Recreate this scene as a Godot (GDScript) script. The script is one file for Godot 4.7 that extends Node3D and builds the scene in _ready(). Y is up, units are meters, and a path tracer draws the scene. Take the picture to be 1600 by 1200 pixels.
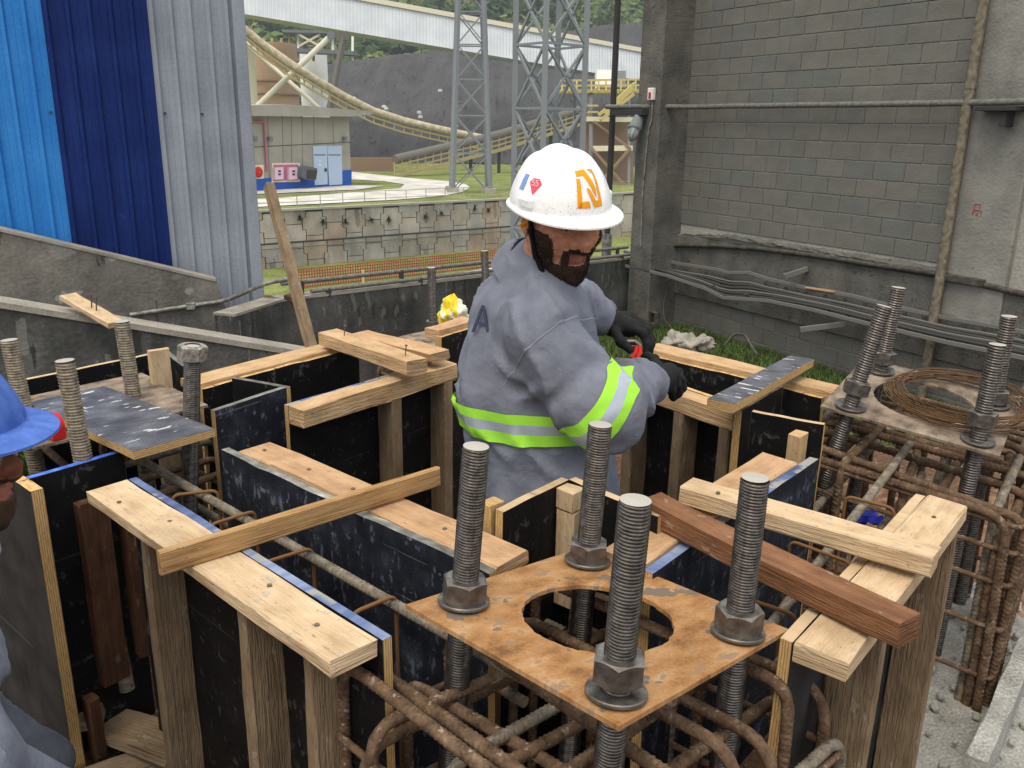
extends Node3D

# ---------------------------------------------------------------- camera geometry
const EYE := Vector3(0, 1.65, 0)
const FOC := 1350.0
var c_rt: Vector3
var c_up: Vector3
var c_fw: Vector3
var M := {}
var noise := FastNoiseLite.new()
var rng := RandomNumberGenerator.new()
var used := {}

func cam_setup():
	var p := deg_to_rad(16.7)
	var r := deg_to_rad(0.856)
	c_fw = Vector3(0, -sin(p), -cos(p))
	var up0 := Vector3(0, cos(p), -sin(p))
	c_rt = Vector3(cos(r), 0, 0) + up0 * sin(r)
	c_up = Vector3(-sin(r), 0, 0) + up0 * cos(r)

func ray(x: float, y: float) -> Vector3:
	return c_fw + c_rt * ((x - 800.0) / FOC) - c_up * ((y - 600.0) / FOC)
# point seen at a pixel, on the level plane of height h
func ph(x: float, y: float, h: float) -> Vector3:
	var d := ray(x, y)
	return EYE + d * ((h - EYE.y) / d.y)
# point seen at a pixel, at a distance z along the lens axis
func pz(x: float, y: float, z: float) -> Vector3:
	return EYE + ray(x, y) * z
func proj(p: Vector3) -> Vector3:
	var d := p - EYE
	var z := d.dot(c_fw)
	return Vector3(800.0 + FOC * d.dot(c_rt) / z, 600.0 - FOC * d.dot(c_up) / z, z)
# point on a plane through o with normal n
func pp(x: float, y: float, o: Vector3, n: Vector3) -> Vector3:
	var d := ray(x, y)
	return EYE + d * ((o - EYE).dot(n) / d.dot(n))
# point straight above / below q that projects to image row y
func pv(q: Vector3, y: float) -> Vector3:
	var a := proj(q).y
	var b := proj(q + Vector3(0, 0.2, 0)).y
	var p := q
	for i in 12:
		var yy := proj(p).y
		var s := proj(p + Vector3(0, 0.01, 0)).y - yy
		p.y += clampf((y - yy) / s * 0.01, -1.0, 1.0)
	return p

# ---------------------------------------------------------------- mesh builder
class MB:
	var v := PackedVector3Array()
	var n := PackedVector3Array()
	var uv := PackedVector2Array()
	var ix := PackedInt32Array()
	var off := Vector2.ZERO
	# counter-clockwise seen from outside
	func q(a: Vector3, b: Vector3, c: Vector3, d: Vector3, ua := Vector2.ZERO, ub := Vector2.ZERO, uc := Vector2.ZERO, ud := Vector2.ZERO):
		var k := v.size()
		var nn := (c - a).cross(d - b)
		if nn.length_squared() < 1e-18:
			return
		nn = nn.normalized()
		v.append(a); v.append(b); v.append(c); v.append(d)
		for i in 4: n.append(nn)
		uv.append(ua + off); uv.append(ub + off); uv.append(uc + off); uv.append(ud + off)
		ix.append(k); ix.append(k + 2); ix.append(k + 1)
		ix.append(k); ix.append(k + 3); ix.append(k + 2)
	func t(a: Vector3, b: Vector3, c: Vector3, ua := Vector2.ZERO, ub := Vector2.ZERO, uc := Vector2.ZERO):
		var k := v.size()
		var nn := (b - a).cross(c - a)
		if nn.length_squared() < 1e-18:
			return
		nn = nn.normalized()
		v.append(a); v.append(b); v.append(c)
		for i in 3: n.append(nn)
		uv.append(ua + off); uv.append(ub + off); uv.append(uc + off)
		ix.append(k); ix.append(k + 2); ix.append(k + 1)
	# quad facing direction w, auto-wound
	func qf(a: Vector3, b: Vector3, c: Vector3, d: Vector3, w: Vector3):
		var e1 := (b - a).length()
		var e2 := (d - a).length()
		if (c - a).cross(d - b).dot(w) >= 0.0:
			q(a, b, c, d, Vector2(0, 0), Vector2(e1, 0), Vector2(e1, e2), Vector2(0, e2))
		else:
			q(a, d, c, b, Vector2(0, 0), Vector2(0, e2), Vector2(e1, e2), Vector2(e1, 0))
	# box with chamfered edges; xf basis columns are unit axes, s full size
	func box(xf: Transform3D, s: Vector3, bev := 0.0):
		var h := s * 0.5
		var bb: float = min(bev, min(h.x, min(h.y, h.z)) * 0.6)
		var ax := [Vector3(1, 0, 0), Vector3(0, 1, 0), Vector3(0, 0, 1)]
		for a in 3:
			var b := (a + 1) % 3
			var c := (a + 2) % 3
			for sg in [-1.0, 1.0]:
				var p: Vector3 = ax[a] * (h[a] * sg)
				var eb: Vector3 = ax[b] * (h[b] - bb)
				var ec: Vector3 = ax[c] * (h[c] - bb)
				var P := [p - eb - ec, p + eb - ec, p + eb + ec, p - eb + ec]
				var U := []
				for w in P:
					U.append(_buv(w, a))
				if sg > 0: q(xf * P[0], xf * P[1], xf * P[2], xf * P[3], U[0], U[1], U[2], U[3])
				else: q(xf * P[3], xf * P[2], xf * P[1], xf * P[0], U[3], U[2], U[1], U[0])
		if bb > 0.0:
			for a in 3:
				var b := (a + 1) % 3
				var c := (a + 2) % 3
				for sb in [-1.0, 1.0]:
					for sc in [-1.0, 1.0]:
						var ea: Vector3 = ax[a] * (h[a] - bb)
						var p1: Vector3 = ax[b] * (h[b] * sb) + ax[c] * ((h[c] - bb) * sc)
						var p2: Vector3 = ax[b] * ((h[b] - bb) * sb) + ax[c] * (h[c] * sc)
						var P := [p1 - ea, p1 + ea, p2 + ea, p2 - ea]
						var U := []
						for w in P: U.append(_buv(w, b))
						if ((P[1] - P[0]).cross(P[2] - P[0])).dot(p1 + p2) > 0: q(xf * P[0], xf * P[1], xf * P[2], xf * P[3], U[0], U[1], U[2], U[3])
						else: q(xf * P[3], xf * P[2], xf * P[1], xf * P[0], U[3], U[2], U[1], U[0])
			for sx in [-1.0, 1.0]:
				for sy in [-1.0, 1.0]:
					for sz in [-1.0, 1.0]:
						var g := Vector3(sx, sy, sz)
						var pa := Vector3(h.x, h.y - bb, h.z - bb) * g
						var pb := Vector3(h.x - bb, h.y, h.z - bb) * g
						var pc := Vector3(h.x - bb, h.y - bb, h.z) * g
						if sx * sy * sz > 0: t(xf * pa, xf * pb, xf * pc)
						else: t(xf * pa, xf * pc, xf * pb)
	func _buv(p: Vector3, a: int) -> Vector2:
		if a == 0: return Vector2(p.z, p.y)
		if a == 1: return Vector2(p.x, p.z)
		return Vector2(p.x, p.y)
	# smooth tube along a path; rad: float or Callable(dist, k)
	func tube(path: PackedVector3Array, r: float, sides := 8, caps := true, closed := false):
		var m := path.size()
		var base := v.size()
		var d0 := (path[1] - path[0]).normalized()
		var u := d0.cross(Vector3.UP)
		if u.length() < 0.05: u = d0.cross(Vector3.RIGHT)
		u = u.normalized()
		var dist := 0.0
		for i in m:
			var d: Vector3
			if closed: d = (path[(i + 1) % m] - path[(i - 1 + m) % m]).normalized()
			else: d = (path[min(i + 1, m - 1)] - path[max(i - 1, 0)]).normalized()
			u = (u - d * u.dot(d)).normalized()
			var w := d.cross(u)
			if i > 0: dist += (path[i] - path[i - 1]).length()
			for k in sides + 1:
				var a := TAU * k / sides
				var nn := u * cos(a) + w * sin(a)
				v.append(path[i] + nn * r); n.append(nn); uv.append(Vector2(dist, r * a) + off)
		var mm := m if closed else m - 1
		for i in mm:
			var j := (i + 1) % m
			for k in sides:
				var a0 := base + i * (sides + 1) + k
				var b0 := base + j * (sides + 1) + k
				ix.append(a0); ix.append(b0); ix.append(a0 + 1)
				ix.append(a0 + 1); ix.append(b0); ix.append(b0 + 1)
		if caps and not closed:
			for e in 2:
				var i := 0 if e == 0 else m - 1
				var cd := (path[0] - path[1]).normalized() if e == 0 else (path[m - 1] - path[m - 2]).normalized()
				var k0 := v.size()
				v.append(path[i]); n.append(cd); uv.append(off)
				for k in sides + 1:
					v.append(v[base + i * (sides + 1) + k]); n.append(cd); uv.append(off + Vector2(r * cos(TAU * k / sides), r * sin(TAU * k / sides)))
				for k in sides:
					if e == 0:
						ix.append(k0); ix.append(k0 + 1 + k); ix.append(k0 + 2 + k)
					else:
						ix.append(k0); ix.append(k0 + 2 + k); ix.append(k0 + 1 + k)
	# grid of points rows x cols, smooth normals
	func grid(P: PackedVector3Array, rows: int, cols: int, us := 1.0, vs := 1.0, flip := false):
		var base := v.size()
		for i in rows:
			for j in cols:
				var p := P[i * cols + j]
				var a := P[max(i - 1, 0) * cols + j]
				var b := P[min(i + 1, rows - 1) * cols + j]
				var c := P[i * cols + max(j - 1, 0)]
				var d := P[i * cols + min(j + 1, cols - 1)]
				var nn := (d - c).cross(b - a)
				if flip: nn = -nn
				v.append(p); n.append(nn.normalized()); uv.append(Vector2(j * us / (cols - 1), i * vs / (rows - 1)) + off)
		for i in rows - 1:
			for j in cols - 1:
				var a0 := base + i * cols + j
				if flip:
					ix.append(a0); ix.append(a0 + 1); ix.append(a0 + cols)
					ix.append(a0 + 1); ix.append(a0 + cols + 1); ix.append(a0 + cols)
				else:
					ix.append(a0); ix.append(a0 + cols); ix.append(a0 + 1)
					ix.append(a0 + 1); ix.append(a0 + cols); ix.append(a0 + cols + 1)
	func surf(am: ArrayMesh, m: Material):
		if v.size() == 0: return
		var arr := []
		arr.resize(Mesh.ARRAY_MAX)
		arr[Mesh.ARRAY_VERTEX] = v; arr[Mesh.ARRAY_NORMAL] = n; arr[Mesh.ARRAY_TEX_UV] = uv; arr[Mesh.ARRAY_INDEX] = ix
		am.add_surface_from_arrays(Mesh.PRIMITIVE_TRIANGLES, arr)
		am.surface_set_material(am.get_surface_count() - 1, m)
	func mesh(m: Material) -> ArrayMesh:
		var am := ArrayMesh.new()
		surf(am, m)
		return am

# ---------------------------------------------------------------- nodes
func numbered(s: String) -> String:
	if not used.has(s):
		used[s] = 0
		return s
	used[s] += 1
	return "%s_%03d" % [s, used[s]]
func obj(called: String, mesh: Mesh, parent: Node = self) -> MeshInstance3D:
	var o := MeshInstance3D.new()
	o.mesh = mesh
	o.name = numbered(called) if parent == self else called
	parent.add_child(o, true)
	return o
func part(called: String, mb: MB, m: Material, parent: Node) -> MeshInstance3D:
	return obj(called, mb.mesh(m), parent)
func tag(o: Node, label: String, category: String, group := "", kind := ""):
	o.set_meta("label", label)
	o.set_meta("category", category)
	if group != "": o.set_meta("group", group)
	if kind != "": o.set_meta("kind", kind)
func thing(called: String, label: String, category: String, at := Vector3.ZERO, group := "") -> Node3D:
	var o := Node3D.new()
	o.name = numbered(called)
	add_child(o)
	o.position = at
	tag(o, label, category, group)
	return o
func struct(called: String, mb: MB, m: Material, label: String, category := "ground") -> MeshInstance3D:
	var o := obj(called, mb.mesh(m))
	o.set_meta("kind", "structure")
	o.set_meta("label", label)
	o.set_meta("category", category)
	return o
func basis_dir(d: Vector3, up := Vector3.UP) -> Basis:
	# x along d, y near up
	var x := d.normalized()
	var z := x.cross(up)
	if z.length() < 0.01: z = x.cross(Vector3.RIGHT)
	z = z.normalized()
	return Basis(x, z.cross(x).normalized(), z)
# sawn timber: a -> b centre line, w across (side), t along up; rough edges
func timber(mb: MB, a: Vector3, b: Vector3, w: float, t: float, up := Vector3.UP, rough := 0.0016, bow := 0.0):
	var L := (b - a).length()
	var B := basis_dir(b - a, up)
	var nseg: int = max(2, int(L / 0.07))
	var c := 0.0035
	var hw := w * 0.5
	var ht := t * 0.5
	# ring (z=side, y=up), counter-clockwise seen from +x
	var R := [Vector2(-hw + c, ht), Vector2(-hw, ht - c), Vector2(-hw, -ht + c), Vector2(-hw + c, -ht), Vector2(hw - c, -ht), Vector2(hw, -ht + c), Vector2(hw, ht - c), Vector2(hw - c, ht)]
	var rings := []
	var sd := rng.randf() * 100.0
	mb.off = Vector2(rng.randf() * 3.0, rng.randf() * 3.0)
	for i in nseg + 1:
		var s := float(i) / nseg
		var ring := []
		for k in 8:
			var j := Vector3(noise.get_noise_3d(s * L * 260.0, k * 37.0, sd), noise.get_noise_3d(s * L * 260.0, k * 37.0 + 11.0, sd + 40.0), 0) * rough * 2.2
			var bw := sin(PI * s) * bow
			var e := 0.0
			if i == 0 or i == nseg: e = noise.get_noise_2d(k * 90.0, sd * 9.0 + i) * 0.004
			ring.append(a + B.x * (s * L + e) + B.z * (R[k].x + j.x) + B.y * (R[k].y + j.y + bw))
		rings.append(ring)
	for k in 8:
		var k2 := (k + 1) % 8
		var v0 := 0.0
		for i in nseg:
			var s0 := float(i) / nseg * L
			var s1 := float(i + 1) / nseg * L
			var wa: float = [0.0, 0.004, t, t + 0.004, t + w, t + w + 0.004, 2 * t + w, 2 * t + w + 0.004][k]
			var wb: float = [0.004, t, t + 0.004, t + w, t + w + 0.004, 2 * t + w, 2 * t + w + 0.004, 2 * t + 2 * w][k]
			mb.q(rings[i][k], rings[i + 1][k], rings[i + 1][k2], rings[i][k2], Vector2(s0, wa), Vector2(s1, wa), Vector2(s1, wb), Vector2(s0, wb))
	for e in 2:
		var rg: Array = rings[0] if e == 0 else rings[nseg]
		var cc := Vector3.ZERO
		for p in rg: cc += p
		cc /= 8.0
		for k in 8:
			var k2 := (k + 1) % 8
			var ua: Vector2 = R[k] * Vector2(0.5, 1.0)
			var ub: Vector2 = R[k2] * Vector2(0.5, 1.0)
			if e == 1: mb.t(cc, rg[k2], rg[k], Vector2.ZERO, ub, ua)
			else: mb.t(cc, rg[k], rg[k2], Vector2.ZERO, ua, ub)
	mb.off = Vector2.ZERO
# rounded polyline
func fillet(pts: Array, r: float, step := 0.012) -> PackedVector3Array:
	var out := PackedVector3Array()
	var m := pts.size()
	var cur: Vector3 = pts[0]
	out.append(cur)
	for i in range(1, m):
		var p: Vector3 = pts[i]
		if i < m - 1:
			var d0 := (p - cur).normalized()
			var d1: Vector3 = (pts[i + 1] - p).normalized()
			var rr: float = min(r, min((p - cur).length() * 0.49, (pts[i + 1] - p).length() * 0.49))
			var A := p - d0 * rr
			var Bq: Vector3 = p + d1 * rr
			_seg(out, cur, A, step)
			for k in range(1, 7):
				var s := k / 6.0
				out.append(A.lerp(p, s).lerp(p.lerp(Bq, s), s))
			cur = Bq
		else:
			_seg(out, cur, p, step)
	return out
func _seg(out: PackedVector3Array, a: Vector3, b: Vector3, step: float):
	var L := (b - a).length()
	if L < 1e-4: return
	var k: int = max(1, int(ceil(L / step)))
	for i in range(1, k + 1):
		out.append(a.lerp(b, float(i) / k))
# ribbed bar: tube whose radius carries transverse ribs
func rebar(mb: MB, pts: Array, r: float, bend := 0.06, fine := true):
	var path := fillet(pts, bend, 0.0035 if fine else 0.03)
	if not fine:
		mb.tube(path, r, 8)
		return
	var sides := 10
	var m := path.size()
	var base := mb.v.size()
	var d0 := (path[1] - path[0]).normalized()
	var u := d0.cross(Vector3.UP)
	if u.length() < 0.05: u = d0.cross(Vector3.RIGHT)
	u = u.normalized()
	var dist := rng.randf() * 3.0
	var tw := rng.randf() * TAU
	for i in m:
		var d := (path[min(i + 1, m - 1)] - path[max(i - 1, 0)]).normalized()
		u = (u - d * u.dot(d)).normalized()
		var w := d.cross(u)
		if i > 0: dist += (path[i] - path[i - 1]).length()
		for k in sides + 1:
			var a := TAU * k / sides
			var nn := u * cos(a) + w * sin(a)
			var ph_ := fposmod(dist / (r * 1.15) + 0.9 * sin(a + tw), 1.0)
			var rib := exp(-pow((ph_ - 0.5) / 0.17, 2.0)) * r * 0.2 * clampf(abs(sin(a + tw)) * 2.2, 0.0, 1.0)
			rib += noise.get_noise_3d(dist * 900.0, cos(a) * 30.0, sin(a) * 30.0) * r * 0.05
			mb.v.append(path[i] + nn * (r + rib))
			mb.n.append(nn)
			mb.uv.append(Vector2(dist, r * a))
	for i in m - 1:
		for k in sides:
			var a0 := base + i * (sides + 1) + k
			var b0 := a0 + sides + 1
			mb.ix.append(a0); mb.ix.append(b0); mb.ix.append(a0 + 1)
			mb.ix.append(a0 + 1); mb.ix.append(b0); mb.ix.append(b0 + 1)
	# true normals along the ribs
	for i in range(1, m - 1):
		for k in sides + 1:
			var id := base + i * (sides + 1) + k
			var ta := mb.v[id + sides + 1] - mb.v[id - sides - 1]
			var kk := base + i * (sides + 1)
			var tb := mb.v[kk + (k + 1) % sides] - mb.v[kk + (k - 1 + sides) % sides]
			var nn := tb.cross(ta)
			if nn.dot(mb.n[id]) < 0: nn = -nn
			mb.n[id] = nn.normalized()
	for e in 2:
		var i := 0 if e == 0 else m - 1
		var cd := (path[0] - path[1]).normalized() if e == 0 else (path[m - 1] - path[m - 2]).normalized()
		var k0 := mb.v.size()
		mb.v.append(path[i]); mb.n.append(cd); mb.uv.append(Vector2.ZERO)
		for k in sides + 1:
			mb.v.append(mb.v[base + i * (sides + 1) + k]); mb.n.append(cd); mb.uv.append(Vector2(0.01 * k, 0))
		for k in sides:
			if e == 0: mb.ix.append_array([k0, k0 + 1 + k, k0 + 2 + k])
			else: mb.ix.append_array([k0, k0 + 2 + k, k0 + 1 + k])
# extruded polygon (points in a plane, any winding), thickness along nrm
func prism(mb: MB, pts: Array, nrm: Vector3, t: float):
	var nn := nrm.normalized()
	var o: Vector3 = pts[0]
	var ex: Vector3 = (pts[1] - pts[0]).normalized()
	var ey := nn.cross(ex)
	var p2 := PackedVector2Array()
	for p in pts: p2.append(Vector2((p - o).dot(ex), (p - o).dot(ey)))
	var tr := Geometry2D.triangulate_polygon(p2)
	var ccw := not Geometry2D.is_polygon_clockwise(p2)
	for i in range(0, tr.size(), 3):
		var A: Vector3 = pts[tr[i]]
		var B: Vector3 = pts[tr[i + 1]]
		var C: Vector3 = pts[tr[i + 2]]
		var ua := p2[tr[i]]
		var ub := p2[tr[i + 1]]
		var uc := p2[tr[i + 2]]
		if (B - A).cross(C - A).dot(nn) < 0:
			var tmp := B; B = C; C = tmp
			var tu := ub; ub = uc; uc = tu
		mb.t(A, B, C, ua, ub, uc)
		if t > 0.0: mb.t(A - nn * t, C - nn * t, B - nn * t, ua, uc, ub)
	if t > 0.0:
		var m := pts.size()
		for i in m:
			var a: Vector3 = pts[i]
			var b: Vector3 = pts[(i + 1) % m]
			var L := (b - a).length()
			if ccw: mb.q(b, a, a - nn * t, b - nn * t, Vector2(L, 0), Vector2(0, 0), Vector2(0, t), Vector2(L, t))
			else: mb.q(a, b, b - nn * t, a - nn * t, Vector2(0, 0), Vector2(L, 0), Vector2(L, t), Vector2(0, t))

# ---------------------------------------------------------------- computed textures
func nz(w: int, h: int, freq: float, seed_: int, oct := 4, type := FastNoiseLite.TYPE_SIMPLEX_SMOOTH, sx := 1, sy := 1) -> PackedByteArray:
	# seamless noise bytes; sx, sy stretch the pattern
	var f := FastNoiseLite.new()
	f.seed = seed_
	f.noise_type = type
	f.frequency = freq
	f.fractal_octaves = oct
	var im := f.get_seamless_image(maxi(w / sx, 8), maxi(h / sy, 8), false, false, 0.15)
	if sx > 1 or sy > 1: im.resize(w, h, Image.INTERPOLATE_CUBIC)
	im.convert(Image.FORMAT_L8)
	return im.get_data()
func ridged(w: int, h: int, freq: float, seed_: int) -> PackedByteArray:
	var f := FastNoiseLite.new()
	f.seed = seed_
	f.noise_type = FastNoiseLite.TYPE_SIMPLEX_SMOOTH
	f.frequency = freq
	f.fractal_type = FastNoiseLite.FRACTAL_RIDGED
	f.fractal_octaves = 2
	f.domain_warp_enabled = true
	f.domain_warp_amplitude = 30.0
	f.domain_warp_frequency = 0.01
	var im := f.get_seamless_image(w, h, false, false, 0.15)
	im.convert(Image.FORMAT_L8)
	return im.get_data()
func ramp(stops: Array) -> PackedColorArray:
	var out := PackedColorArray()
	for i in 256:
		var x := i / 255.0
		var c: Color = stops[0][1]
		for k in range(stops.size() - 1):
			if x >= stops[k][0]:
				var f: float = clampf((x - stops[k][0]) / maxf(stops[k + 1][0] - stops[k][0], 1e-4), 0, 1)
				c = (stops[k][1] as Color).lerp(stops[k + 1][1], f)
		out.append(c)
	return out
func c8(r: float, g: float, b: float) -> Color:
	return Color(r / 255.0, g / 255.0, b / 255.0)
# base: ramp over a weighted sum of noises; overs: [bytes, lo, hi, colour, strength]
func tex(w: int, h: int, layers: Array, rp: PackedColorArray, overs := []) -> ImageTexture:
	var n := w * h
	var out := PackedByteArray()
	out.resize(n * 3)
	var nl := layers.size()
	var l0: PackedByteArray = layers[0][0]
	var l1: PackedByteArray = layers[mini(1, nl - 1)][0]
	var l2: PackedByteArray = layers[mini(2, nl - 1)][0]
	var l3: PackedByteArray = layers[mini(3, nl - 1)][0]
	var w0: float = layers[0][1]
	var w1: float = layers[1][1] if nl > 1 else 0.0
	var w2: float = layers[2][1] if nl > 2 else 0.0
	var w3: float = layers[3][1] if nl > 3 else 0.0
	var R := PackedFloat32Array()
	var Gc := PackedFloat32Array()
	var Bc := PackedFloat32Array()
	for c in rp:
		R.append(c.r * 255.0); Gc.append(c.g * 255.0); Bc.append(c.b * 255.0)
	var no := overs.size()
	var T := []
	for o in overs:
		var tb := PackedFloat32Array()
		for k in 256: tb.append(clampf((k - o[1]) / (o[2] - o[1]), 0.0, 1.0) * o[4])
		T.append(tb)
	var blank := PackedFloat32Array()
	blank.resize(256)
	var o0: PackedByteArray = overs[0][0] if no > 0 else l0
	var o1: PackedByteArray = overs[1][0] if no > 1 else l0
	var o2: PackedByteArray = overs[2][0] if no > 2 else l0
	var t0: PackedFloat32Array = T[0] if no > 0 else blank
	var t1: PackedFloat32Array = T[1] if no > 1 else blank
	var t2: PackedFloat32Array = T[2] if no > 2 else blank
	var c0: Color = overs[0][3] if no > 0 else Color.BLACK
	var c1: Color = overs[1][3] if no > 1 else Color.BLACK
	var c2: Color = overs[2][3] if no > 2 else Color.BLACK
	for i in n:
		var s := clampi(int(l0[i] * w0 + l1[i] * w1 + l2[i] * w2 + l3[i] * w3), 0, 255)
		var r := R[s]
		var g := Gc[s]
		var b := Bc[s]
		var k := t0[o0[i]]
		if k > 0.0:
			r += (c0.r * 255.0 - r) * k; g += (c0.g * 255.0 - g) * k; b += (c0.b * 255.0 - b) * k
		k = t1[o1[i]]
		if k > 0.0:
			r += (c1.r * 255.0 - r) * k; g += (c1.g * 255.0 - g) * k; b += (c1.b * 255.0 - b) * k
		k = t2[o2[i]]
		if k > 0.0:
			r += (c2.r * 255.0 - r) * k; g += (c2.g * 255.0 - g) * k; b += (c2.b * 255.0 - b) * k
		out[i * 3] = int(r)
		out[i * 3 + 1] = int(g)
		out[i * 3 + 2] = int(b)
	var im := Image.create_from_data(w, h, false, Image.FORMAT_RGB8, out)
	im.generate_mipmaps()
	return ImageTexture.create_from_image(im)
func ntx(w: int, h: int, layers: Array, strength := 4.0) -> ImageTexture:
	var out := PackedByteArray()
	out.resize(w * h)
	for i in w * h:
		var s := 0.0
		for l in layers: s += l[0][i] * l[1]
		out[i] = clampi(int(s), 0, 255)
	var im := Image.create_from_data(w, h, false, Image.FORMAT_L8, out)
	im.convert(Image.FORMAT_RGBA8)
	im.bump_map_to_normal_map(strength)
	im.generate_mipmaps()
	return ImageTexture.create_from_image(im)
func mat(t: Texture2D, scale: Vector3, rough := 0.8, norm: Texture2D = null, ns := 1.0, tri := 0, tint := Color.WHITE, metal := 0.0) -> StandardMaterial3D:
	var m := StandardMaterial3D.new()
	m.albedo_color = tint
	if t: m.albedo_texture = t
	m.uv1_scale = scale
	m.roughness = rough
	m.metallic = metal
	m.metallic_specular = 0.22 if rough > 0.45 else 0.4
	if norm:
		m.normal_enabled = true
		m.normal_texture = norm
		m.normal_scale = ns
	if tri > 0:
		m.uv1_triplanar = true
		m.uv1_world_triplanar = tri == 2
	return m
func flat(r: float, g: float, b: float, rough := 0.7, metal := 0.0) -> StandardMaterial3D:
	var m := StandardMaterial3D.new()
	m.albedo_color = c8(r, g, b)
	m.roughness = rough
	m.metallic = metal
	m.metallic_specular = 0.22 if rough > 0.45 else 0.4
	return m

# ---------------------------------------------------------------- materials
func wood_tex(seed_: int, lo: Color, mid: Color, hi: Color, dirt: Color, dk := 0.5) -> ImageTexture:
	var w := 512
	var h := 256
	var grain := nz(w, h, 0.03, seed_, 3, FastNoiseLite.TYPE_SIMPLEX_SMOOTH, 16, 1)
	var ring := nz(w, h, 0.012, seed_ + 1, 2, FastNoiseLite.TYPE_SIMPLEX_SMOOTH, 8, 1)
	var blot := nz(w, h, 0.012, seed_ + 2, 4)
	var fine := nz(w, h, 0.2, seed_ + 3, 2, FastNoiseLite.TYPE_SIMPLEX_SMOOTH, 8, 1)
	var spot := nz(w, h, 0.05, seed_ + 4, 3)
	var cem := nz(w, h, 0.016, seed_ + 6, 4)
	return tex(w, h, [[grain, 0.22], [ring, 0.2], [blot, 0.4], [fine, 0.18]], ramp([[0.1, lo], [0.5, mid], [0.9, hi]]), [[spot, 138, 215, dirt, dk], [cem, 140, 210, c8(158, 152, 142), dk * 0.7], [nz(w, h, 0.15, seed_ + 5, 3), 190, 225, dirt.darkened(0.3), 0.6]])
func make_mats():
	var w := 512
	# ---- timber
	var wn := ntx(512, 256, [[nz(512, 256, 0.08, 5, 3, FastNoiseLite.TYPE_SIMPLEX_SMOOTH, 16, 1), 0.6], [nz(512, 256, 0.2, 6, 2, FastNoiseLite.TYPE_SIMPLEX_SMOOTH, 6, 1), 0.4]], 5.0)
	var ws := Vector3(1.3, 4.5, 1)
	M.pine = mat(wood_tex(10, c8(156, 130, 100), c8(190, 164, 131), c8(210, 188, 157), c8(138, 118, 94), 0.75), ws, 0.75, wn, 0.8)
	M.pine2 = mat(wood_tex(20, c8(144, 114, 82), c8(182, 150, 112), c8(204, 174, 137), c8(118, 96, 74), 0.75), ws, 0.75, wn, 0.8)
	M.tan = mat(wood_tex(30, c8(142, 110, 80), c8(178, 143, 108), c8(198, 166, 130), c8(128, 100, 78), 0.55), ws, 0.75, wn, 0.7)
	M.aged = mat(wood_tex(40, c8(100, 84, 66), c8(128, 109, 87), c8(148, 130, 106), c8(96, 86, 76), 0.75), ws, 0.85, wn, 1.0)
	M.brown = mat(wood_tex(50, c8(82, 56, 40), c8(116, 80, 56), c8(142, 104, 76), c8(84, 64, 50), 0.6), ws, 0.65, wn, 0.8)
	M.dkbrown = mat(wood_tex(60, c8(50, 34, 26), c8(78, 54, 40), c8(104, 74, 56), c8(112, 96, 84), 0.4), ws, 0.7, wn, 0.8)
	M.lath = mat(wood_tex(70, c8(112, 82, 52), c8(166, 130, 88), c8(188, 152, 108), c8(98, 74, 52), 0.6), Vector3(1.0, 9.0, 1), 0.8, wn, 1.2)
	# ---- plywood edge: plies along v
	var ed := PackedByteArray()
	ed.resize(512 * 128)
	for y in 128:
		for x in 512: ed[y * 512 + x] = 40 if (y % 32) < 9 else 190
	M.edge = mat(tex(512, 128, [[ed, 0.5], [nz(512, 128, 0.06, 81, 4, FastNoiseLite.TYPE_SIMPLEX_SMOOTH, 2, 1), 0.3], [nz(512, 128, 0.25, 82, 2), 0.3]], ramp([[0.1, c8(84, 60, 38)], [0.45, c8(160, 124, 78)], [0.8, c8(214, 182, 128)]]), [[nz(512, 128, 0.06, 83, 3), 165, 220, c8(52, 40, 30), 0.8]]), Vector3(1.6, 48.0, 1), 0.9, wn, 1.0)
	M.edgegrey = mat(tex(256, 256, [[nz(256, 256, 0.03, 84, 4, FastNoiseLite.TYPE_SIMPLEX_SMOOTH, 4, 1), 0.6], [nz(256, 256, 0.15, 85, 2), 0.4]], ramp([[0.2, c8(78, 76, 72)], [0.6, c8(140, 138, 130)], [0.85, c8(206, 204, 196)]])), Vector3(0.55, 36.0, 1), 0.9)
	M.edgeblue = mat(tex(512, 128, [[nz(512, 128, 0.03, 86, 3, FastNoiseLite.TYPE_SIMPLEX_SMOOTH, 8, 1), 0.6], [nz(512, 128, 0.1, 87, 3), 0.4]], ramp([[0.2, c8(62, 74, 108)], [0.5, c8(92, 107, 144)], [0.8, c8(138, 148, 170)]]), [[nz(512, 128, 0.05, 88, 4, FastNoiseLite.TYPE_SIMPLEX_SMOOTH, 4, 1), 120, 165, c8(152, 146, 134), 0.85]]), Vector3(0.55, 36.0, 1), 0.7)
	M.edgevivid = mat(tex(512, 128, [[nz(512, 128, 0.03, 186, 3, FastNoiseLite.TYPE_SIMPLEX_SMOOTH, 8, 1), 0.6], [nz(512, 128, 0.1, 87, 3), 0.4]], ramp([[0.2, c8(44, 74, 150)], [0.5, c8(70, 106, 190)], [0.8, c8(104, 140, 212)]]), [[nz(512, 128, 0.05, 88, 4, FastNoiseLite.TYPE_SIMPLEX_SMOOTH, 4, 1), 160, 210, c8(130, 150, 200), 0.7]]), Vector3(0.55, 36.0, 1), 0.7)
	# ---- film-faced plywood: black film, cement smears, scratches
	var cel := nz(w, w, 0.012, 91, 3, FastNoiseLite.TYPE_SIMPLEX_SMOOTH)
	var sm := nz(w, w, 0.05, 92, 5, FastNoiseLite.TYPE_SIMPLEX_SMOOTH, 1, 4)
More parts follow.
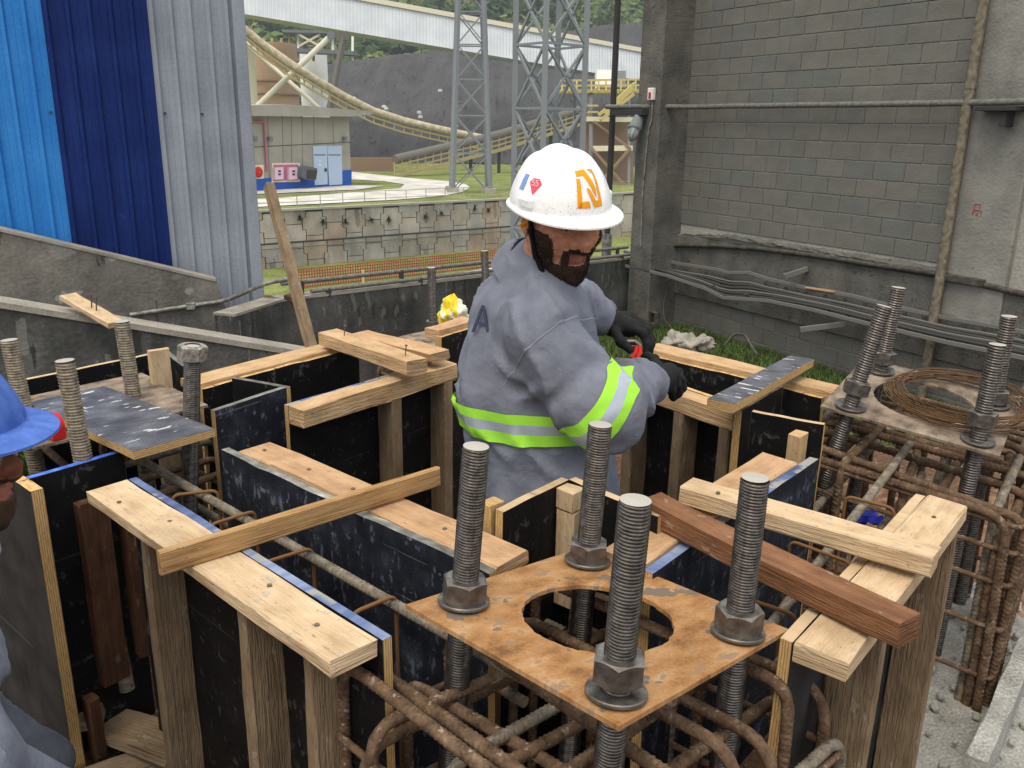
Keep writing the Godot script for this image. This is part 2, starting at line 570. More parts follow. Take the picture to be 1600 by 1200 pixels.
	var fl := nz(w, w, 0.2, 93, 3)
	var sc := nz(w, w, 0.05, 94, 2, FastNoiseLite.TYPE_SIMPLEX_SMOOTH, 24, 1)
	var s2 := nz(w, w, 0.04, 95, 5, FastNoiseLite.TYPE_SIMPLEX_SMOOTH, 1, 2)
	var fn := ntx(w, w, [[fl, 0.5], [sm, 0.5]], 2.0)
	M.film = mat(tex(w, w, [[cel, 0.5], [fl, 0.5]], ramp([[0.2, c8(16, 16, 17)], [0.8, c8(33, 32, 32)]]), [[sm, 118, 210, c8(78, 78, 80), 0.6], [s2, 152, 210, c8(116, 114, 110), 0.6], [sc, 175, 225, c8(100, 96, 92), 0.5]]), Vector3(1.4, 1.4, 1), 0.48, fn, 0.5, 1)
	M.filmblue = mat(tex(w, w, [[cel, 0.4], [sm, 0.3], [fl, 0.3]], ramp([[0.2, c8(20, 21, 26)], [0.55, c8(42, 45, 54)], [0.85, c8(92, 98, 112)]]), [[sm, 115, 200, c8(124, 132, 146), 0.7], [s2, 150, 215, c8(158, 160, 166), 0.6], [sc, 170, 220, c8(150, 150, 152), 0.5]]), Vector3(1.5, 1.5, 1), 0.55, fn, 0.7, 1)
	M.filmgrey = mat(tex(w, w, [[cel, 0.5], [sm, 0.2], [fl, 0.3]], ramp([[0.2, c8(52, 53, 58)], [0.55, c8(88, 89, 96)], [0.85, c8(130, 131, 138)]]), [[sm, 130, 200, c8(220, 220, 218), 0.8], [sc, 205, 245, c8(205, 200, 190), 0.5]]), Vector3(1.2, 1.2, 1), 0.42, fn, 0.5)
	M.filmdust = mat(tex(w, w, [[cel, 0.5], [sm, 0.25], [fl, 0.25]], ramp([[0.2, c8(34, 34, 34)], [0.8, c8(66, 66, 65)]]), [[sc, 190, 240, c8(120, 114, 104), 0.5], [fl, 200, 230, c8(120, 116, 110), 0.4]]), Vector3(1.2, 1.2, 1), 0.6, fn, 0.5, 1)
	# ---- steel
	var r1 := nz(w, w, 0.012, 101, 5)
	var r2 := nz(w, w, 0.03, 102, 5, FastNoiseLite.TYPE_SIMPLEX_SMOOTH, 2, 1)
	var r3 := nz(w, w, 0.15, 103, 3)
	var rn := ntx(w, w, [[r3, 0.6], [r2, 0.4]], 2.0)
	M.rustplate = mat(tex(w, w, [[r1, 0.45], [r2, 0.35], [r3, 0.2]], ramp([[0.2, c8(108, 78, 52)], [0.42, c8(148, 107, 68)], [0.6, c8(164, 125, 86)], [0.8, c8(176, 147, 114)]]), [[r2, 115, 190, c8(132, 110, 90), 0.75], [nz(w, w, 0.01, 104, 4), 96, 185, c8(104, 95, 87), 0.9], [sc, 165, 235, c8(112, 92, 76), 0.55]]), Vector3(1.5, 1.5, 1), 0.72, rn, 0.5)
	M.dkplate = mat(tex(w, w, [[r1, 0.5], [r2, 0.3], [r3, 0.2]], ramp([[0.2, c8(70, 58, 48)], [0.5, c8(122, 108, 94)], [0.8, c8(160, 144, 124)]]), [[nz(w, w, 0.012, 105, 4), 150, 215, c8(168, 112, 62), 0.75], [r3, 205, 240, c8(180, 174, 166), 0.4]]), Vector3(1.4, 1.4, 1), 0.6, rn, 0.5)
	M.rebar = mat(tex(256, 256, [[nz(256, 256, 0.03, 106, 4), 0.6], [nz(256, 256, 0.15, 107, 3), 0.4]], ramp([[0.2, c8(54, 43, 35)], [0.45, c8(94, 74, 58)], [0.7, c8(118, 96, 76)], [0.85, c8(142, 120, 100)]]), [[nz(256, 256, 0.05, 108, 3), 160, 205, c8(62, 56, 52), 0.8], [nz(256, 256, 0.04, 109, 4), 175, 205, c8(176, 160, 144), 0.7]]), Vector3(3.0, 3.0, 3.0), 0.85, rn, 0.6, 1)
	M.rebargrey = mat(tex(256, 256, [[nz(256, 256, 0.03, 116, 4), 0.6], [nz(256, 256, 0.15, 117, 3), 0.4]], ramp([[0.2, c8(62, 56, 50)], [0.5, c8(118, 110, 98)], [0.8, c8(158, 146, 128)]]), [[nz(256, 256, 0.04, 119, 4), 150, 190, c8(124, 92, 60), 0.8]]), Vector3(3.0, 3.0, 3.0), 0.8, rn, 0.6, 1)
	M.wire = flat(100, 76, 54, 0.7, 0.1)
	M.tie = flat(120, 86, 56, 0.8)
	var gz := tex(256, 256, [[nz(256, 256, 0.04, 121, 4), 0.7], [nz(256, 256, 0.2, 122, 2), 0.3]], ramp([[0.2, c8(70, 66, 62)], [0.5, c8(112, 108, 104)], [0.8, c8(150, 146, 140)]]))
	M.thread = mat(gz, Vector3(4, 4, 4), 0.33, null, 1, 1, Color(0.92, 0.9, 0.89), 0.8)
	M.threadpale = mat(gz, Vector3(4, 4, 4), 0.5, null, 1, 1, Color(1.2, 1.15, 1.05), 0.35)
	M.nut = mat(tex(256, 256, [[nz(256, 256, 0.02, 123, 4), 0.7], [nz(256, 256, 0.2, 124, 2), 0.3]], ramp([[0.25, c8(82, 75, 70)], [0.5, c8(110, 105, 100)], [0.75, c8(132, 128, 124)]])), Vector3(6, 6, 6), 0.42, null, 1, 1, Color.WHITE, 0.7)
	M.nutpale = mat(gz, Vector3(4, 4, 4), 0.5, null, 1, 1, Color(1.25, 1.25, 1.22), 0.4)
	M.boltend = flat(176, 170, 160, 0.55, 0.4)
	M.nail = flat(118, 108, 98, 0.4, 0.8)
	# ---- concrete and masonry
	var k1 := nz(w, w, 0.008, 131, 5)
	var k2 := nz(w, w, 0.02, 132, 5, FastNoiseLite.TYPE_SIMPLEX_SMOOTH, 1, 6)
	var k3 := nz(w, w, 0.12, 133, 4)
	var kn := ntx(w, w, [[k3, 0.6], [nz(w, w, 0.04, 134, 4), 0.6]], 5.0)
	M.concwet = mat(tex(w, w, [[k1, 0.4], [k2, 0.35], [k3, 0.25]], ramp([[0.2, c8(44, 44, 43)], [0.5, c8(74, 74, 72)], [0.8, c8(112, 111, 107)]]), [[nz(w, w, 0.03, 135, 4, FastNoiseLite.TYPE_SIMPLEX_SMOOTH, 1, 4), 158, 205, c8(150, 148, 142), 0.6], [k2, 160, 215, c8(34, 34, 34), 0.7]]), Vector3(0.45, 0.45, 0.45), 0.85, kn, 0.32, 2)
	M.concramp = mat(tex(w, w, [[k1, 0.45], [k2, 0.25], [k3, 0.3]], ramp([[0.2, c8(64, 63, 60)], [0.5, c8(104, 101, 95)], [0.8, c8(136, 132, 124)]]), [[nz(w, w, 0.011, 136, 5), 150, 205, c8(176, 174, 170), 0.6], [k2, 170, 225, c8(46, 46, 45), 0.7]]), Vector3(0.35, 0.35, 0.35), 0.85, kn, 0.32, 2)
	M.coping = mat(tex(w, w, [[k1, 0.5], [k3, 0.5]], ramp([[0.2, c8(112, 108, 100)], [0.5, c8(146, 140, 130)], [0.8, c8(168, 162, 150)]]), [[nz(w, w, 0.05, 137, 4), 170, 215, c8(92, 86, 78), 0.6]]), Vector3(0.8, 0.8, 0.8), 0.9, kn, 0.27, 2)
	M.concdark = mat(tex(w, w, [[k1, 0.5], [k2, 0.2], [k3, 0.3]], ramp([[0.2, c8(70, 69, 66)], [0.5, c8(98, 96, 91)], [0.8, c8(124, 121, 114)]]), [[nz(w, w, 0.03, 138, 4), 165, 210, c8(58, 56, 54), 0.7]]), Vector3(0.5, 0.5, 0.5), 0.92, kn, 0.45, 2)
	M.concpale = mat(tex(w, w, [[k1, 0.5], [k2, 0.25], [k3, 0.25]], ramp([[0.2, c8(108, 107, 102)], [0.5, c8(134, 132, 126)], [0.8, c8(154, 152, 145)]]), [[nz(w, w, 0.03, 139, 5), 165, 210, c8(104, 102, 96), 0.6]]), Vector3(0.4, 0.4, 0.4), 0.9, kn, 0.32, 2)
	M.mortar = mat(tex(256, 256, [[nz(256, 256, 0.05, 140, 4), 1.0]], ramp([[0.2, c8(142, 140, 133)], [0.8, c8(178, 175, 166)]])), Vector3(2, 2, 2), 0.95, kn, 0.36, 2)
	var bk := []
	var btint := [[100, 99, 96], [102, 101, 98], [98, 98, 96], [101, 100, 97], [97, 98, 98], [103, 102, 99]]
	var bt := tex(w, w, [[k1, 0.35], [k3, 0.65]], ramp([[0.2, c8(196, 194, 190)], [0.5, c8(218, 217, 214)], [0.8, c8(240, 239, 236)]]), [[nz(w, w, 0.09, 141, 3), 190, 235, c8(150, 146, 140), 0.5], [nz(w, w, 0.03, 142, 4), 178, 215, c8(255, 255, 255), 0.6]])
	for t in btint: bk.append(mat(bt, Vector3(0.9, 0.9, 0.9), 0.95, kn, 0.4, 2, c8(t[0] * 1.30, t[1] * 1.30, t[2] * 1.28)))
	M.blocks = bk
	M.soil = mat(tex(w, w, [[k1, 0.3], [nz(w, w, 0.05, 143, 5), 0.4], [k3, 0.3]], ramp([[0.2, c8(56, 42, 32)], [0.5, c8(92, 70, 54)], [0.8, c8(128, 102, 82)]]), [[nz(w, w, 0.06, 144, 3), 170, 205, c8(150, 142, 130), 0.7]]), Vector3(0.9, 0.9, 0.9), 0.95, kn, 0.54, 2)
	M.rubble = mat(tex(w, w, [[k1, 0.4], [k3, 0.6]], ramp([[0.2, c8(110, 108, 103)], [0.5, c8(146, 144, 138)], [0.8, c8(180, 177, 170)]])), Vector3(1.4, 1.4, 1.4), 0.95, kn, 0.54, 2)
	M.redsoil = mat(tex(256, 256, [[nz(256, 256, 0.05, 145, 5), 1.0]], ramp([[0.2, c8(80, 58, 45)], [0.5, c8(112, 84, 66)], [0.8, c8(148, 118, 97)]])), Vector3(0.8, 0.8, 0.8), 0.95, kn, 0.45, 2)
	M.lawn = mat(tex(w, w, [[nz(w, w, 0.01, 146, 4), 0.5], [k3, 0.5]], ramp([[0.2, c8(84, 92, 48)], [0.5, c8(112, 120, 66)], [0.8, c8(142, 144, 90)]])), Vector3(0.05, 0.05, 0.05), 0.95, null, 1, 2)
	M.road = mat(tex(256, 256, [[nz(256, 256, 0.03, 147, 5), 1.0]], ramp([[0.2, c8(168, 164, 156)], [0.8, c8(204, 200, 192)]])), Vector3(0.05, 0.05, 0.05), 0.9, null, 1, 2)
	M.kerb = flat(196, 186, 140, 0.9)
	# ---- painted sheet metal
	var pd := nz(w, w, 0.02, 151, 5, FastNoiseLite.TYPE_SIMPLEX_SMOOTH, 1, 8)
	M.skyblue = mat(tex(w, w, [[k1, 0.3], [pd, 0.4], [k3, 0.3]], ramp([[0.2, c8(34, 104, 176)], [0.5, c8(50, 124, 196)], [0.8, c8(70, 142, 208)]])), Vector3(0.4, 0.4, 0.4), 0.5, null, 1, 2)
	M.navy = mat(tex(w, w, [[k1, 0.3], [pd, 0.4], [k3, 0.3]], ramp([[0.2, c8(14, 30, 78)], [0.5, c8(22, 42, 100)], [0.8, c8(36, 60, 122)]]), [[nz(w, w, 0.03, 152, 4), 190, 230, c8(90, 104, 140), 0.4]]), Vector3(0.4, 0.4, 0.4), 0.5, null, 1, 2)
	M.shedgrey = mat(tex(w, w, [[k1, 0.3], [pd, 0.4], [k3, 0.3]], ramp([[0.2, c8(120, 126, 136)], [0.5, c8(140, 146, 156)], [0.8, c8(158, 164, 172)]])), Vector3(0.4, 0.4, 0.4), 0.5, null, 1, 2)
	M.pipe = mat(tex(256, 256, [[nz(256, 256, 0.04, 153, 4), 1.0]], ramp([[0.2, c8(88, 87, 83)], [0.8, c8(132, 130, 124)]])), Vector3(2, 2, 2), 0.7, null, 1, 2)
	M.pipedark = flat(62, 62, 62, 0.7)
	M.pvc = mat(tex(256, 256, [[nz(256, 256, 0.03, 154, 5), 1.0]], ramp([[0.2, c8(92, 86, 74)], [0.8, c8(140, 132, 114)]])), Vector3(1.5, 1.5, 1.5), 0.7, null, 1, 2)
	M.galv = mat(gz, Vector3(1, 1, 1), 0.5, null, 1, 2, Color(1.15, 1.17, 1.18), 0.35)
	M.tray = mat(gz, Vector3(1, 1, 1), 0.75, null, 1, 2, Color(0.72, 0.71, 0.69), 0.1)
	M.cable = flat(66, 65, 63, 0.7)
	M.rail = flat(112, 110, 106, 0.8)
	# ---- far things
	M.panelwall = [flat(184, 177, 167, 0.95), flat(200, 193, 184, 0.95), flat(190, 187, 182, 0.95), flat(196, 178, 163, 0.95)]
	var pw := tex(w, w, [[k1, 0.4], [k2, 0.4], [k3, 0.2]], ramp([[0.2, c8(150, 146, 142)], [0.5, c8(212, 208, 204)], [0.8, c8(250, 248, 244)]]), [[k2, 160, 225, c8(86, 83, 80), 0.6]])
	for m in M.panelwall:
		m.albedo_texture = pw
		m.uv1_triplanar = true
		m.uv1_world_triplanar = true
		m.uv1_scale = Vector3(0.12, 0.12, 0.12)
	M.joint = flat(66, 60, 54, 0.95)
	M.hut = mat(tex(w, w, [[k1, 0.5], [k2, 0.3], [k3, 0.2]], ramp([[0.2, c8(138, 134, 124)], [0.8, c8(172, 167, 155)]])), Vector3(0.1, 0.1, 0.1), 0.95, null, 1, 2)
	M.hutblue = flat(38, 84, 170, 0.7)
	M.door = flat(172, 190, 212, 0.6)
	M.pinkred = flat(176, 108, 128, 0.6)
	M.cream = flat(216, 208, 182, 0.7)
	M.white = flat(226, 226, 222, 0.6)
	M.red = flat(190, 40, 34, 0.5)
	M.grey = flat(120, 124, 128, 0.6)
	M.towersteel = flat(126, 130, 136, 0.6)
	M.towerdark = flat(66, 68, 72, 0.6)
	M.gallery = mat(tex(256, 256, [[nz(256, 256, 0.03, 161, 4), 1.0]], ramp([[0.2, c8(196, 200, 206)], [0.8, c8(216, 219, 224)]])), Vector3(0.05, 0.05, 0.05), 0.6, null, 1, 2)
	M.galroof = flat(226, 216, 196, 0.8)
	M.coal = mat(tex(w, w, [[k1, 0.3], [k2, 0.3], [k3, 0.4]], ramp([[0.2, c8(50, 49, 50)], [0.5, c8(68, 67, 68)], [0.8, c8(86, 84, 84)]]), [[nz(w, w, 0.05, 162, 4, FastNoiseLite.TYPE_SIMPLEX_SMOOTH, 1, 3), 165, 190, c8(38, 37, 37), 0.85]]), Vector3(0.03, 0.03, 0.03), 0.95, null, 1, 2)
	M.conv = mat(tex(256, 256, [[nz(256, 256, 0.03, 163, 4), 1.0]], ramp([[0.2, c8(150, 138, 116)], [0.8, c8(204, 192, 166)]])), Vector3(0.2, 0.2, 0.2), 0.8, null, 1, 2)
	M.convdark = flat(104, 100, 94, 0.8)
	M.trussy = flat(168, 152, 108, 0.8)
	M.yellow = flat(188, 172, 112, 0.6)
	M.palepipe = flat(206, 200, 186, 0.6)
	M.rustwall = flat(140, 116, 96, 0.9)
	M.silo = flat(182, 152, 126, 0.8)
	M.orange = flat(150, 84, 64, 0.7)
	M.leafy = []
	for c in [[66, 84, 44], [84, 100, 52], [56, 74, 42], [104, 116, 64]]:
		var lm := flat(c[0], c[1], c[2], 0.9)
		M.leafy.append(lm)
	M.hill = flat(62, 78, 44, 1.0)
	M.grassblade = [flat(70, 92, 46, 0.8), flat(88, 106, 56, 0.8), flat(56, 76, 40, 0.8), flat(130, 122, 82, 0.85)]
	M.blueplastic = flat(34, 44, 190, 0.4)
	# ---- worker
	var cl := nz(w, w, 0.35, 171, 2)
	var cb := nz(w, w, 0.012, 172, 4)
	M.cloth = mat(tex(w, w, [[cl, 0.35], [cb, 0.65]], ramp([[0.2, c8(95, 98, 109)], [0.5, c8(111, 114, 126)], [0.8, c8(125, 128, 140)]]), [[nz(w, w, 0.02, 173, 5), 160, 220, c8(92, 91, 98), 0.5], [nz(w, w, 0.05, 190, 4), 175, 215, c8(150, 148, 146), 0.35]]), Vector3(1.6, 1.6, 1.6), 0.92, ntx(w, w, [[cl, 0.12], [ridged(w, w, 0.007, 174), 0.55], [ridged(w, w, 0.018, 175), 0.3]], 9.0), 0.7, 1)
	M.seam = flat(134, 138, 152, 0.9)
	M.trouser = mat(M.cloth.albedo_texture, Vector3(2.2, 2.2, 2.2), 0.92, null, 1, 1, Color(0.72, 0.72, 0.75))
	M.skin = mat(tex(256, 256, [[nz(256, 256, 0.03, 175, 4), 0.6], [nz(256, 256, 0.25, 176, 2), 0.4]], ramp([[0.2, c8(154, 104, 82)], [0.5, c8(182, 130, 104)], [0.8, c8(200, 148, 122)]])), Vector3(7, 7, 7), 0.55, null, 1, 1)
	M.skin.subsurf_scatter_enabled = true
	M.skin.subsurf_scatter_strength = 0.15
	M.skindark = mat(M.skin.albedo_texture, Vector3(7, 7, 7), 0.55, null, 1, 1, Color(0.62, 0.56, 0.54))
	M.lip = flat(142, 92, 80, 0.5)
	M.hair = flat(26, 21, 18, 0.6)
	M.stubble = mat(tex(256, 256, [[nz(256, 256, 0.3, 177, 2), 1.0]], ramp([[0.2, c8(34, 26, 22)], [0.8, c8(92, 66, 54)]])), Vector3(9, 9, 9), 0.7, null, 1, 1)
	M.glove = mat(tex(256, 256, [[nz(256, 256, 0.3, 178, 2), 0.7], [nz(256, 256, 0.03, 179, 3), 0.4]], ramp([[0.2, c8(20, 20, 21)], [0.8, c8(46, 46, 48)]])), Vector3(8, 8, 8), 0.75, null, 1, 1)
	M.lime = flat(152, 214, 66, 0.6)
	M.silver = flat(158, 165, 178, 0.45, 0.1)
	M.shell = mat(tex(256, 256, [[nz(256, 256, 0.02, 181, 3), 1.0]], ramp([[0.2, c8(232, 232, 232)], [0.8, c8(240, 240, 240)]]), [[nz(256, 256, 0.14, 182, 2), 196, 212, c8(96, 90, 84), 0.85]]), Vector3(5, 5, 5), 0.28, null, 1, 1)
	M.shellblue = mat(tex(256, 256, [[nz(256, 256, 0.02, 183, 3), 1.0]], ramp([[0.2, c8(62, 90, 160)], [0.8, c8(82, 112, 182)]]), [[nz(256, 256, 0.1, 184, 3), 180, 215, c8(150, 150, 160), 0.6]]), Vector3(5, 5, 5), 0.6, null, 1, 1)
	M.amber = flat(232, 152, 28, 0.5)
	M.strap = flat(24, 23, 23, 0.8)
	M.pinkprint = flat(224, 84, 104, 0.5)
	M.blueprint = flat(120, 150, 206, 0.5)
	M.navyprint = flat(66, 68, 92, 0.8)
	M.lens = flat(200, 205, 205, 0.1)
	M.lens.transparency = BaseMaterial3D.TRANSPARENCY_ALPHA
	M.lens.albedo_color.a = 0.3
	M.bag = flat(226, 220, 200, 0.35)
	M.bagyellow = flat(226, 200, 40, 0.4)
	M.baggreen = flat(34, 60, 34, 0.4)

# ---------------------------------------------------------------- block wall side
var WD := Vector3(sin(deg_to_rad(-30.41)), 0, -cos(deg_to_rad(-30.41)))
var WN := Vector3(cos(deg_to_rad(-30.41)), 0, sin(deg_to_rad(-30.41)))
const WDIST := 8.456
func wp(s: float, y: float, off := 0.0) -> Vector3:
	return WD * s + WN * (WDIST - off) + Vector3(0, y, 0)
func pw(x: float, y: float, off := 0.0) -> Vector3:
	return pp(x, y, WN * (WDIST - off), WN)
func wbox(mb: MB, s0: float, s1: float, y0: float, y1: float, off0: float, off1: float, bev := 0.0):
	mb.box(Transform3D(Basis(WD, Vector3.UP, WD.cross(Vector3.UP)), wp((s0 + s1) * 0.5, (y0 + y1) * 0.5, (off0 + off1) * 0.5)), Vector3(s1 - s0, y1 - y0, off1 - off0), bev)
func ground_y(x: float, z: float) -> float:
	var d := Vector2(x - 0.1, z + 2.3).length()
	var w := clampf((d - 2.4) / 4.2, 0.0, 1.0)
	w = w * w * (3.0 - 2.0 * w)
	# behind the pit the yard falls towards the walls
	var back := clampf((-z - 2.0) / 3.0, 0.0, 1.0)
	return -1.2 * w * back + noise.get_noise_2d(x * 60.0, z * 60.0) * 0.02
func block_wall():
	var t := thing("block_wall", "tall grey concrete block wall with recessed joints behind the cable tray", "wall")
	var mb := MB.new()
	wbox(mb, 4.0, 10.0, -1.9, 6.5, -0.35, -0.013)
	part("mortar", mb, M.mortar, t)
	var r2 := RandomNumberGenerator.new()
	r2.seed = 5
	# shared block meshes, full length
	for k in range(-11, 6):
		var y0 := 2.515 + 0.2 * k
		var s := 9.136 if posmod(k, 2) == 0 else 8.933
		s += 0.8
		while s > 5.0:
			var a := maxf(s - 0.4, 5.44)
			var b := minf(s, 9.68)
			if b - a > 0.05:
				mb = MB.new()
				var o := r2.randf_range(-0.0025, 0.0025)
				wbox(mb, a + 0.005, b - 0.005, y0 + 0.005 + r2.randf_range(-0.001, 0.002), y0 + 0.195, -0.08, o, 0.004)
				part("block", mb, M.blocks[r2.randi() % 6], t)
			s -= 0.4
	# lower courses at the foot
	for k in 4:
		var y0 := -0.68 - 0.2 * (k + 1)
		var s := 10.1 - (0.2 if k % 2 else 0.0)
		while s > 4.6:
			mb = MB.new()
			wbox(mb, s - 0.395, s - 0.005, y0 + 0.005, y0 + 0.195, -0.08, 0.0 + r2.randf_range(-0.003, 0.003), 0.005)
			part("block", mb, M.blocks[r2.randi() % 6], t)
			s -= 0.4
	# rendered ground beam, proud of the blocks, with a lumpy upper edge
	mb = MB.new()
	wbox(mb, 4.0, 9.9, -0.69, 0.17, -0.1, 0.035, 0.01)
	part("ground_beam", mb, M.concdark, t)
	mb = MB.new()
	var G := PackedVector3Array()
	var rows := 9
	var cols := 140
	for i in rows:
		for j in cols:
			var s := lerpf(5.46, 9.6, j / float(cols - 1))
			var a := PI * 0.5 * i / (rows - 1)
			var amp := 0.05 * clampf((9.6 - s) * 0.9, 0.25, 1.0)
			var rr := amp + noise.get_noise_2d(s * 240.0, i * 40.0) * 0.03 + noise.get_noise_2d(s * 900.0, i * 110.0) * 0.018
			G.append(wp(s, 0.17 + lerpf(0.0, 0.06, clampf((9.6 - s), 0, 1)) + sin(a) * rr, 0.0 + cos(a) * (rr + 0.02)))
	mb.grid(G, rows, cols, 1.0, 1.0, true)
	part("mortar_ridge", mb, M.concdark, t)
	# columns
	t = thing("concrete_column", "dark rough concrete column carrying the bulkhead lamp and switch", "column")
	mb = MB.new()
	wbox(mb, 9.672, 10.16, -1.9, 6.5, -0.2, 0.51, 0.012)
	part("shaft", mb, M.concdark, t)
	t = thing("concrete_column", "pale concrete column right of the downpipe with a red stamp", "column")
	mb = MB.new()
	wbox(mb, 4.81, 5.44, -0.2, 6.5, -0.2, 0.06, 0.01)
	part("shaft", mb, M.concpale, t)
	var tm := TextMesh.new()
	var fnt := SystemFont.new()
	fnt.font_names = PackedStringArray(["Droid Sans"])
	tm.font = fnt
	tm.text = "P21"
	tm.font_size = 32
	tm.pixel_size = 0.0022
	tm.depth = 0.002
	tm.material = flat(150, 60, 48, 0.9)
	var o := obj("stamp_text", tm, t)
	o.transform = Transform3D(Basis(-WD, Vector3.UP, -WN), pw(1527, 333, 0.062))
	mb = MB.new()
	var sq := pw(1527, 324, 0.062)
	for e in [[-1, 0], [1, 0], [0, -1], [0, 1]]:
		mb.box(Transform3D(Basis(WD, Vector3.UP, WD.cross(Vector3.UP)), sq + WD * (e[0] * 0.028) + Vector3(0, e[1] * 0.028, 0)), Vector3(0.006 if e[0] else 0.06, 0.006 if e[1] else 0.06, 0.003))
	part("stamp_square", mb, flat(150, 60, 48, 0.9), t)
	# downpipe
	t = thing("downpipe", "dusty vertical drainpipe beside the pale column", "pipe")
	mb = MB.new()
	mb.tube(PackedVector3Array([wp(5.45, -1.7, 0.13), wp(5.45, 2.2, 0.13), wp(5.45, 6.0, 0.13)]), 0.05, 16)
	part("pipe", mb, M.pvc, t)
	mb = MB.new()
	mb.tube(PackedVector3Array([wp(5.45, 2.05, 0.13), wp(5.45, 2.13, 0.13)]), 0.056, 16)
	part("collar", mb, M.pvc, t)
	# horizontal pipe on brackets
	t = thing("wall_pipe", "long horizontal grey pipe crossing the block wall on brackets", "pipe")
	mb = MB.new()
	var path := PackedVector3Array()
	for i in 30:
		var s := lerpf(10.75, 4.2, i / 29.0)
		path.append(wp(s, 1.92 + noise.get_noise_1d(s * 40.0) * 0.008, 0.5 - 0.36 * clampf((10.2 - s) / 0.8, 0, 1) + (0.12 if s > 9.4 else 0.0)))
	mb.tube(path, 0.032, 12)
	part("pipe", mb, M.pipe, t)
	mb = MB.new()
	wbox(mb, 5.0, 5.06, 1.70, 1.885, 0.06, 0.2, 0.005)
	wbox(mb, 4.9, 5.3, 1.84, 1.885, 0.06, 0.24, 0.005)
	part("bracket", mb, M.pipedark, t)
	mb = MB.new()
	wbox(mb, 9.9, 10.6, 1.80, 1.885, 0.515, 0.64, 0.005)
	part("bracket", mb, M.pipedark, t)
	# sill pipe above the beam
	t = thing("sill_pipe", "thin dusty pipe running below the lumpy mortar ridge", "pipe")
	mb = MB.new()
	path = PackedVector3Array()
	for q in [[1052, 383], [1120, 384], [1180, 388], [1240, 395], [1300, 403], [1360, 413], [1420, 421], [1478, 430], [1540, 446], [1610, 462]]:
		path.append(pw(q[0], q[1], 0.07))
	mb.tube(path, 0.03, 10)
	part("pipe", mb, M.tray, t)
	mb = MB.new()
	wbox(mb, 5.0, 5.45, 0.17, 0.24, 0.04, 0.13, 0.006)
	part("clamp_bar", mb, M.tray, t)
	# cable tray
	t = thing("cable_tray", "bent ladder cable tray loaded with dark cables along the wall foot", "cable tray")
	var back := [[975, 393], [1060, 412], [1120, 421], [1137, 426], [1170, 426], [1200, 436], [1260, 450], [1330, 462], [1400, 480], [1480, 497], [1560, 511], [1640, 527]]
	var front := [[975, 415], [1040, 430], [1100, 450], [1130, 465], [1200, 470], [1270, 484], [1340, 502], [1400, 516], [1480, 535], [1560, 551], [1640, 568]]
	for rl in [[back, 0.12, "side_rail"], [front, 0.5, "side_rail"]]:
		mb = MB.new()
		for i in range(rl[0].size() - 1):
			var A := pw(rl[0][i][0], rl[0][i][1], rl[1])
			var B := pw(rl[0][i + 1][0], rl[0][i + 1][1], rl[1])
			var Bs := basis_dir(B - A)
			mb.box(Transform3D(Bs, (A + B) * 0.5), Vector3((B - A).length() + 0.01, 0.045, 0.02), 0.004)
		part(rl[2], mb, M.rail, t)
	for i in 20:
		var x := 1010.0 + i * 31.0
		if x > 1140 and x < 1195: continue
		mb = MB.new()
		var A := pw(x, _lerp_px(back, x) + 10.0, 0.13)
		var B := A - WN * 0.36 - Vector3(0, 0.06, 0)
		mb.box(Transform3D(basis_dir(B - A), (A + B) * 0.5 - Vector3(0, 0.05, 0)), Vector3((B - A).length(), 0.02, 0.035), 0.003)
		mb.box(Transform3D(Basis(WD, Vector3.UP, WD.cross(Vector3.UP)), A + Vector3(0, -0.02, 0)), Vector3(0.045, 0.12, 0.02), 0.003)
		part("rung", mb, M.cable, t)
	for i in 6:
		mb = MB.new()
		path = PackedVector3Array()
		var f := (i + 0.9) / 7.0
		for k in 45:
			var x := lerpf(975, 1640, k / 44.0)
			var sag := 6.0 * exp(-pow((x - 1150.0) / 60.0, 2.0)) * f
			var y := lerpf(_lerp_px(back, x) + 10.0, _lerp_px(front, x) - 4.0, f) + sag + noise.get_noise_2d(x * 0.7, i * 50.0) * 1.2
			path.append(pw(x, y, lerpf(0.15, 0.46, f)))
		mb.tube(path, 0.011 + 0.003 * (i % 3), 7)
		part("cable", mb, M.cable if i % 3 else M.rail, t)
	for q in [[1225, 432, 1262, 420], [1322, 506, 1250, 515]]:
		mb = MB.new()
		var A := pw(q[0], q[1], 0.3)
		var B := pw(q[2], q[3], 0.05 if q[0] < 1300 else 0.7)
		mb.box(Transform3D(basis_dir(B - A), (A + B) * 0.5), Vector3((B - A).length(), 0.06, 0.045), 0.003)
		part("arm", mb, M.rail, t)
	t = thing("timber_offcut", "small pale wood strip lying on the cable tray rail", "timber")
	tim(t, "strip", pw(1260, 449, 0.13), pw(1304, 456, 0.13), 0.06, 0.02, M.tan)
	# switch box, conduit and bulkhead lamp on the dark column
	t = thing("switch_box", "small white wall switch with red button on the dark column", "switch")
	mb = MB.new()
	var cpos := pw(1018, 147, 0.545)
	mb.box(Transform3D(Basis(WD, Vector3.UP, WD.cross(Vector3.UP)), cpos), Vector3(0.11, 0.16, 0.06), 0.008)
	part("case", mb, M.white, t)
	mb = MB.new()
	mb.box(Transform3D(Basis(WD, Vector3.UP, WD.cross(Vector3.UP)), pw(1015, 149, 0.58)), Vector3(0.045, 0.08, 0.012), 0.004)
	part("button", mb, M.red, t)
	mb = MB.new()
	path = PackedVector3Array([pw(1020, 157, 0.52), pw(1018, 188, 0.525), pw(1014, 200, 0.525), pw(1010, 235, 0.525), pw(1004, 300, 0.525), pw(1001, 386, 0.525)])
	mb.tube(path, 0.013, 8)
	part("conduit", mb, M.galv, t)
	t = thing("bulkhead_lamp", "grey caged bulkhead lamp hanging under the wall pipe", "lamp")
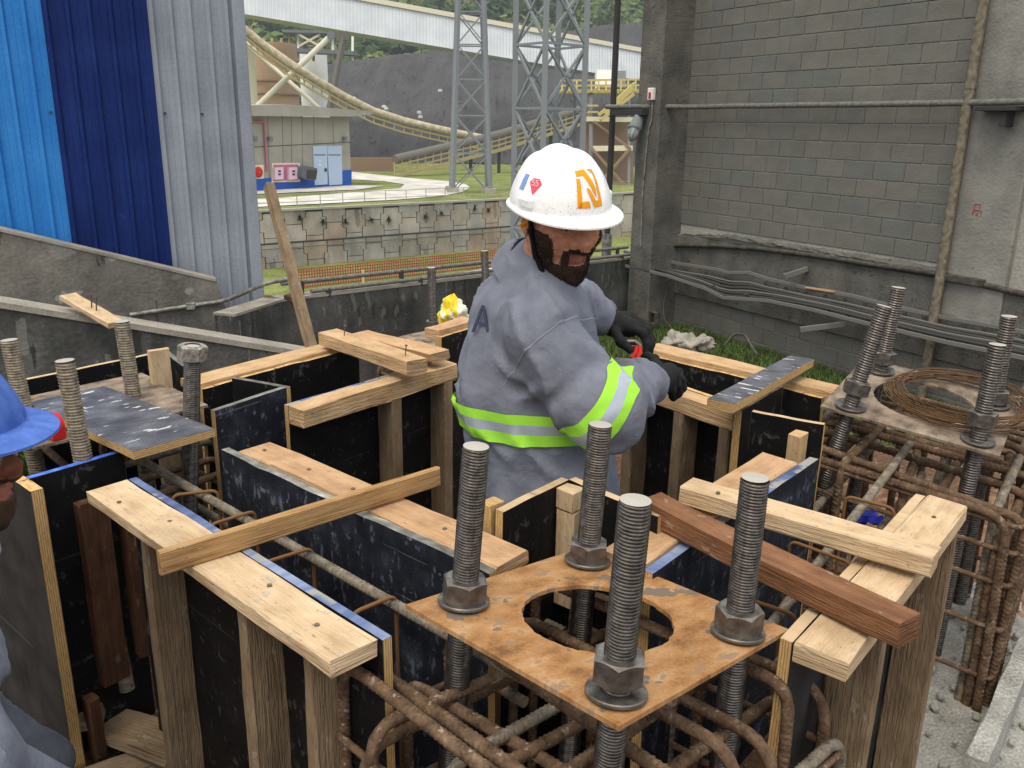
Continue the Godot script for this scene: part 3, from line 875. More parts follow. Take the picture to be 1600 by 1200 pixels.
	var lc := pw(996, 190, 0.62)
	var ld := (pw(986, 218, 0.75) - lc).normalized()
	var LB := Basis(Quaternion(Vector3.UP, -ld))
	mb = MB.new()
	_lathe(mb, Transform3D(LB, lc), [[0.03, 0.12], [0.06, 0.1], [0.08, 0.0], [0.095, -0.08], [0.1, -0.12], [0.08, -0.13]], 16)
	part("housing", mb, M.grey, t)
	mb = MB.new()
	_lathe(mb, Transform3D(LB, lc), [[0.075, -0.13], [0.072, -0.2], [0.05, -0.26], [0.001, -0.28]], 14)
	part("globe", mb, flat(150, 158, 160, 0.15), t)
	for i in 4:
		mb = MB.new()
		path = PackedVector3Array()
		for k in 9:
			var a := PI * k / 8.0
			path.append(lc + LB * (Vector3(cos(a) * 0.088 * cos(i * PI / 4), -0.13 - sin(a) * 0.17, cos(a) * 0.088 * sin(i * PI / 4))))
		mb.tube(path, 0.005, 5)
		part("guard_wire", mb, M.galv, t)
	# dark standpipe left of the column
	t = thing("standpipe", "tall dark vertical pipe standing left of the dark column", "pipe")
	mb = MB.new()
	var A0 := wp(10.75, -0.2, 0.5)
	path = PackedVector3Array([A0 + Vector3(0, -0.6, 0), A0, A0 + Vector3(0, 3, 0), A0 + Vector3(0, 7, 0)])
	mb.tube(path, 0.045, 12)
	part("pipe", mb, M.pipedark, t)
	mb = MB.new()
	mb.tube(PackedVector3Array([A0 + Vector3(0, -0.3, 0), A0 + Vector3(0, 0.28, 0)]), 0.075, 12)
	part("base_sleeve", mb, M.galv, t)
	# foot: socket box and stray cables in the grass
	t = thing("junction_box", "small open metal box at the foot of the dark column", "box")
	mb = MB.new()
	var jb := pw(1023, 497, 0.56)
	for e in [[-1, 0], [1, 0], [0, -1], [0, 1]]:
		mb.box(Transform3D(Basis(WD, Vector3.UP, WD.cross(Vector3.UP)), jb + WD * (e[0] * 0.07) + Vector3(0, e[1] * 0.08, 0)), Vector3(0.015 if e[0] else 0.15, 0.015 if e[1] else 0.17, 0.08))
	part("frame", mb, M.tray, t)
	t = thing("stray_cable", "thin pale cable hanging at the foot of the dark column", "cable")
	mb = MB.new()
	mb.tube(fillet([pw(1046, 440, 0.2), pw(1036, 475, 0.3), pw(1038, 500, 0.4), pw(1054, 518, 0.6)], 0.2, 0.05), 0.012, 6)
	part("cable", mb, M.tray, t)
	t = thing("stray_cable", "thin grey cable arching out of the grass below the wall", "cable")
	mb = MB.new()
	mb.tube(fillet([pz(1131, 540, 7.6), pz(1148, 520, 7.6), pz(1165, 524, 7.5), pz(1176, 545, 7.3), pz(1184, 556, 7.1)], 0.2, 0.05), 0.012, 6)
	part("cable", mb, M.tray, t)
	t = thing("rag_bundle", "crumpled dirty sack lying in the grass by the gloved hands", "sack")
	for k in 3:
		mb = MB.new()
		var G2 := PackedVector3Array()
		var cc := pz([1052, 1075, 1102][k], [533, 540, 535][k], 7.2)
		var R: float = [0.08, 0.1, 0.07][k]
		for i in 13:
			for j in 17:
				var th := PI * i / 12.0
				var fi := TAU * j / 16.0
				var dv := Vector3(sin(th) * cos(fi), cos(th), sin(th) * sin(fi))
				G2.append(cc + dv * R * (1.0 + noise.get_noise_3d(dv.x * 90 + k * 50, dv.y * 90, dv.z * 90) * 0.9) * Vector3(1.1, 0.9, 1.1))
		mb.grid(G2, 13, 17, 1, 1, true)
		part("fold", mb, M.coping, t)
func _lerp_px(arr: Array, x: float) -> float:
	for i in range(arr.size() - 1):
		if x <= arr[i + 1][0]:
			return lerpf(arr[i][1], arr[i + 1][1], (x - arr[i][0]) / (arr[i + 1][0] - arr[i][0]))
	return arr[-1][1]
func _lathe(mb: MB, xf: Transform3D, prof: Array, n: int):
	# profile [radius, height] from top to bottom
	var G := PackedVector3Array()
	for p in prof:
		for k in n + 1:
			var a := TAU * k / n
			G.append(xf * Vector3(cos(a) * p[0], p[1], sin(a) * p[0]))
	mb.grid(G, prof.size(), n + 1, 1, 1, false)

# ---------------------------------------------------------------- left side: shed and ramp walls
func left_side():
	var cs := ph(410, 452, -0.12)
	var dl := Vector3(-0.92, 0, 0.39).normalized()
	var nf := Vector3(0.39, 0, 0.92).normalized()
	var t := thing("metal_shed", "corrugated shed wall with sky blue, navy and grey stripes", "shed", Vector3.ZERO)
	var s1 := (pp(229, 2, cs, nf) - cs).dot(dl)
	var s2 := (pp(63, 2, cs, nf) - cs).dot(dl)
	# bottom boundaries lean the same way, so they are true verticals
	var secs := [["grey_sheet", 0.02, s1, M.shedgrey], ["navy_sheet", s1, s2, M.navy], ["blue_sheet", s2, s2 + 3.0 * (s2 - s1), M.skyblue]]
	var pitch := (s2 - s1) / 5.0
	for sc in secs:
		var n := int(round((sc[2] - sc[1]) / pitch))
		var mb := MB.new()
		var pr := []
		var pt: float = (sc[2] - sc[1]) / n
		for i in n:
			var b: float = sc[1] + pt * i
			# wide pan with a stiffening groove, then a raised rib
			for q in [[0.0, 0.0], [0.3, 0.0], [0.33, 0.004], [0.37, 0.004], [0.4, 0.0], [0.66, 0.0], [0.74, 0.032], [0.9, 0.032], [0.98, 0.0]]:
				pr.append([b + pt * q[0], q[1]])
		pr.append([sc[2], 0.0])
		for i in pr.size() - 1:
			var a0: Vector3 = cs + dl * pr[i][0] + nf * pr[i][1]
			var b0: Vector3 = cs + dl * pr[i + 1][0] + nf * pr[i + 1][1]
			mb.qf(Vector3(a0.x, -1.0, a0.z), Vector3(b0.x, -1.0, b0.z), Vector3(b0.x, 5.5, b0.z), Vector3(a0.x, 5.5, a0.z), nf)
		part(sc[0], mb, sc[3], t)
	# corner flashing and return wall
	var mb := MB.new()
	mb.box(Transform3D(Basis(dl, Vector3.UP, dl.cross(Vector3.UP)), Vector3(cs.x, 2.25, cs.z) + dl * 0.05 + nf * 0.02), Vector3(0.12, 6.5, 0.05), 0.006)
	part("corner_flashing", mb, M.shedgrey, t)
	mb = MB.new()
	var e0 := cs - dl * 0.005
	mb.qf(Vector3(e0.x, -1, e0.z), Vector3(e0.x, 5.5, e0.z), Vector3(e0.x, 5.5, e0.z) - nf * 4, Vector3(e0.x, -1, e0.z) - nf * 4, -dl)
	part("return_wall", mb, M.shedgrey, t)
	mb = MB.new()
	var rt := cs + dl * (s2 + 3.0 * (s2 - s1))
	mb.qf(Vector3(e0.x, 5.5, e0.z), Vector3(rt.x, 5.5, rt.z), Vector3(rt.x, 5.9, rt.z) - nf * 4, Vector3(e0.x, 5.9, e0.z) - nf * 4, Vector3.UP)
	part("roof", mb, M.shedgrey, t)
	for q in [[60, 177], [79, 175], [94, 174], [163, 176], [225, 178], [258, 177], [316, 178], [368, 176]]:
		mb = MB.new()
		var p := pp(q[0], q[1], cs + nf * 0.006, nf)
		mb.tube(PackedVector3Array([p - nf * 0.01, p + nf * 0.01]), 0.012, 6)
		part("screw", mb, M.pipedark, t)
	# upper ramp wall, in front of the shed
	t = thing("ramp_wall", "stained concrete wall with sloping top at the foot of the shed", "wall")
	var o1 := cs + nf * 0.35
	mb = MB.new()
	var P := []
	for q in [[-120, 331], [338, 438], [352, 480], [368, 540], [392, 760], [-120, 760]]: P.append(pp(q[0], q[1], o1, nf))
	prism(mb, P, nf, 0.16)
	part("wall_face", mb, M.concramp, t)
	mb = MB.new()
	prism(mb, [P[0] + Vector3(0, 0.012, 0) + nf * 0.01, P[1] + Vector3(0, 0.012, 0) + nf * 0.01, P[1] - Vector3(0, 0.015, 0) + nf * 0.01, P[0] - Vector3(0, 0.015, 0) + nf * 0.01], nf, 0.18)
	part("coping", mb, M.coping, t)
	mb = MB.new()
	var hk := pp(152, 405, o1 + nf * 0.02, nf)
	mb.tube(PackedVector3Array([hk + Vector3(0, 0.05, 0), hk + nf * 0.04, hk + Vector3(0.01, -0.06, 0) + nf * 0.03]), 0.01, 6)
	part("hook", mb, M.pipedark, t)
	# lower ramp wall with pale coping
	t = thing("ramp_wall", "dark stained low wall with pale sloping coping behind the left bolts", "wall")
	var o2 := pz(190, 505, 5.15)
	P = []
	for q in [[-200, 447], [540, 566], [560, 800], [-200, 900]]: P.append(pp(q[0], q[1], o2, nf))
	mb = MB.new()
	prism(mb, P, nf, 0.14)
	part("wall_face", mb, M.concwet, t)
	mb = MB.new()
	prism(mb, [P[0] + Vector3(0, 0.03, 0) + nf * 0.012, P[1] + Vector3(0, 0.03, 0) + nf * 0.012, P[1] - Vector3(0, 0.006, 0) + nf * 0.012, P[0] - Vector3(0, 0.006, 0) + nf * 0.012], nf, 0.17)
	part("coping", mb, M.coping, t)
	# ramp slab between them
	mb = MB.new()
	var r0 := pp(-200, 880, o2, nf)
	var r1 := pp(560, 780, o2, nf)
	mb.qf(r0, r1, r1 - nf * 3.4, r0 - nf * 3.4, Vector3.UP)
	struct("ramp", mb, M.concramp, "concrete ramp between the two sloping walls", "ramp")
	# back parapet
	t = thing("parapet_wall", "dark wet concrete parapet with pale top behind the pit", "wall")
	var pts := [ph(366, 494, -0.12), ph(442, 470, -0.14), wp(10.3, -0.25, 0.35)]
	for i in 2:
		var A: Vector3 = pts[i]
		var B: Vector3 = pts[i + 1]
		var nn := (B - A).cross(Vector3.UP).normalized()
		if nn.z < 0: nn = -nn
		nn.y = 0
		mb = MB.new()
		prism(mb, [A, B, Vector3(B.x, -2.6, B.z), Vector3(A.x, -2.6, A.z)], nn, 0.22)
		part("wall_face", mb, M.concwet, t)
		mb = MB.new()
		prism(mb, [A + Vector3(0, 0.02, 0) + nn * 0.006, B + Vector3(0, 0.02, 0) + nn * 0.006, B - Vector3(0, 0.006, 0) + nn * 0.006, A - Vector3(0, 0.006, 0) + nn * 0.006], nn, 0.235)
		part("coping", mb, M.coping, t)
	# conduits
	var pdir: Vector3 = (pts[2] - pts[1]).normalized()
	var pn := pdir.cross(Vector3.UP).normalized()
	t = thing("conduit", "thin pale conduit climbing from the ramp wall to the parapet top", "conduit")
	mb = MB.new()
	var path := fillet([pp(203, 492, o1 + nf * 0.03, nf), pp(352, 470, o1 + nf * 0.03, nf), pz(420, 441, 8.6), pz(452, 437, 8.9)], 0.12, 0.1)
	mb.tube(path, 0.022, 8)
	part("pipe", mb, M.galv, t)
	mb = MB.new()
	var cb := pp(299, 478, o1 + nf * 0.03, nf)
	mb.box(Transform3D(Basis.IDENTITY, cb), Vector3(0.09, 0.07, 0.07), 0.005)
	part("clamp", mb, M.galv, t)
	for q in [[448, 438, 0.16, 0.1], [478, 458, 0.06, 0.02]]:
		t = thing("conduit", ["upper grey pipe run on stands along the parapet top", "lower grey pipe run lying along the parapet top"][0 if q[2] > 0.1 else 1], "conduit")
		mb = MB.new()
		var a: Vector3 = pts[1] + Vector3(0, q[2], 0) - pn * q[3] + pdir * (0.05 if q[2] > 0.1 else 0.35)
		var b: Vector3 = pts[2] + Vector3(0, q[2], 0) - pn * q[3]
		mb.tube(PackedVector3Array([a, a.lerp(b, 0.5), b]), 0.024, 8)
		part("pipe", mb, M.pipe, t)
		for k in 5:
			mb = MB.new()
			var p: Vector3 = a.lerp(b, 0.04 + k * 0.23)
			mb.box(Transform3D(Basis.IDENTITY, p - Vector3(0, q[2] * 0.5, 0)), Vector3(0.05, q[2] + 0.03, 0.06), 0.004)
			part("stand", mb, M.pipedark, t)
	t = thing("wood_scrap", "curled dark wood scrap lying on the parapet corner", "wood scrap", Vector3.ZERO, "")
	tim(t, "offcut", pz(450, 463, 8.7), pz(468, 470, 8.6), 0.1, 0.05, M.dkbrown)
	# plastic bag
	t = thing("plastic_bag", "crumpled cream plastic bag with yellow and green print near the far bolt", "bag")
	var bc := pz(706, 492, 4.2)
	mb = MB.new()
	var y1 := MB.new()
	var g1 := MB.new()
	var G := PackedVector3Array()
	var rows := 22
	var cols := 33
	for i in rows:
		for j in cols:
			var th := PI * i / (rows - 1)
			var fi := TAU * j / (cols - 1)
			var dv := Vector3(sin(th) * cos(fi), cos(th), sin(th) * sin(fi))
			var r := 0.072 * (1.0 + 0.55 * noise.get_noise_3d(dv.x * 120.0, dv.y * 120.0, dv.z * 120.0) + 0.2 * noise.get_noise_3d(dv.x * 400.0, dv.y * 400.0, dv.z * 400.0))
			G.append(bc + dv * r * Vector3(0.95, 1.15, 0.8))
	mb.grid(G, rows, cols, 1, 1, true)
	# print: faces of the bag picked by a banded pattern
	var ni := PackedInt32Array()
	for k in range(0, mb.ix.size(), 3):
		var p := (mb.v[mb.ix[k]] + mb.v[mb.ix[k + 1]] + mb.v[mb.ix[k + 2]]) / 3.0 - bc
		var w := noise.get_noise_3d(p.x * 900.0, p.y * 900.0, p.z * 900.0)
		if p.x < 0.03 and w > 0.08:
			y1.ix.append_array([mb.ix[k], mb.ix[k + 1], mb.ix[k + 2]])
		elif p.x < 0.03 and w < -0.2:
			g1.ix.append_array([mb.ix[k], mb.ix[k + 1], mb.ix[k + 2]])
		else:
			ni.append_array([mb.ix[k], mb.ix[k + 1], mb.ix[k + 2]])
	mb.ix = ni
	for m in [y1, g1]:
		m.v = mb.v; m.n = mb.n; m.uv = mb.uv
	var am := ArrayMesh.new()
	mb.surf(am, M.bag)
	y1.surf(am, M.bagyellow)
	g1.surf(am, M.baggreen)
	obj("film", am, t)

# ---------------------------------------------------------------- ground
func grounds():
	var mb := MB.new()
	var n := 110
	var G := PackedVector3Array()
	for i in n:
		for j in n:
			var x := lerpf(-9.0, 9.0, j / float(n - 1))
			var z := lerpf(3.0, -14.5, i / float(n - 1))
			G.append(Vector3(x, ground_y(x, z), z))
	mb.grid(G, n, n, 1, 1, true)
	# keep the sheet on this side of the parapet: faces beyond it are dropped
	struct("ground", mb, M.soil, "brown soil of the building pit and yard")
	# grass by the block wall and below the ramp wall
	for zone in [["tall green grass at the foot of the block wall", 0], ["weeds at the foot of the low ramp wall", 1]]:
		var mm := MultiMesh.new()
		mm.transform_format = MultiMesh.TRANSFORM_3D
		var gm := ArrayMesh.new()
		var rg := RandomNumberGenerator.new()
		rg.seed = 5
		for k in 4:
			var bm := MB.new()
			for i in [2, 2, 2, 1][k]:
				var a := rg.randf() * TAU
				var at := Vector3(rg.randf_range(-0.03, 0.03), 0, rg.randf_range(-0.03, 0.03))
				var ln := Vector3(cos(a + 1.5), 0, sin(a + 1.5)) * rg.randf_range(0.01, 0.05)
				var dr := Vector3(cos(a), 0, sin(a)) * 0.0045
				var h := rg.randf_range(0.06, 0.13)
				bm.qf(at - dr, at + dr, at + dr * 0.7 + ln * 0.4 + Vector3(0, h * 0.55, 0), at - dr * 0.7 + ln * 0.4 + Vector3(0, h * 0.55, 0), Vector3(0, 0, 1))
				bm.t(at - dr * 0.7 + ln * 0.4 + Vector3(0, h * 0.55, 0), at + dr * 0.7 + ln * 0.4 + Vector3(0, h * 0.55, 0), at + ln * 1.3 + Vector3(0, h, 0))
			bm.surf(gm, M.grassblade[k])
		mm.mesh = gm
		var list := []
		var r2 := RandomNumberGenerator.new()
		r2.seed = 77 + zone[1]
		if zone[1] == 0:
			while list.size() < 13000:
				var s := r2.randf_range(4.6, 10.1)
				var off := 0.02 + 3.9 * pow(r2.randf(), 1.2)
				if s > 9.6 and off < 0.55: continue
				var p := wp(s, 0, off)
				if r2.randf() > 0.55 + 0.9 * noise.get_noise_2d(p.x * 120, p.z * 120): continue
				p.y = ground_y(p.x, p.z)
				if Vector2(p.x - 1.3, p.z + 2.6).length() < 2.6: continue
				if p.y > -0.5 + 0.2 * noise.get_noise_2d(p.x * 90, p.z * 90): continue
				list.append(p)
		else:
			while list.size() < 1500:
				var p := pz(r2.randf_range(-40, 130), 575, r2.randf_range(3.9, 4.75))
				p.y = ground_y(p.x, p.z)
				list.append(p)
		mm.instance_count = list.size()
		for i in list.size():
			var sc := r2.randf_range(0.45, 1.2) * (1.0 if zone[1] == 0 else 1.6)
			mm.set_instance_transform(i, Transform3D(Basis(Vector3.UP, r2.randf() * TAU).scaled(Vector3(sc * 1.2, sc, sc * 1.2)), list[i]))
		var mi := MultiMeshInstance3D.new()
		mi.multimesh = mm
		mi.name = numbered("grass")
		add_child(mi)
		tag(mi, zone[0], "grass", "", "stuff")
	# rubble trench beside the right form
	var t := thing("trench_kerb", "rough cement coated board edging the rubble trench", "board")
	tim(t, "board", ph(1520, 1215, 0.09), ph(1612, 1005, 0.1), 0.05, 0.12, M.rubble, Vector3.UP, 0.004)
	mb = MB.new()
	G = PackedVector3Array()
	var c0 := ph(1540, 1090, 0.03)
	for i in 40:
		for j in 40:
			var p := c0 + UU * lerpf(-0.75, 0.75, j / 39.0) - VV * lerpf(-0.32, 0.9, i / 39.0)
			p.y = 0.035 + noise.get_noise_2d(p.x * 500, p.z * 500) * 0.03 + noise.get_noise_2d(p.x * 1500, p.z * 1500) * 0.015
			G.append(p)
	mb.grid(G, 40, 40, 1, 1, true)
	var gr := struct("rubble_ground", mb, M.rubble, "grey broken cement and gravel beside the right form")
	var r3 := RandomNumberGenerator.new()
	r3.seed = 8
	var stn := MB.new()
	for i in 420:
		var p := c0 + UU * r3.randf_range(-0.7, 0.75) - VV * r3.randf_range(-0.3, 0.85)
		p.y = 0.05 + noise.get_noise_2d(p.x * 500, p.z * 500) * 0.03
		var s := 0.006 + 0.02 * pow(r3.randf(), 3.0)
		stn.box(Transform3D(Basis.from_euler(Vector3(r3.randf() * 3, r3.randf() * 3, r3.randf() * 3)), p), Vector3(s * 1.4, s, s * 1.1), s * 0.25)
	var so := obj("gravel", stn.mesh(M.rubble))
	tag(so, "loose grey stones scattered over the rubble trench", "gravel", "", "stuff")
	mb = MB.new()
	G = PackedVector3Array()
	var c1 := ph(1600, 930, 0.03)
	for i in 24:
		for j in 24:
			var p := c1 + Vector3(lerpf(-0.35, 1.6, j / 23.0), 0, lerpf(0.55, -1.2, i / 23.0))
			var e: float = minf(minf(i, 23 - i), minf(j, 23 - j)) / 5.0
			p.y = -0.03 + minf(e, 1.0) * 0.09 + noise.get_noise_2d(p.x * 200, p.z * 200) * 0.04
			G.append(p)
	mb.grid(G, 24, 24, 1, 1, true)
	struct("soil_heap", mb, M.redsoil, "reddish soil heap beside the right rebar cage")

# ---------------------------------------------------------------- far yard
const PLAT := -3.35
func far_box(parent: Node, called: String, m: Material, a: Vector3, b: Vector3, w: float, h: float):
	var mb := MB.new()
	mb.box(Transform3D(basis_dir(b - a), (a + b) * 0.5), Vector3((b - a).length(), h, w), 0.0)
	return part(called, mb, m, parent)
func bar(mb: MB, a: Vector3, b: Vector3, w: float):
	mb.box(Transform3D(basis_dir(b - a), (a + b) * 0.5), Vector3((b - a).length(), w, w), 0.0)
func sheet(called: String, m: Material, label: String, y: float, px: Array, cat := "ground"):
	var mb := MB.new()
	var P := []
	for q in px: P.append(ph(q[0], q[1], y))
	prism(mb, P, Vector3.UP, 0.0)
	struct(called, mb, m, label, cat)
func far_yard():
	# lower ground in front of the retaining wall, platform behind it
	var mb := MB.new()
	mb.qf(Vector3(-60, -6.62, -10.5), Vector3(60, -6.62, -10.5), Vector3(60, -6.62, -75), Vector3(-60, -6.62, -75), Vector3.UP)
	struct("lower_ground", mb, M.lawn, "grassy lower yard before the panel retaining wall")
	var T0 := ph(380, 333, PLAT)
	var T1 := ph(800, 312, PLAT)
	var wd := (T1 - T0).normalized()
	var wn := wd.cross(Vector3.UP).normalized()
	if wn.z < 0: wn = -wn
	var a := T0 - wd * 25.0
	var b := T1 + wd * 45.0
	mb = MB.new()
	mb.qf(a, b, b - wn * 600.0 + wd * 300.0, a - wn * 600.0 - wd * 300.0, Vector3.UP)
	struct("platform_ground", mb, M.lawn, "grassy plant platform behind the retaining wall")
	sheet("road", M.road, "pale concrete road curving past the small building", PLAT + 0.05, [[340, 334 - 6], [420, 322], [520, 317], [620, 312], [690, 306], [722, 300], [735, 293], [728, 288], [700, 283], [640, 278], [590, 273], [548, 268], [545, 280], [600, 283], [632, 288], [625, 294], [590, 297], [520, 303], [440, 309], [340, 313]], "road")
	sheet("pavement", M.road, "pale paving strip along the front of the small building", PLAT + 0.05, [[380, 299], [550, 289], [600, 290], [560, 296], [380, 304]], "pavement")
	# retaining wall of cross-shaped panels
	var t := thing("retaining_wall", "retaining wall of interlocking cross shaped concrete panels", "wall")
	mb = MB.new()
	var wc := (a + b) * 0.5
	mb.box(Transform3D(Basis(wd, Vector3.UP, wd.cross(Vector3.UP)), Vector3(wc.x, -5.05, wc.z) - wn * 0.4), Vector3((b - a).length(), 3.36, 0.6), 0.0)
	part("joint_backing", mb, M.joint, t)
	var r2 := RandomNumberGenerator.new()
	r2.seed = 3
	var W := 1.32
	var Hh := 1.42
	var n0 := -4
	for i in range(n0, 24):
		for k in 4:
			var cx := i * W + 0.35
			var cy := PLAT - 0.1 - Hh * (k - 0.0) + (Hh * 0.5 if posmod(i, 2) == 0 else 0.0) - Hh * 0.5
			var w2 := W * 0.5 - 0.012
			var nt := 0.13
			var h2 := Hh * 0.5 - 0.02
			var q := Hh * 0.25
			var poly := [[-w2 + nt, h2], [w2 - nt, h2], [w2 - nt, q], [w2 + nt - 0.04, q - 0.02], [w2 + nt - 0.04, -q + 0.02], [w2 - nt, -q], [w2 - nt, -h2], [-w2 + nt, -h2], [-w2 + nt, -q], [-w2 - nt + 0.04, -q + 0.02], [-w2 - nt + 0.04, q - 0.02], [-w2 + nt, q]]
			if cy - h2 > PLAT or cy + h2 < -6.6: continue
			var P := []
			for p in poly:
				P.append(Vector3(T0.x, 0, T0.z) + wd * (cx + p[0]) + Vector3(0, clampf(cy + p[1], -6.62, PLAT + 0.04), 0) + wn * 0.0)
			mb = MB.new()
			prism(mb, P, wn, 0.09)
			part("panel", mb, M.panelwall[r2.randi() % 4], t)
	# capping kerb + railing
	mb = MB.new()
	far_box(t, "capping", M.hut, T0 - wd * 20 + Vector3(0, 0.06, 0) - wn * 0.15, T1 + wd * 30 + Vector3(0, 0.06, 0) - wn * 0.15, 0.45, 0.12)
	t = thing("pipe_rail", "dark pipe run fixed along the retaining wall at mid height", "pipe")
	for q in [[-5.15, 0.06, M.pipedark], [-5.45, 0.035, M.pipe]]:
		mb = MB.new()
		var pa := Vector3(T0.x, q[0], T0.z) - wd * 10.0 + wn * 0.25
		mb.tube(PackedVector3Array([pa, pa + wd * 40.0]), q[1], 6)
		part("pipe", mb, q[2], t)
	t = thing("railing", "thin grey railing along the top of the retaining wall", "railing")
	for y in [0.45, 0.9]:
		mb = MB.new()
		bar(mb, T0 - wd * 5 + Vector3(0, y, 0) - wn * 0.5, T1 + wd * 12 + Vector3(0, y, 0) - wn * 0.5, 0.035)
		part("rail", mb, M.hut, t)
	for i in 22:
		mb = MB.new()
		var p := T0 + wd * (i * 1.5 - 4) - wn * 0.5
		bar(mb, p, p + Vector3(0, 0.92, 0), 0.045)
		part("post", mb, M.hut, t)
	# ferns growing out of the joints
	for i in 9:
		var sx: float = [505, 540, 580, 607, 664, 690, 742, 763, 468][i]
		var sy: float = [345, 345, 342, 341, 338, 332, 325, 328, 340][i]
		t = thing("wall_fern", "dark fern growing from a joint of the panel wall", "plant", Vector3.ZERO, "ferns on the panel wall")
		mb = MB.new()
		var c := pp(sx, sy, T0 + wn * 0.05, wn)
		for k in 26:
			var d := (wd * r2.randf_range(-1, 1) + Vector3(0, r2.randf_range(-0.9, 0.7), 0) + wn * r2.randf_range(0.2, 1.0)).normalized() * r2.randf_range(0.2, 0.55)
			var sd := d.cross(Vector3.UP).normalized() * 0.05
			mb.t(c - sd, c + sd, c + d)
			mb.t(c - sd, c + d, c + sd)
		part("fronds", mb, M.leafy[2], t)
	# orange net fence, white sheets, post
	t = thing("safety_net", "orange plastic safety net fence beyond the parapet", "fence")
	var f0 := ph(455, 452, -6.6)
	var f1 := ph(775, 416, -6.6)
	for i in 90:
		mb = MB.new()
		var p := f0.lerp(f1, i / 89.0)
		bar(mb, p, p + Vector3(0, 1.0, 0), 0.05)
		part("strand", mb, M.orange, t)
	for k in 7:
		mb = MB.new()
		bar(mb, f0 + Vector3(0, 0.05 + k * 0.155, 0), f1 + Vector3(0, 0.05 + k * 0.155, 0), 0.05)
		part("strand", mb, M.orange, t)
	t = thing("white_roof", "low white sheet roof lying beyond the parapet", "roof")
	mb = MB.new()
	prism(mb, [pz(640, 436, 40), pz(775, 418, 42), pz(790, 436, 36), pz(690, 447, 35)], Vector3(0, 1, 0.1), 0.15)
	part("sheet", mb, M.white, t)
	t = thing("yellow_post", "small yellow post in front of the orange net", "post")
	mb = MB.new()
	bar(mb, ph(568, 449, -6.6), ph(568, 449, -6.6) + Vector3(0, 0.9, 0), 0.12)
	part("post", mb, M.yellow, t)
	hut(wd)
	towers()
	plant_far()
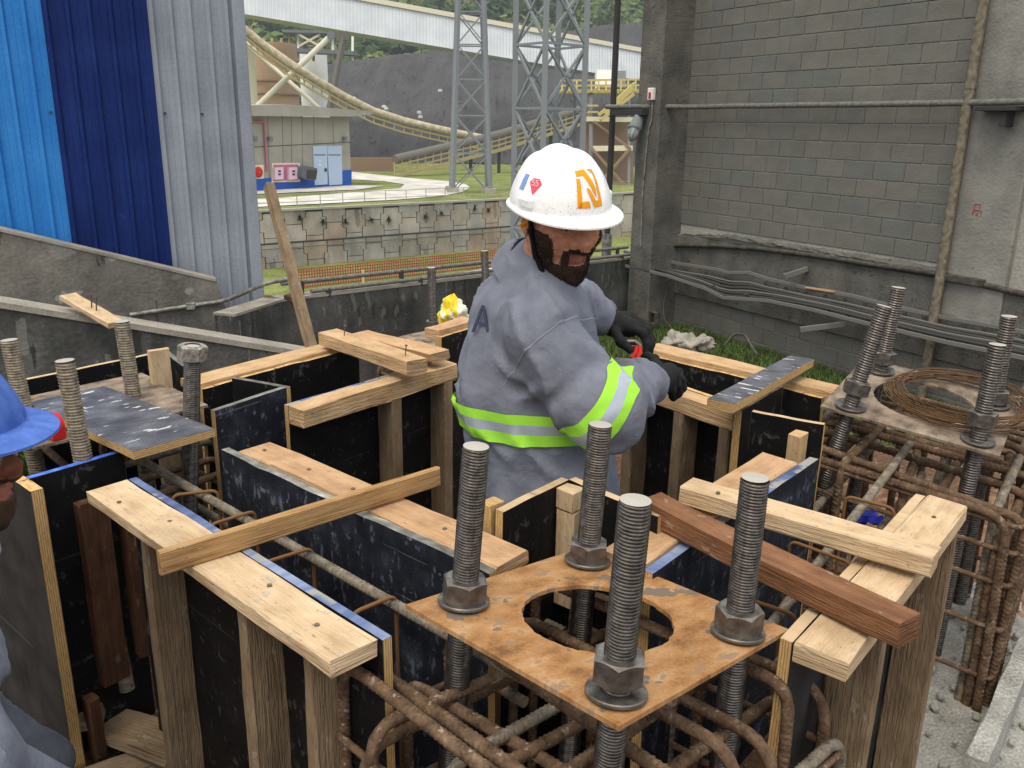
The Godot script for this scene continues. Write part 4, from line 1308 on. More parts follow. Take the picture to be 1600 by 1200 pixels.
func hut(_wd: Vector3):
	var A := ph(340, 303, PLAT)
	var B := ph(549, 290, PLAT)
	var d := (B - A).normalized()
	var nn := d.cross(Vector3.UP).normalized()
	if nn.z < 0: nn = -nn
	var t := thing("small_building", "grey concrete hut with blue base, flat roof and pale double doors", "building")
	var H := 5.35
	var on := func(x, y, o := 0.0): return pp(x, y, A + nn * o, nn)
	var mb := MB.new()
	mb.box(Transform3D(Basis(d, Vector3.UP, d.cross(Vector3.UP)), (A + B) * 0.5 - nn * 3.0 + Vector3(0, H * 0.5, 0)), Vector3((B - A).length(), H, 6.0), 0.0)
	part("wall", mb, M.hut, t)
	mb = MB.new()
	prism(mb, [on.call(330, 287, 0.03), on.call(549.5, 265, 0.03), on.call(549.5, 290, 0.03), on.call(330, 304, 0.03)], nn, 0.03)
	part("base_band", mb, M.hutblue, t)
	mb = MB.new()
	prism(mb, [on.call(330, 166, 1.0), on.call(450, 163, 1.0), on.call(582, 174, 1.0), on.call(582, 178, 1.0), on.call(552, 182, 1.0), on.call(330, 181, 1.0)], nn, 7.5)
	part("roof", mb, M.hut, t)
	# cast panel joints
	for q in [[392, 230, 548, 222, 0.03], [418, 180, 421, 285, 0.02], [441, 180, 443, 285, 0.02], [455, 180, 456, 285, 0.02], [472, 180, 473, 285, 0.02], [490, 180, 491, 228, 0.02], [520, 180, 521, 228, 0.02]]:
		mb = MB.new()
		bar(mb, on.call(q[0], q[1], 0.0), on.call(q[2], q[3], 0.0), 0.05)
		part("joint", mb, M.joint if q[4] > 0.025 else flat(128, 124, 115, 0.95), t)
	for q in [[489, 511], [511.5, 534]]:
		mb = MB.new()
		prism(mb, [on.call(q[0], 228, 0.08), on.call(q[1], 227.5, 0.08), on.call(q[1] + 1, 288, 0.08), on.call(q[0] + 3, 289.5, 0.08)], nn, 0.06)
		var dr := part("door", mb, M.door, t)
		mb = MB.new()
		prism(mb, [on.call(q[0] + 2, 241, 0.1), on.call(q[1] - 2, 241, 0.1), on.call(q[1] - 2, 243, 0.1), on.call(q[0] + 2, 243, 0.1)], nn, 0.02)
		part("rail", mb, M.grey, dr)
	mb = MB.new()
	prism(mb, [on.call(508, 263, 0.16), on.call(511, 263, 0.16), on.call(511, 268, 0.16), on.call(508, 268, 0.16)], nn, 0.06)
	part("door_handle", mb, M.pipedark, t)
	for q in [[500, 251.5], [500, 257.5]]:
		mb = MB.new()
		mb.tube(PackedVector3Array([on.call(q[0], q[1], 0.1), on.call(q[0], q[1], 0.13)]), 0.1, 10)
		part("door_sign", mb, M.white, t)
	# wall lights
	for x in [398, 422, 539]:
		mb = MB.new()
		mb.box(Transform3D(Basis(d, Vector3.UP, d.cross(Vector3.UP)), on.call(x, 216.5, 0.2)), Vector3(0.35, 0.3, 0.4), 0.05)
		part("wall_lamp", mb, M.grey, t)
	# pink standpipe
	mb = MB.new()
	mb.tube(fillet([on.call(385, 190, 0.15), on.call(413, 190, 0.15), on.call(417, 256, 0.15), on.call(418, 268, 0.15)], 0.2, 0.3), 0.09, 8)
	part("fire_pipe", mb, M.pinkred, t)
	# fire cabinets on cream boards
	for q in [[397, 412, 258, 280, 0], [425, 469, 255, 285, 1]]:
		t = thing("fire_cabinet", ["red fire hose cabinet on a cream board at the hut", "pair of pink hydrant boxes on a cream board at the hut"][q[4]], "cabinet")
		mb = MB.new()
		prism(mb, [on.call(q[0], q[2], 0.1), on.call(q[1], q[2] - 0.5, 0.1), on.call(q[1], q[3] - 1, 0.1), on.call(q[0], q[3], 0.1)], nn, 0.08)
		part("board", mb, M.cream, t)
		mb = MB.new()
		prism(mb, [on.call(q[0] + 2.5, q[2] + 2.5, 0.13), on.call(q[1] - 2.5, q[2] + 2, 0.13), on.call(q[1] - 2.5, q[3] - 3.5, 0.13), on.call(q[0] + 2.5, q[3] - 2.5, 0.13)], nn, 0.04)
		part("back_panel", mb, M.pinkred if q[4] else M.cream, t)
		if q[4]:
			for x in [430, 452]:
				mb = MB.new()
				prism(mb, [on.call(x, 262, 0.4), on.call(x + 13, 261.5, 0.4), on.call(x + 13, 280, 0.4), on.call(x, 281, 0.4)], nn, 0.26)
				var bx := part("box", mb, flat(214, 182, 200, 0.6), t)
				for y in [266, 271]:
					mb = MB.new()
					prism(mb, [on.call(x + 5, y, 0.42), on.call(x + 9, y, 0.42), on.call(x + 9, y + 3, 0.42), on.call(x + 5, y + 3, 0.42)], nn, 0.02)
					part("label", mb, M.joint, bx)
		else:
			mb = MB.new()
			_lathe(mb, Transform3D(Basis(Quaternion(Vector3.UP, nn)), on.call(404, 269, 0.3)), [[0.05, 0.12], [0.3, 0.1], [0.4, 0.0], [0.3, -0.1]], 14)
			part("hose_reel", mb, M.red, t)
	t = thing("vent_hood", "dark sheet metal exhaust hood on the hut wall beside the doors", "vent")
	mb = MB.new()
	var P := []
	for q in [[472, 262], [481, 259.5], [496, 263], [494, 281], [480, 281.5], [471, 276]]: P.append(on.call(q[0], q[1], 0.9))
	prism(mb, P, nn, 0.8)
	part("hood", mb, flat(92, 95, 102, 0.6), t)
	mb = MB.new()
	P = []
	for q in [[480, 265], [496, 266.5], [494, 280], [479, 280]]: P.append(on.call(q[0], q[1], 0.93))
	prism(mb, P, nn, 0.02)
	part("opening", mb, M.joint, t)
func lattice(label: String, base: Array, top: Array, levels: Array, lw: float, bw: float, mats: Array):
	# four legs base[i] -> top[i]; levels are fractions of the height
	var t := thing("lattice_tower", label, "tower")
	for i in 4:
		var mb := MB.new()
		bar(mb, base[i], top[i], lw)
		part("leg", mb, mats[i], t)
		mb = MB.new()
		mb.box(Transform3D(Basis.IDENTITY, base[i] + Vector3(0, 0.15, 0)), Vector3(lw * 3.2, 0.4, lw * 3.2), 0.0)
		part("footing", mb, M.hut, t)
	for i in 4:
		var j := (i + 1) % 4
		for k in levels.size() - 1:
			var a0: Vector3 = base[i].lerp(top[i], levels[k])
			var b0: Vector3 = base[j].lerp(top[j], levels[k])
			var a1: Vector3 = base[i].lerp(top[i], levels[k + 1])
			var b1: Vector3 = base[j].lerp(top[j], levels[k + 1])
			for e in [[a0, b1], [b0, a1], [a1, b1]]:
				var mb := MB.new()
				bar(mb, e[0], e[1], bw)
				part("brace", mb, mats[(i + k) % 4], t)
func towers():
	var cB := ph(735, 300, PLAT)
	var zt := (cB - EYE).dot(c_fw)
	var base := []
	var top := []
	for q in [[-1, 1], [1, 1], [1, -1], [-1, -1]]:
		base.append(Vector3(cB.x + q[0] * 1.42 + q[1] * 0.14, PLAT, cB.z + q[1] * 1.0))
		top.append(Vector3(cB.x + q[0] * 0.78 + q[1] * 0.08, PLAT + 17.0, cB.z + q[1] * 0.6))
	lattice("tapered lattice pylon standing on the lawn beside the road", base, top, [0.0, 0.17, 0.33, 0.48, 0.62, 0.75, 0.88, 1.0], 0.26, 0.09, [M.towersteel, M.towersteel, M.towersteel, M.towersteel])
	base = []
	top = []
	for q in [[806, 45.0], [851, 43.2], [912, 45.0], [870, 46.8]]:
		var p := pz(q[0] - 3.0, 250, q[1])
		base.append(Vector3(p.x, -6.6, p.z))
		top.append(Vector3(p.x, 8.5, p.z))
	lattice("straight grey lattice pylon rising behind the white helmet", base, top, [0.0, 0.2, 0.4, 0.6, 0.8, 1.0], 0.28, 0.11, [M.towersteel, M.towersteel, M.towersteel, M.towersteel])
	t_conduit()
func t_conduit():
	pass
func plant_far():
	var mb := MB.new()
	# covered conveyor gallery
	var t := thing("conveyor_gallery", "long pale corrugated conveyor gallery descending across the plant", "conveyor")
	var a0 := pz(330, -42, 96)
	var b0 := pz(1080, 96, 124)
	var a1 := pz(330, 13, 96)
	var b1 := pz(1080, 139, 124)
	var N := 150
	var nn := (b0 - a0).cross(Vector3.UP).normalized()
	if nn.z < 0: nn = -nn
	for i in N:
		var s0 := i / float(N)
		var s1 := (i + 0.5) / float(N)
		var s2 := (i + 1) / float(N)
		mb.qf(a0.lerp(b0, s0), a0.lerp(b0, s1), a1.lerp(b1, s1), a1.lerp(b1, s0), nn)
		mb.qf(a0.lerp(b0, s1) - nn * 0.05, a0.lerp(b0, s2) - nn * 0.05, a1.lerp(b1, s2) - nn * 0.05, a1.lerp(b1, s1) - nn * 0.05, nn)
		mb.qf(a0.lerp(b0, s1), a0.lerp(b0, s1) - nn * 0.05, a1.lerp(b1, s1) - nn * 0.05, a1.lerp(b1, s1), (b0 - a0))
	mb.qf(a1, b1, b1 - nn * 4, a1 - nn * 4, Vector3.DOWN)
	part("side_cladding", mb, M.gallery, t)
	mb = MB.new()
	var e := Vector3(0, 0.55, 0)
	prism(mb, [a0 + nn * 0.25, b0 + nn * 0.25, b0 + nn * 0.25 + e, a0 + nn * 0.25 + e], nn, 4.6)
	part("roof", mb, M.galroof, t)
	# legs of the gallery
	t = thing("gallery_trestle", "pale tubular trestle legs under the conveyor gallery", "trestle")
	for q in [[517, 56, 400, 168, 4.5, 88.0], [380, 64, 500, 170, 3.2, 90.0]]:
		mb = MB.new()
		mb.tube(PackedVector3Array([pz(q[0], q[1], q[5]), pz(q[2], q[3], q[5])]), q[4] / 1350.0 * q[5], 10)
		part("leg", mb, M.palepipe, t)
	mb = MB.new()
	mb.tube(PackedVector3Array([pz(517, 55, 87.5), pz(517, 55, 88.8)]), 0.42, 12)
	part("flange", mb, M.grey, t)
	t = thing("gallery_post", "brown steel post carrying the gallery beside the tubular legs", "post")
	far_box(t, "post", M.convdark, pz(538, 52, 93), pz(515, 170, 93), 0.5, 0.5)
	far_box(t, "post_head", M.convdark, pz(525, 58, 93), pz(545, 56, 93), 0.6, 0.9)
	# curved tube conveyor
	t = thing("tube_conveyor", "dusty tube conveyor swooping down behind the hut", "conveyor")
	var cp := [[360, 28, 84], [382, 46, 84], [411, 70, 85], [461, 105, 86], [502, 130, 88], [540, 152, 90], [584, 174, 92], [631, 189, 94], [672, 199, 96], [713, 208, 98], [760, 217, 100]]
	var path := PackedVector3Array()
	for i in range(cp.size() - 1):
		for k in 6:
			var s := k / 6.0
			path.append(pz(lerpf(cp[i][0], cp[i + 1][0], s), lerpf(cp[i][1], cp[i + 1][1], s), lerpf(cp[i][2], cp[i + 1][2], s)))
	mb = MB.new()
	mb.tube(path, 0.42, 12)
	part("tube", mb, M.conv, t)
	for i in range(0, path.size(), 1):
		if i % 2: continue
		mb = MB.new()
		var p := path[i]
		bar(mb, p + Vector3(0, -0.35, 0), p + Vector3(0, -1.25, 0), 0.14)
		part("truss_post", mb, M.trussy, t)
	for dy in [-0.62, -1.2]:
		mb = MB.new()
		for i in path.size() - 1: bar(mb, path[i] + Vector3(0, dy, 0.1), path[i + 1] + Vector3(0, dy, 0.1), 0.17)
		part("walkway_chord", mb, M.trussy, t)
	# lower conveyor
	t = thing("belt_conveyor", "low covered belt conveyor with yellow railed walkway", "conveyor")
	cp = [[617, 250, 84], [702, 230, 88], [780, 211, 92], [850, 190, 96], [930, 165, 100]]
	path = PackedVector3Array()
	for i in range(cp.size() - 1):
		for k in 7:
			var s := k / 7.0
			path.append(pz(lerpf(cp[i][0], cp[i + 1][0], s), lerpf(cp[i][1], cp[i + 1][1], s), lerpf(cp[i][2], cp[i + 1][2], s)))
	mb = MB.new()
	mb.tube(path, 0.5, 12)
	part("hood", mb, M.convdark, t)
	for i in path.size():
		mb = MB.new()
		bar(mb, path[i] + Vector3(0, -0.2, 0.55), path[i] + Vector3(0, -1.6, 0.55), 0.12)
		part("rail_post", mb, M.trussy, t)
	for dy in [-0.5, -1.0, -1.55]:
		mb = MB.new()
		for i in path.size() - 1: bar(mb, path[i] + Vector3(0, dy, 0.55), path[i + 1] + Vector3(0, dy, 0.55), 0.13 if dy > -1.5 else 0.3)
		part("rail", mb, M.trussy, t)
	for i in [10, 14, 18, 22]:
		mb = MB.new()
		bar(mb, path[i] + Vector3(0, -1.6, 0), Vector3(path[i].x, PLAT, path[i].z), 0.35)
		part("support", mb, M.towerdark, t)
	t = thing("low_wall", "low tan concrete wall at the foot of the belt conveyor", "wall")
	far_box(t, "wall", M.rustwall, ph(548, 268, PLAT) + Vector3(0, 0.7, 0), ph(617, 267, PLAT) + Vector3(0, 0.7, 0), 0.4, 1.5)
	# black stockpile roofs
	t = thing("stockpile_shed", "huge dark sheeted stockpile roof behind the conveyors", "shed")
	mb = MB.new()
	var g0 := ph(452, 252, PLAT)
	var g1 := ph(1100, 262, PLAT)
	var r0 := pz(490, 104, 158)
	var r1 := pz(1100, 20, 158)
	var G := PackedVector3Array()
	for i in 9:
		for j in 30:
			var p := g0.lerp(g1, j / 29.0).lerp(r0.lerp(r1, j / 29.0), i / 8.0)
			p += Vector3(0, noise.get_noise_2d(j * 40.0, i * 60.0) * 0.5, 0)
			G.append(p)
	mb.grid(G, 9, 30, 1, 1, false)
	mb.qf(g0, r0, r0 + Vector3(-6, -8, -30), g0 + Vector3(-10, 0, -50), Vector3(-1, 0, 0))
	part("roof_sheeting", mb, M.coal, t)
	for q in [[688, 140], [553, 152], [600, 165], [603, 168], [655, 174], [657, 181], [712, 195]]:
		var lm := MB.new()
		lm.tube(PackedVector3Array([pz(q[0], q[1], 118), pz(q[0], q[1] + 4, 118)]), 0.3, 8)
		part("roof_lamp", lm, M.white, t)
	t = thing("stockpile_shed", "second dark sheeted roof rising above the gallery", "shed")
	mb = MB.new()
	prism(mb, [pz(860, 60, 165), pz(1010, 34, 175), pz(1080, 30, 175), pz(1080, 130, 160), pz(850, 90, 160)], Vector3(0, 0.5, 0.8), 1.0)
	part("roof_sheeting", mb, M.coal, t)
	# silos and frames left
	t = thing("silo", "rust stained cylindrical silo behind the tube conveyor", "silo")
	mb = MB.new()
	_lathe(mb, Transform3D(Basis.IDENTITY, pz(430, 120, 112)), [[2.8, 4.0], [2.9, 3.2], [2.9, -14.0]], 20)
	part("body", mb, M.silo, t)
	for y in [102, 128, 148]:
		mb = MB.new()
		var q := pz(430, y, 112)
		_lathe(mb, Transform3D(Basis.IDENTITY, q), [[2.95, 0.15], [3.05, 0.1], [3.05, -0.1], [2.95, -0.15]], 20)
		part("band", mb, M.rustwall, t)
	t = thing("silo", "cream cylindrical silo beside the shed edge", "silo")
	mb = MB.new()
	_lathe(mb, Transform3D(Basis.IDENTITY, pz(380, 110, 105)), [[1.4, 5.0], [1.5, 4.6], [1.5, -14.0]], 16)
	part("body", mb, M.cream, t)
	t = thing("silo", "white tank under the steel platform", "silo")
	mb = MB.new()
	_lathe(mb, Transform3D(Basis.IDENTITY, pz(490, 105, 125)), [[0.2, 2.5], [2.0, 1.9], [2.0, -14.0]], 16)
	part("body", mb, M.white, t)
	t = thing("process_platform", "grey steel platform with railings above the tanks", "platform")
	for q in [[395, 76, 555, 84, 0.5, 118], [445, 50, 540, 52, 0.35, 118], [395, 70, 500, 74, 0.15, 118], [395, 65, 455, 68, 0.15, 118]]:
		far_box(t, "beam", M.grey, pz(q[0], q[1], q[5]), pz(q[2], q[3], q[5]), 3.0 if q[4] > 0.3 else 0.2, q[4])
	for x in [398, 412, 425, 440, 452, 466, 490, 520, 551]:
		far_box(t, "post", M.white if x in [466, 520, 551] else M.trussy, pz(x, 50 if x > 440 else 60, 118), pz(x, 95, 118), 0.3, 0.3)
	for q in [[467, 72, 500, 54], [500, 72, 467, 54], [470, 110, 450, 160], [408, 160, 414, 110], [432, 160, 426, 112]]:
		far_box(t, "brace", M.cream, pz(q[0], q[1], 117), pz(q[2], q[3], 117), 0.25, 0.25)
	# yellow stair structure right of the helmet
	t = thing("stair_tower", "yellow railed stair platform beside the dark column", "platform")
	for q in [[875, 143, 1010, 143, 0.4], [915, 186, 985, 187, 0.5], [925, 232, 985, 231, 0.5], [925, 290, 985, 292, 0.4]]:
		far_box(t, "deck", M.cream if q[4] > 0.4 else M.yellow, pz(q[0], q[1], 78), pz(q[2], q[3], 78), 3.0, q[4] * 0.8)
	for q in [[875, 126, 1010, 124], [875, 134, 1010, 133], [918, 165, 935, 165], [918, 175, 935, 175]]:
		far_box(t, "rail", M.yellow, pz(q[0], q[1], 76.4), pz(q[2], q[3], 76.4), 0.16, 0.16)
	for i in 12:
		var x := 878.0 + i * 11.5
		far_box(t, "rail_post", M.yellow, pz(x, 125, 76.4), pz(x, 143, 76.4), 0.14, 0.14)
	for q in [[935, 180, 985, 140], [938, 188, 990, 147], [945, 178, 990, 138], [948, 170, 992, 130]]:
		far_box(t, "stair_stringer", M.yellow, pz(q[0], q[1], 75.5), pz(q[2], q[3], 75.5), 0.25, 0.25)
	for q in [[923, 143, 923, 300, 5], [983, 140, 982, 340, 4], [958, 143, 958, 190, 2], [898, 143, 898, 200, 3]]:
		far_box(t, "column", M.grey if q[4] > 3 else M.towerdark, pz(q[0], q[1], 77), pz(q[2], q[3], 77), q[4] * 0.057, q[4] * 0.057)
	for q in [[925, 232, 985, 300], [985, 232, 925, 300], [928, 190, 985, 232], [940, 300, 945, 345], [965, 300, 965, 345]]:
		far_box(t, "brace", M.rustwall, pz(q[0], q[1], 76.5), pz(q[2], q[3], 76.5), 0.2, 0.2)
	mb = MB.new()
	prism(mb, [pz(912, 190, 80), pz(990, 190, 80), pz(990, 345, 80), pz(912, 345, 80)], Vector3(0, 0, 1), 0.3)
	part("cladding", mb, M.rustwall, t)
	far_box(t, "tank", M.white, pz(943, 113, 79), pz(943, 139, 79), 1.4, 1.3)
	far_box(t, "tank", M.grey, pz(970, 113, 80), pz(970, 139, 80), 0.8, 0.8)
	# wooded hillside
	mb = MB.new()
	G = PackedVector3Array()
	var hn := 40
	for i in 14:
		for j in hn:
			var z := lerpf(-210, -420, i / 13.0)
			var x := lerpf(-330, 330, j / float(hn - 1))
			G.append(Vector3(x, hill_y(x, z), z))
	mb.grid(G, 14, hn, 1, 1, true)
	struct("hill", mb, M.hill, "wooded hillside rising behind the plant", "hill")
	var r2 := RandomNumberGenerator.new()
	r2.seed = 21
	for k in 4:
		var mm := MultiMesh.new()
		mm.transform_format = MultiMesh.TRANSFORM_3D
		var lm := MB.new()
		for i in 150:
			var d := Vector3(r2.randfn(), absf(r2.randfn()) * 0.9, r2.randfn()).normalized()
			var p := d * r2.randf_range(0.6, 1.05) * Vector3(1, 0.85, 1)
			var n2 := (d + Vector3(r2.randfn(), r2.randfn(), r2.randfn()) * 0.5).normalized()
			var e1 := n2.cross(Vector3(r2.randfn(), r2.randfn(), r2.randfn())).normalized() * r2.randf_range(0.1, 0.2)
			var e2 := n2.cross(e1)
			lm.qf(p - e1 - e2, p + e1 - e2 * 0.6, p + e1 * 0.8 + e2, p - e1 * 0.7 + e2, n2)
		mm.mesh = lm.mesh(M.leafy[k])
		mm.instance_count = 900
		for i in 900:
			var x := r2.randf_range(-150, 110)
			var z := r2.randf_range(-215, -410)
			var s := r2.randf_range(3.0, 6.5)
			mm.set_instance_transform(i, Transform3D(Basis(Vector3.UP, r2.randf() * TAU).scaled(Vector3(s, s * r2.randf_range(0.8, 1.2), s)), Vector3(x, hill_y(x, z) + s * 0.25, z)))
		var mi := MultiMeshInstance3D.new()
		mi.multimesh = mm
		mi.name = numbered("forest")
		add_child(mi)
		tag(mi, ["dark green tree crowns covering the hillside", "mid green tree crowns covering the hillside", "deep green tree crowns covering the hillside", "yellowish tree crowns dotted over the hillside"][k], "forest", "", "stuff")
func hill_y(x: float, z: float) -> float:
	return PLAT + (-z - 205.0) * 0.62 + noise.get_noise_2d(x * 0.6, z * 0.6) * 12.0

# ---------------------------------------------------------------- formwork
const UU := Vector3(0.656, 0, -0.755)
const VV := Vector3(-0.755, 0, -0.656)
func ply(parent: Node, A: Vector3, B: Vector3, inw: Vector3, h: float, film: Material, edge: Material, topm: Material = null, called := "panel", t := 0.019, rag := 0.0015, bot := -1.0) -> MeshInstance3D:
	# sheet with top edge A-B on its outer face, thickness t along inw, hanging down h
	var am := ArrayMesh.new()
	var f := MB.new()
	var e := MB.new()
	var tp := MB.new()
	var d := (B - A).normalized()
	var iw := (inw - d * inw.dot(d))
	iw.y = 0
	iw = iw.normalized() * t
	var L := (B - A).length()
	var ns: int = max(3, int(L / 0.015))
	var sd := rng.randf() * 100.0
	var up := []
	for i in ns + 1:
		var s := float(i) / ns
		up.append(A.lerp(B, s) + Vector3(0, noise.get_noise_2d(s * L * 300.0, sd) * rag * 1.6, 0))
	var dn := Vector3(0, -h, 0)
	e.off = Vector2(rng.randf(), 0)
	tp.off = Vector2(rng.randf() * 2.0, rng.randf())
	for i in ns:
		var a: Vector3 = up[i]
		var b: Vector3 = up[i + 1]
		var a0 := A.lerp(B, float(i) / ns) + dn
		var b0 := A.lerp(B, float(i + 1) / ns) + dn
		f.qf(a, b, b0, a0, -iw)
		f.qf(a + iw, b + iw, b0 + iw, a0 + iw, iw)
		var s0 := L * i / ns
		var s1 := L * (i + 1) / ns
		var k := tp.v.size()
		tp.qf(a, b, b + iw, a + iw, Vector3.UP)
		if tp.v.size() >= k + 4:
			for j in 4:
				var p := tp.v[k + j]
				tp.uv[k + j] = Vector2((p - A).dot(d), (p - A).dot(iw) / t) * Vector2(1, t) + tp.off
	for q in [A, B]:
		var ns2 := 10
		for i in ns2:
			var y0 := -h * i / ns2
			var y1 := -h * (i + 1) / ns2
			var out := -d if q == A else d
			var j0 := out * (noise.get_noise_2d(i * 70.0, sd) * rag)
			var j1 := out * (noise.get_noise_2d((i + 1) * 70.0, sd) * rag)
			var p := [q + Vector3(0, y0, 0) + j0, q + Vector3(0, y1, 0) + j1, q + iw + Vector3(0, y1, 0) + j1, q + iw + Vector3(0, y0, 0) + j0]
			var k := e.v.size()
			e.qf(p[0], p[1], p[2], p[3], out)
			for j in e.v.size() - k:
				var w = e.v[k + j] - q
				e.uv[k + j] = Vector2(-w.y, w.dot(iw) / t) + e.off
	f.surf(am, film)
	if topm == null: tp.surf(am, edge)
	else: tp.surf(am, topm)
	e.surf(am, edge)
	return obj(called, am, parent)
func tim(parent: Node, called: String, a: Vector3, b: Vector3, w: float, t: float, m: Material, up := Vector3.UP, rough := 0.0016, bow := 0.0) -> MeshInstance3D:
	var mb := MB.new()
	timber(mb, a, b, w, t, up, rough, bow)
	return part(called, mb, m, parent)
func nail(parent: Node, p: Vector3, up := Vector3.UP, r := 0.005, h := 0.002):
	var mb := MB.new()
	mb.tube(PackedVector3Array([p - up * 0.01, p + up * h]), r, 8)
	part("nail_head", mb, M.nail, parent)

func formwork():
	var t: Node3D
	var a: Vector3
	var b: Vector3
	var top := 0.81
	# --- beam between front and left pedestals, outer form
	t = thing("formwork_panel", "outer plywood form with pale top board and three studs, under the crossing lath", "formwork", Vector3.ZERO, "timber formwork around the pit")
	a = ph(201, 749, top)
	b = ph(598, 1001, top)
	ply(t, a, b, UU, top, M.film, M.edge, M.edgeblue)
	var o := (a - b).normalized().cross(Vector3.UP).normalized()
	if o.dot(UU) > 0: o = -o
	tim(t, "wale", a + o * 0.051 + Vector3(0, -0.014, 0), b + o * 0.051 + Vector3(0, -0.014, 0) + (a - b).normalized() * 0.01, 0.098, 0.03, M.pine, Vector3.UP, 0.003)
	for p in [[219, 828, 0.785], [372, 934, 0.785], [476, 1002, 0.785]]:
		var q := ph(p[0], p[1], p[2]) - o * 0.042
		tim(t, "stud", Vector3(q.x, 0.0, q.z), Vector3(q.x, 0.777, q.z), 0.082, 0.03, M.aged, (a - b), 0.002)
	for s in [0.12, 0.3, 0.52, 0.7, 0.88]: nail(t, a.lerp(b, s) + o * (0.03 + 0.05 * fposmod(s * 7.3, 1.0)) + Vector3(0, 0.001, 0))
	# --- same beam, inner form
	t = thing("formwork_panel", "inner plywood form with scuffed bluish face and tan top board beside the worker", "formwork", Vector3.ZERO, "timber formwork around the pit")
	a = ph(346, 703, 0.80)
	b = ph(764, 896, 0.80)
	ply(t, a, b, UU, 0.80, M.filmblue, M.edge, M.edgegrey, "panel", 0.022, 0.004)
	o = -(a - b).normalized().cross(Vector3.UP).normalized()
	if o.dot(UU) < 0: o = -o
	var dd := (b - a).normalized()
	tim(t, "wale", a + dd * 0.05 + o * 0.072 + Vector3(0, -0.01, 0), b + dd * 0.0 + o * 0.072 + Vector3(0, -0.01, 0), 0.098, 0.03, M.tan, Vector3.UP, 0.002)
	for s in [0.25, 0.62]:
		var q: Vector3 = a.lerp(b, s) + o * 0.072
		tim(t, "stud", Vector3(q.x, 0, q.z), Vector3(q.x, 0.77, q.z), 0.085, 0.028, M.aged, dd)
	for s in [0.1, 0.3, 0.48, 0.8]: nail(t, a.lerp(b, s) + o * 0.07 + Vector3(0, 0.006, 0))
	# --- left pedestal: panel with blue edge
	t = thing("formwork_panel", "black plywood panel with blue painted edge and dark brown stud near the tape measure", "formwork", Vector3.ZERO, "timber formwork around the pit")
	a = ph(46, 748, top)
	b = ph(193, 706, top)
	ply(t, a, b, VV, top, M.film, M.edge, M.edgevivid)
	var q0 := ph(146, 784, 0.715)
	var bd := (b - a).normalized()
	var bo := bd.cross(Vector3.UP).normalized()
	if bo.dot(VV) > 0: bo = -bo
	q0 = a + bd * ((q0 - a).dot(bd)) + bo * 0.018
	tim(t, "stud", Vector3(q0.x, 0.18, q0.z), Vector3(q0.x, 0.715, q0.z), 0.075, 0.034, M.dkbrown, bo)
	q0 = a + bd * (b - a).length() * 0.94 + bo * 0.02
	tim(t, "stud", Vector3(q0.x, 0.22, q0.z), Vector3(q0.x, 0.69, q0.z), 0.05, 0.04, M.dkbrown, bo)
	# --- left pedestal: big panel seen by its torn end
	t = thing("formwork_panel", "large dusty dark plywood panel with splintered end beside the man in blue helmet", "formwork", Vector3.ZERO, "timber formwork around the pit")
	a = ph(48, 769, 0.805)
	ply(t, a, a + VV * 0.62, UU, 0.805, M.filmdust, M.edge, null, "panel", 0.028, 0.004)
	var st := ph(150, 1150, 0.08)
	tim(t, "stake", Vector3(st.x, 0, st.z), Vector3(st.x, 0.20, st.z), 0.04, 0.03, M.dkbrown, UU)
	# --- left pedestal: corner box with scuffed face
	t = thing("formwork_panel", "corner box of scuffed black plywood beside the bolt that carries a nut", "formwork", Vector3.ZERO, "timber formwork around the pit")
	a = ph(336, 642, 0.84)
	b = ph(447, 606, 0.84)
	ply(t, a, b, VV, 0.84, M.filmblue, M.edge, M.edgegrey)
	var c := ph(362, 591, 0.84)
	ply(t, b + (b - a).normalized() * 0.001, c, UU, 0.84, M.film, M.edge, M.edgegrey)
	# --- left pedestal: far panels
	t = thing("formwork_panel", "black plywood panel with pale top edge behind the left bolts", "formwork", Vector3.ZERO, "timber formwork around the pit")
	a = ph(30, 596, 0.84)
	b = ph(243, 552, 0.84)
	ply(t, a, b, VV, 0.84, M.film, M.edge, M.pine)
	c = ph(296, 580, 0.84)
	ply(t, b + (b - a).normalized() * 0.03, c, UU, 0.84, M.film, M.edge, M.edgegrey)
	# pale upright stub
	t = thing("timber_stub", "short pale upright board with a knot behind the left bolts", "timber")
	a = ph(254, 608, 0.80)
	tim(t, "board", Vector3(a.x, 0, a.z), pv(a, 546), 0.066, 0.026, M.pine, VV)
	# --- beam between left and back pedestals
	t = thing("formwork_panel", "far plywood form with long pale top board below the concrete coping", "formwork", Vector3.ZERO, "timber formwork around the pit")
	a = ph(316, 608, top)
	b = ph(560, 543, top)
	ply(t, a, b, VV, top, M.film, M.edge, null, "panel", 0.019, 0.004)
	dd = (b - a).normalized()
	o = Vector3.UP.cross(dd).normalized()
	if o.dot(VV) < 0: o = -o
	tim(t, "wale", a + o * 0.068, b + o * 0.068, 0.1, 0.03, M.pine2)
	t = thing("formwork_panel", "black plywood form with chipped pale rail and two studs left of the worker", "formwork", Vector3.ZERO, "timber formwork around the pit")
	a = ph(450, 634, top)
	b = ph(692, 563, top)
	ply(t, a, b, VV, top, M.film, M.edge, M.edgeblue)
	dd = (b - a).normalized()
	o = Vector3.UP.cross(dd).normalized()
	if o.dot(VV) > 0: o = -o
	tim(t, "wale", a + o * 0.036 + Vector3(0, -0.028, 0), b + o * 0.036 + Vector3(0, -0.028, 0), 0.07, 0.06, M.pine2, Vector3.UP, 0.004)
	for s in [0.56, 0.93]:
		var q: Vector3 = a.lerp(b, s) + o * 0.036
		tim(t, "stud", Vector3(q.x, 0, q.z), Vector3(q.x, 0.752, q.z), 0.075, 0.045, M.aged, dd)
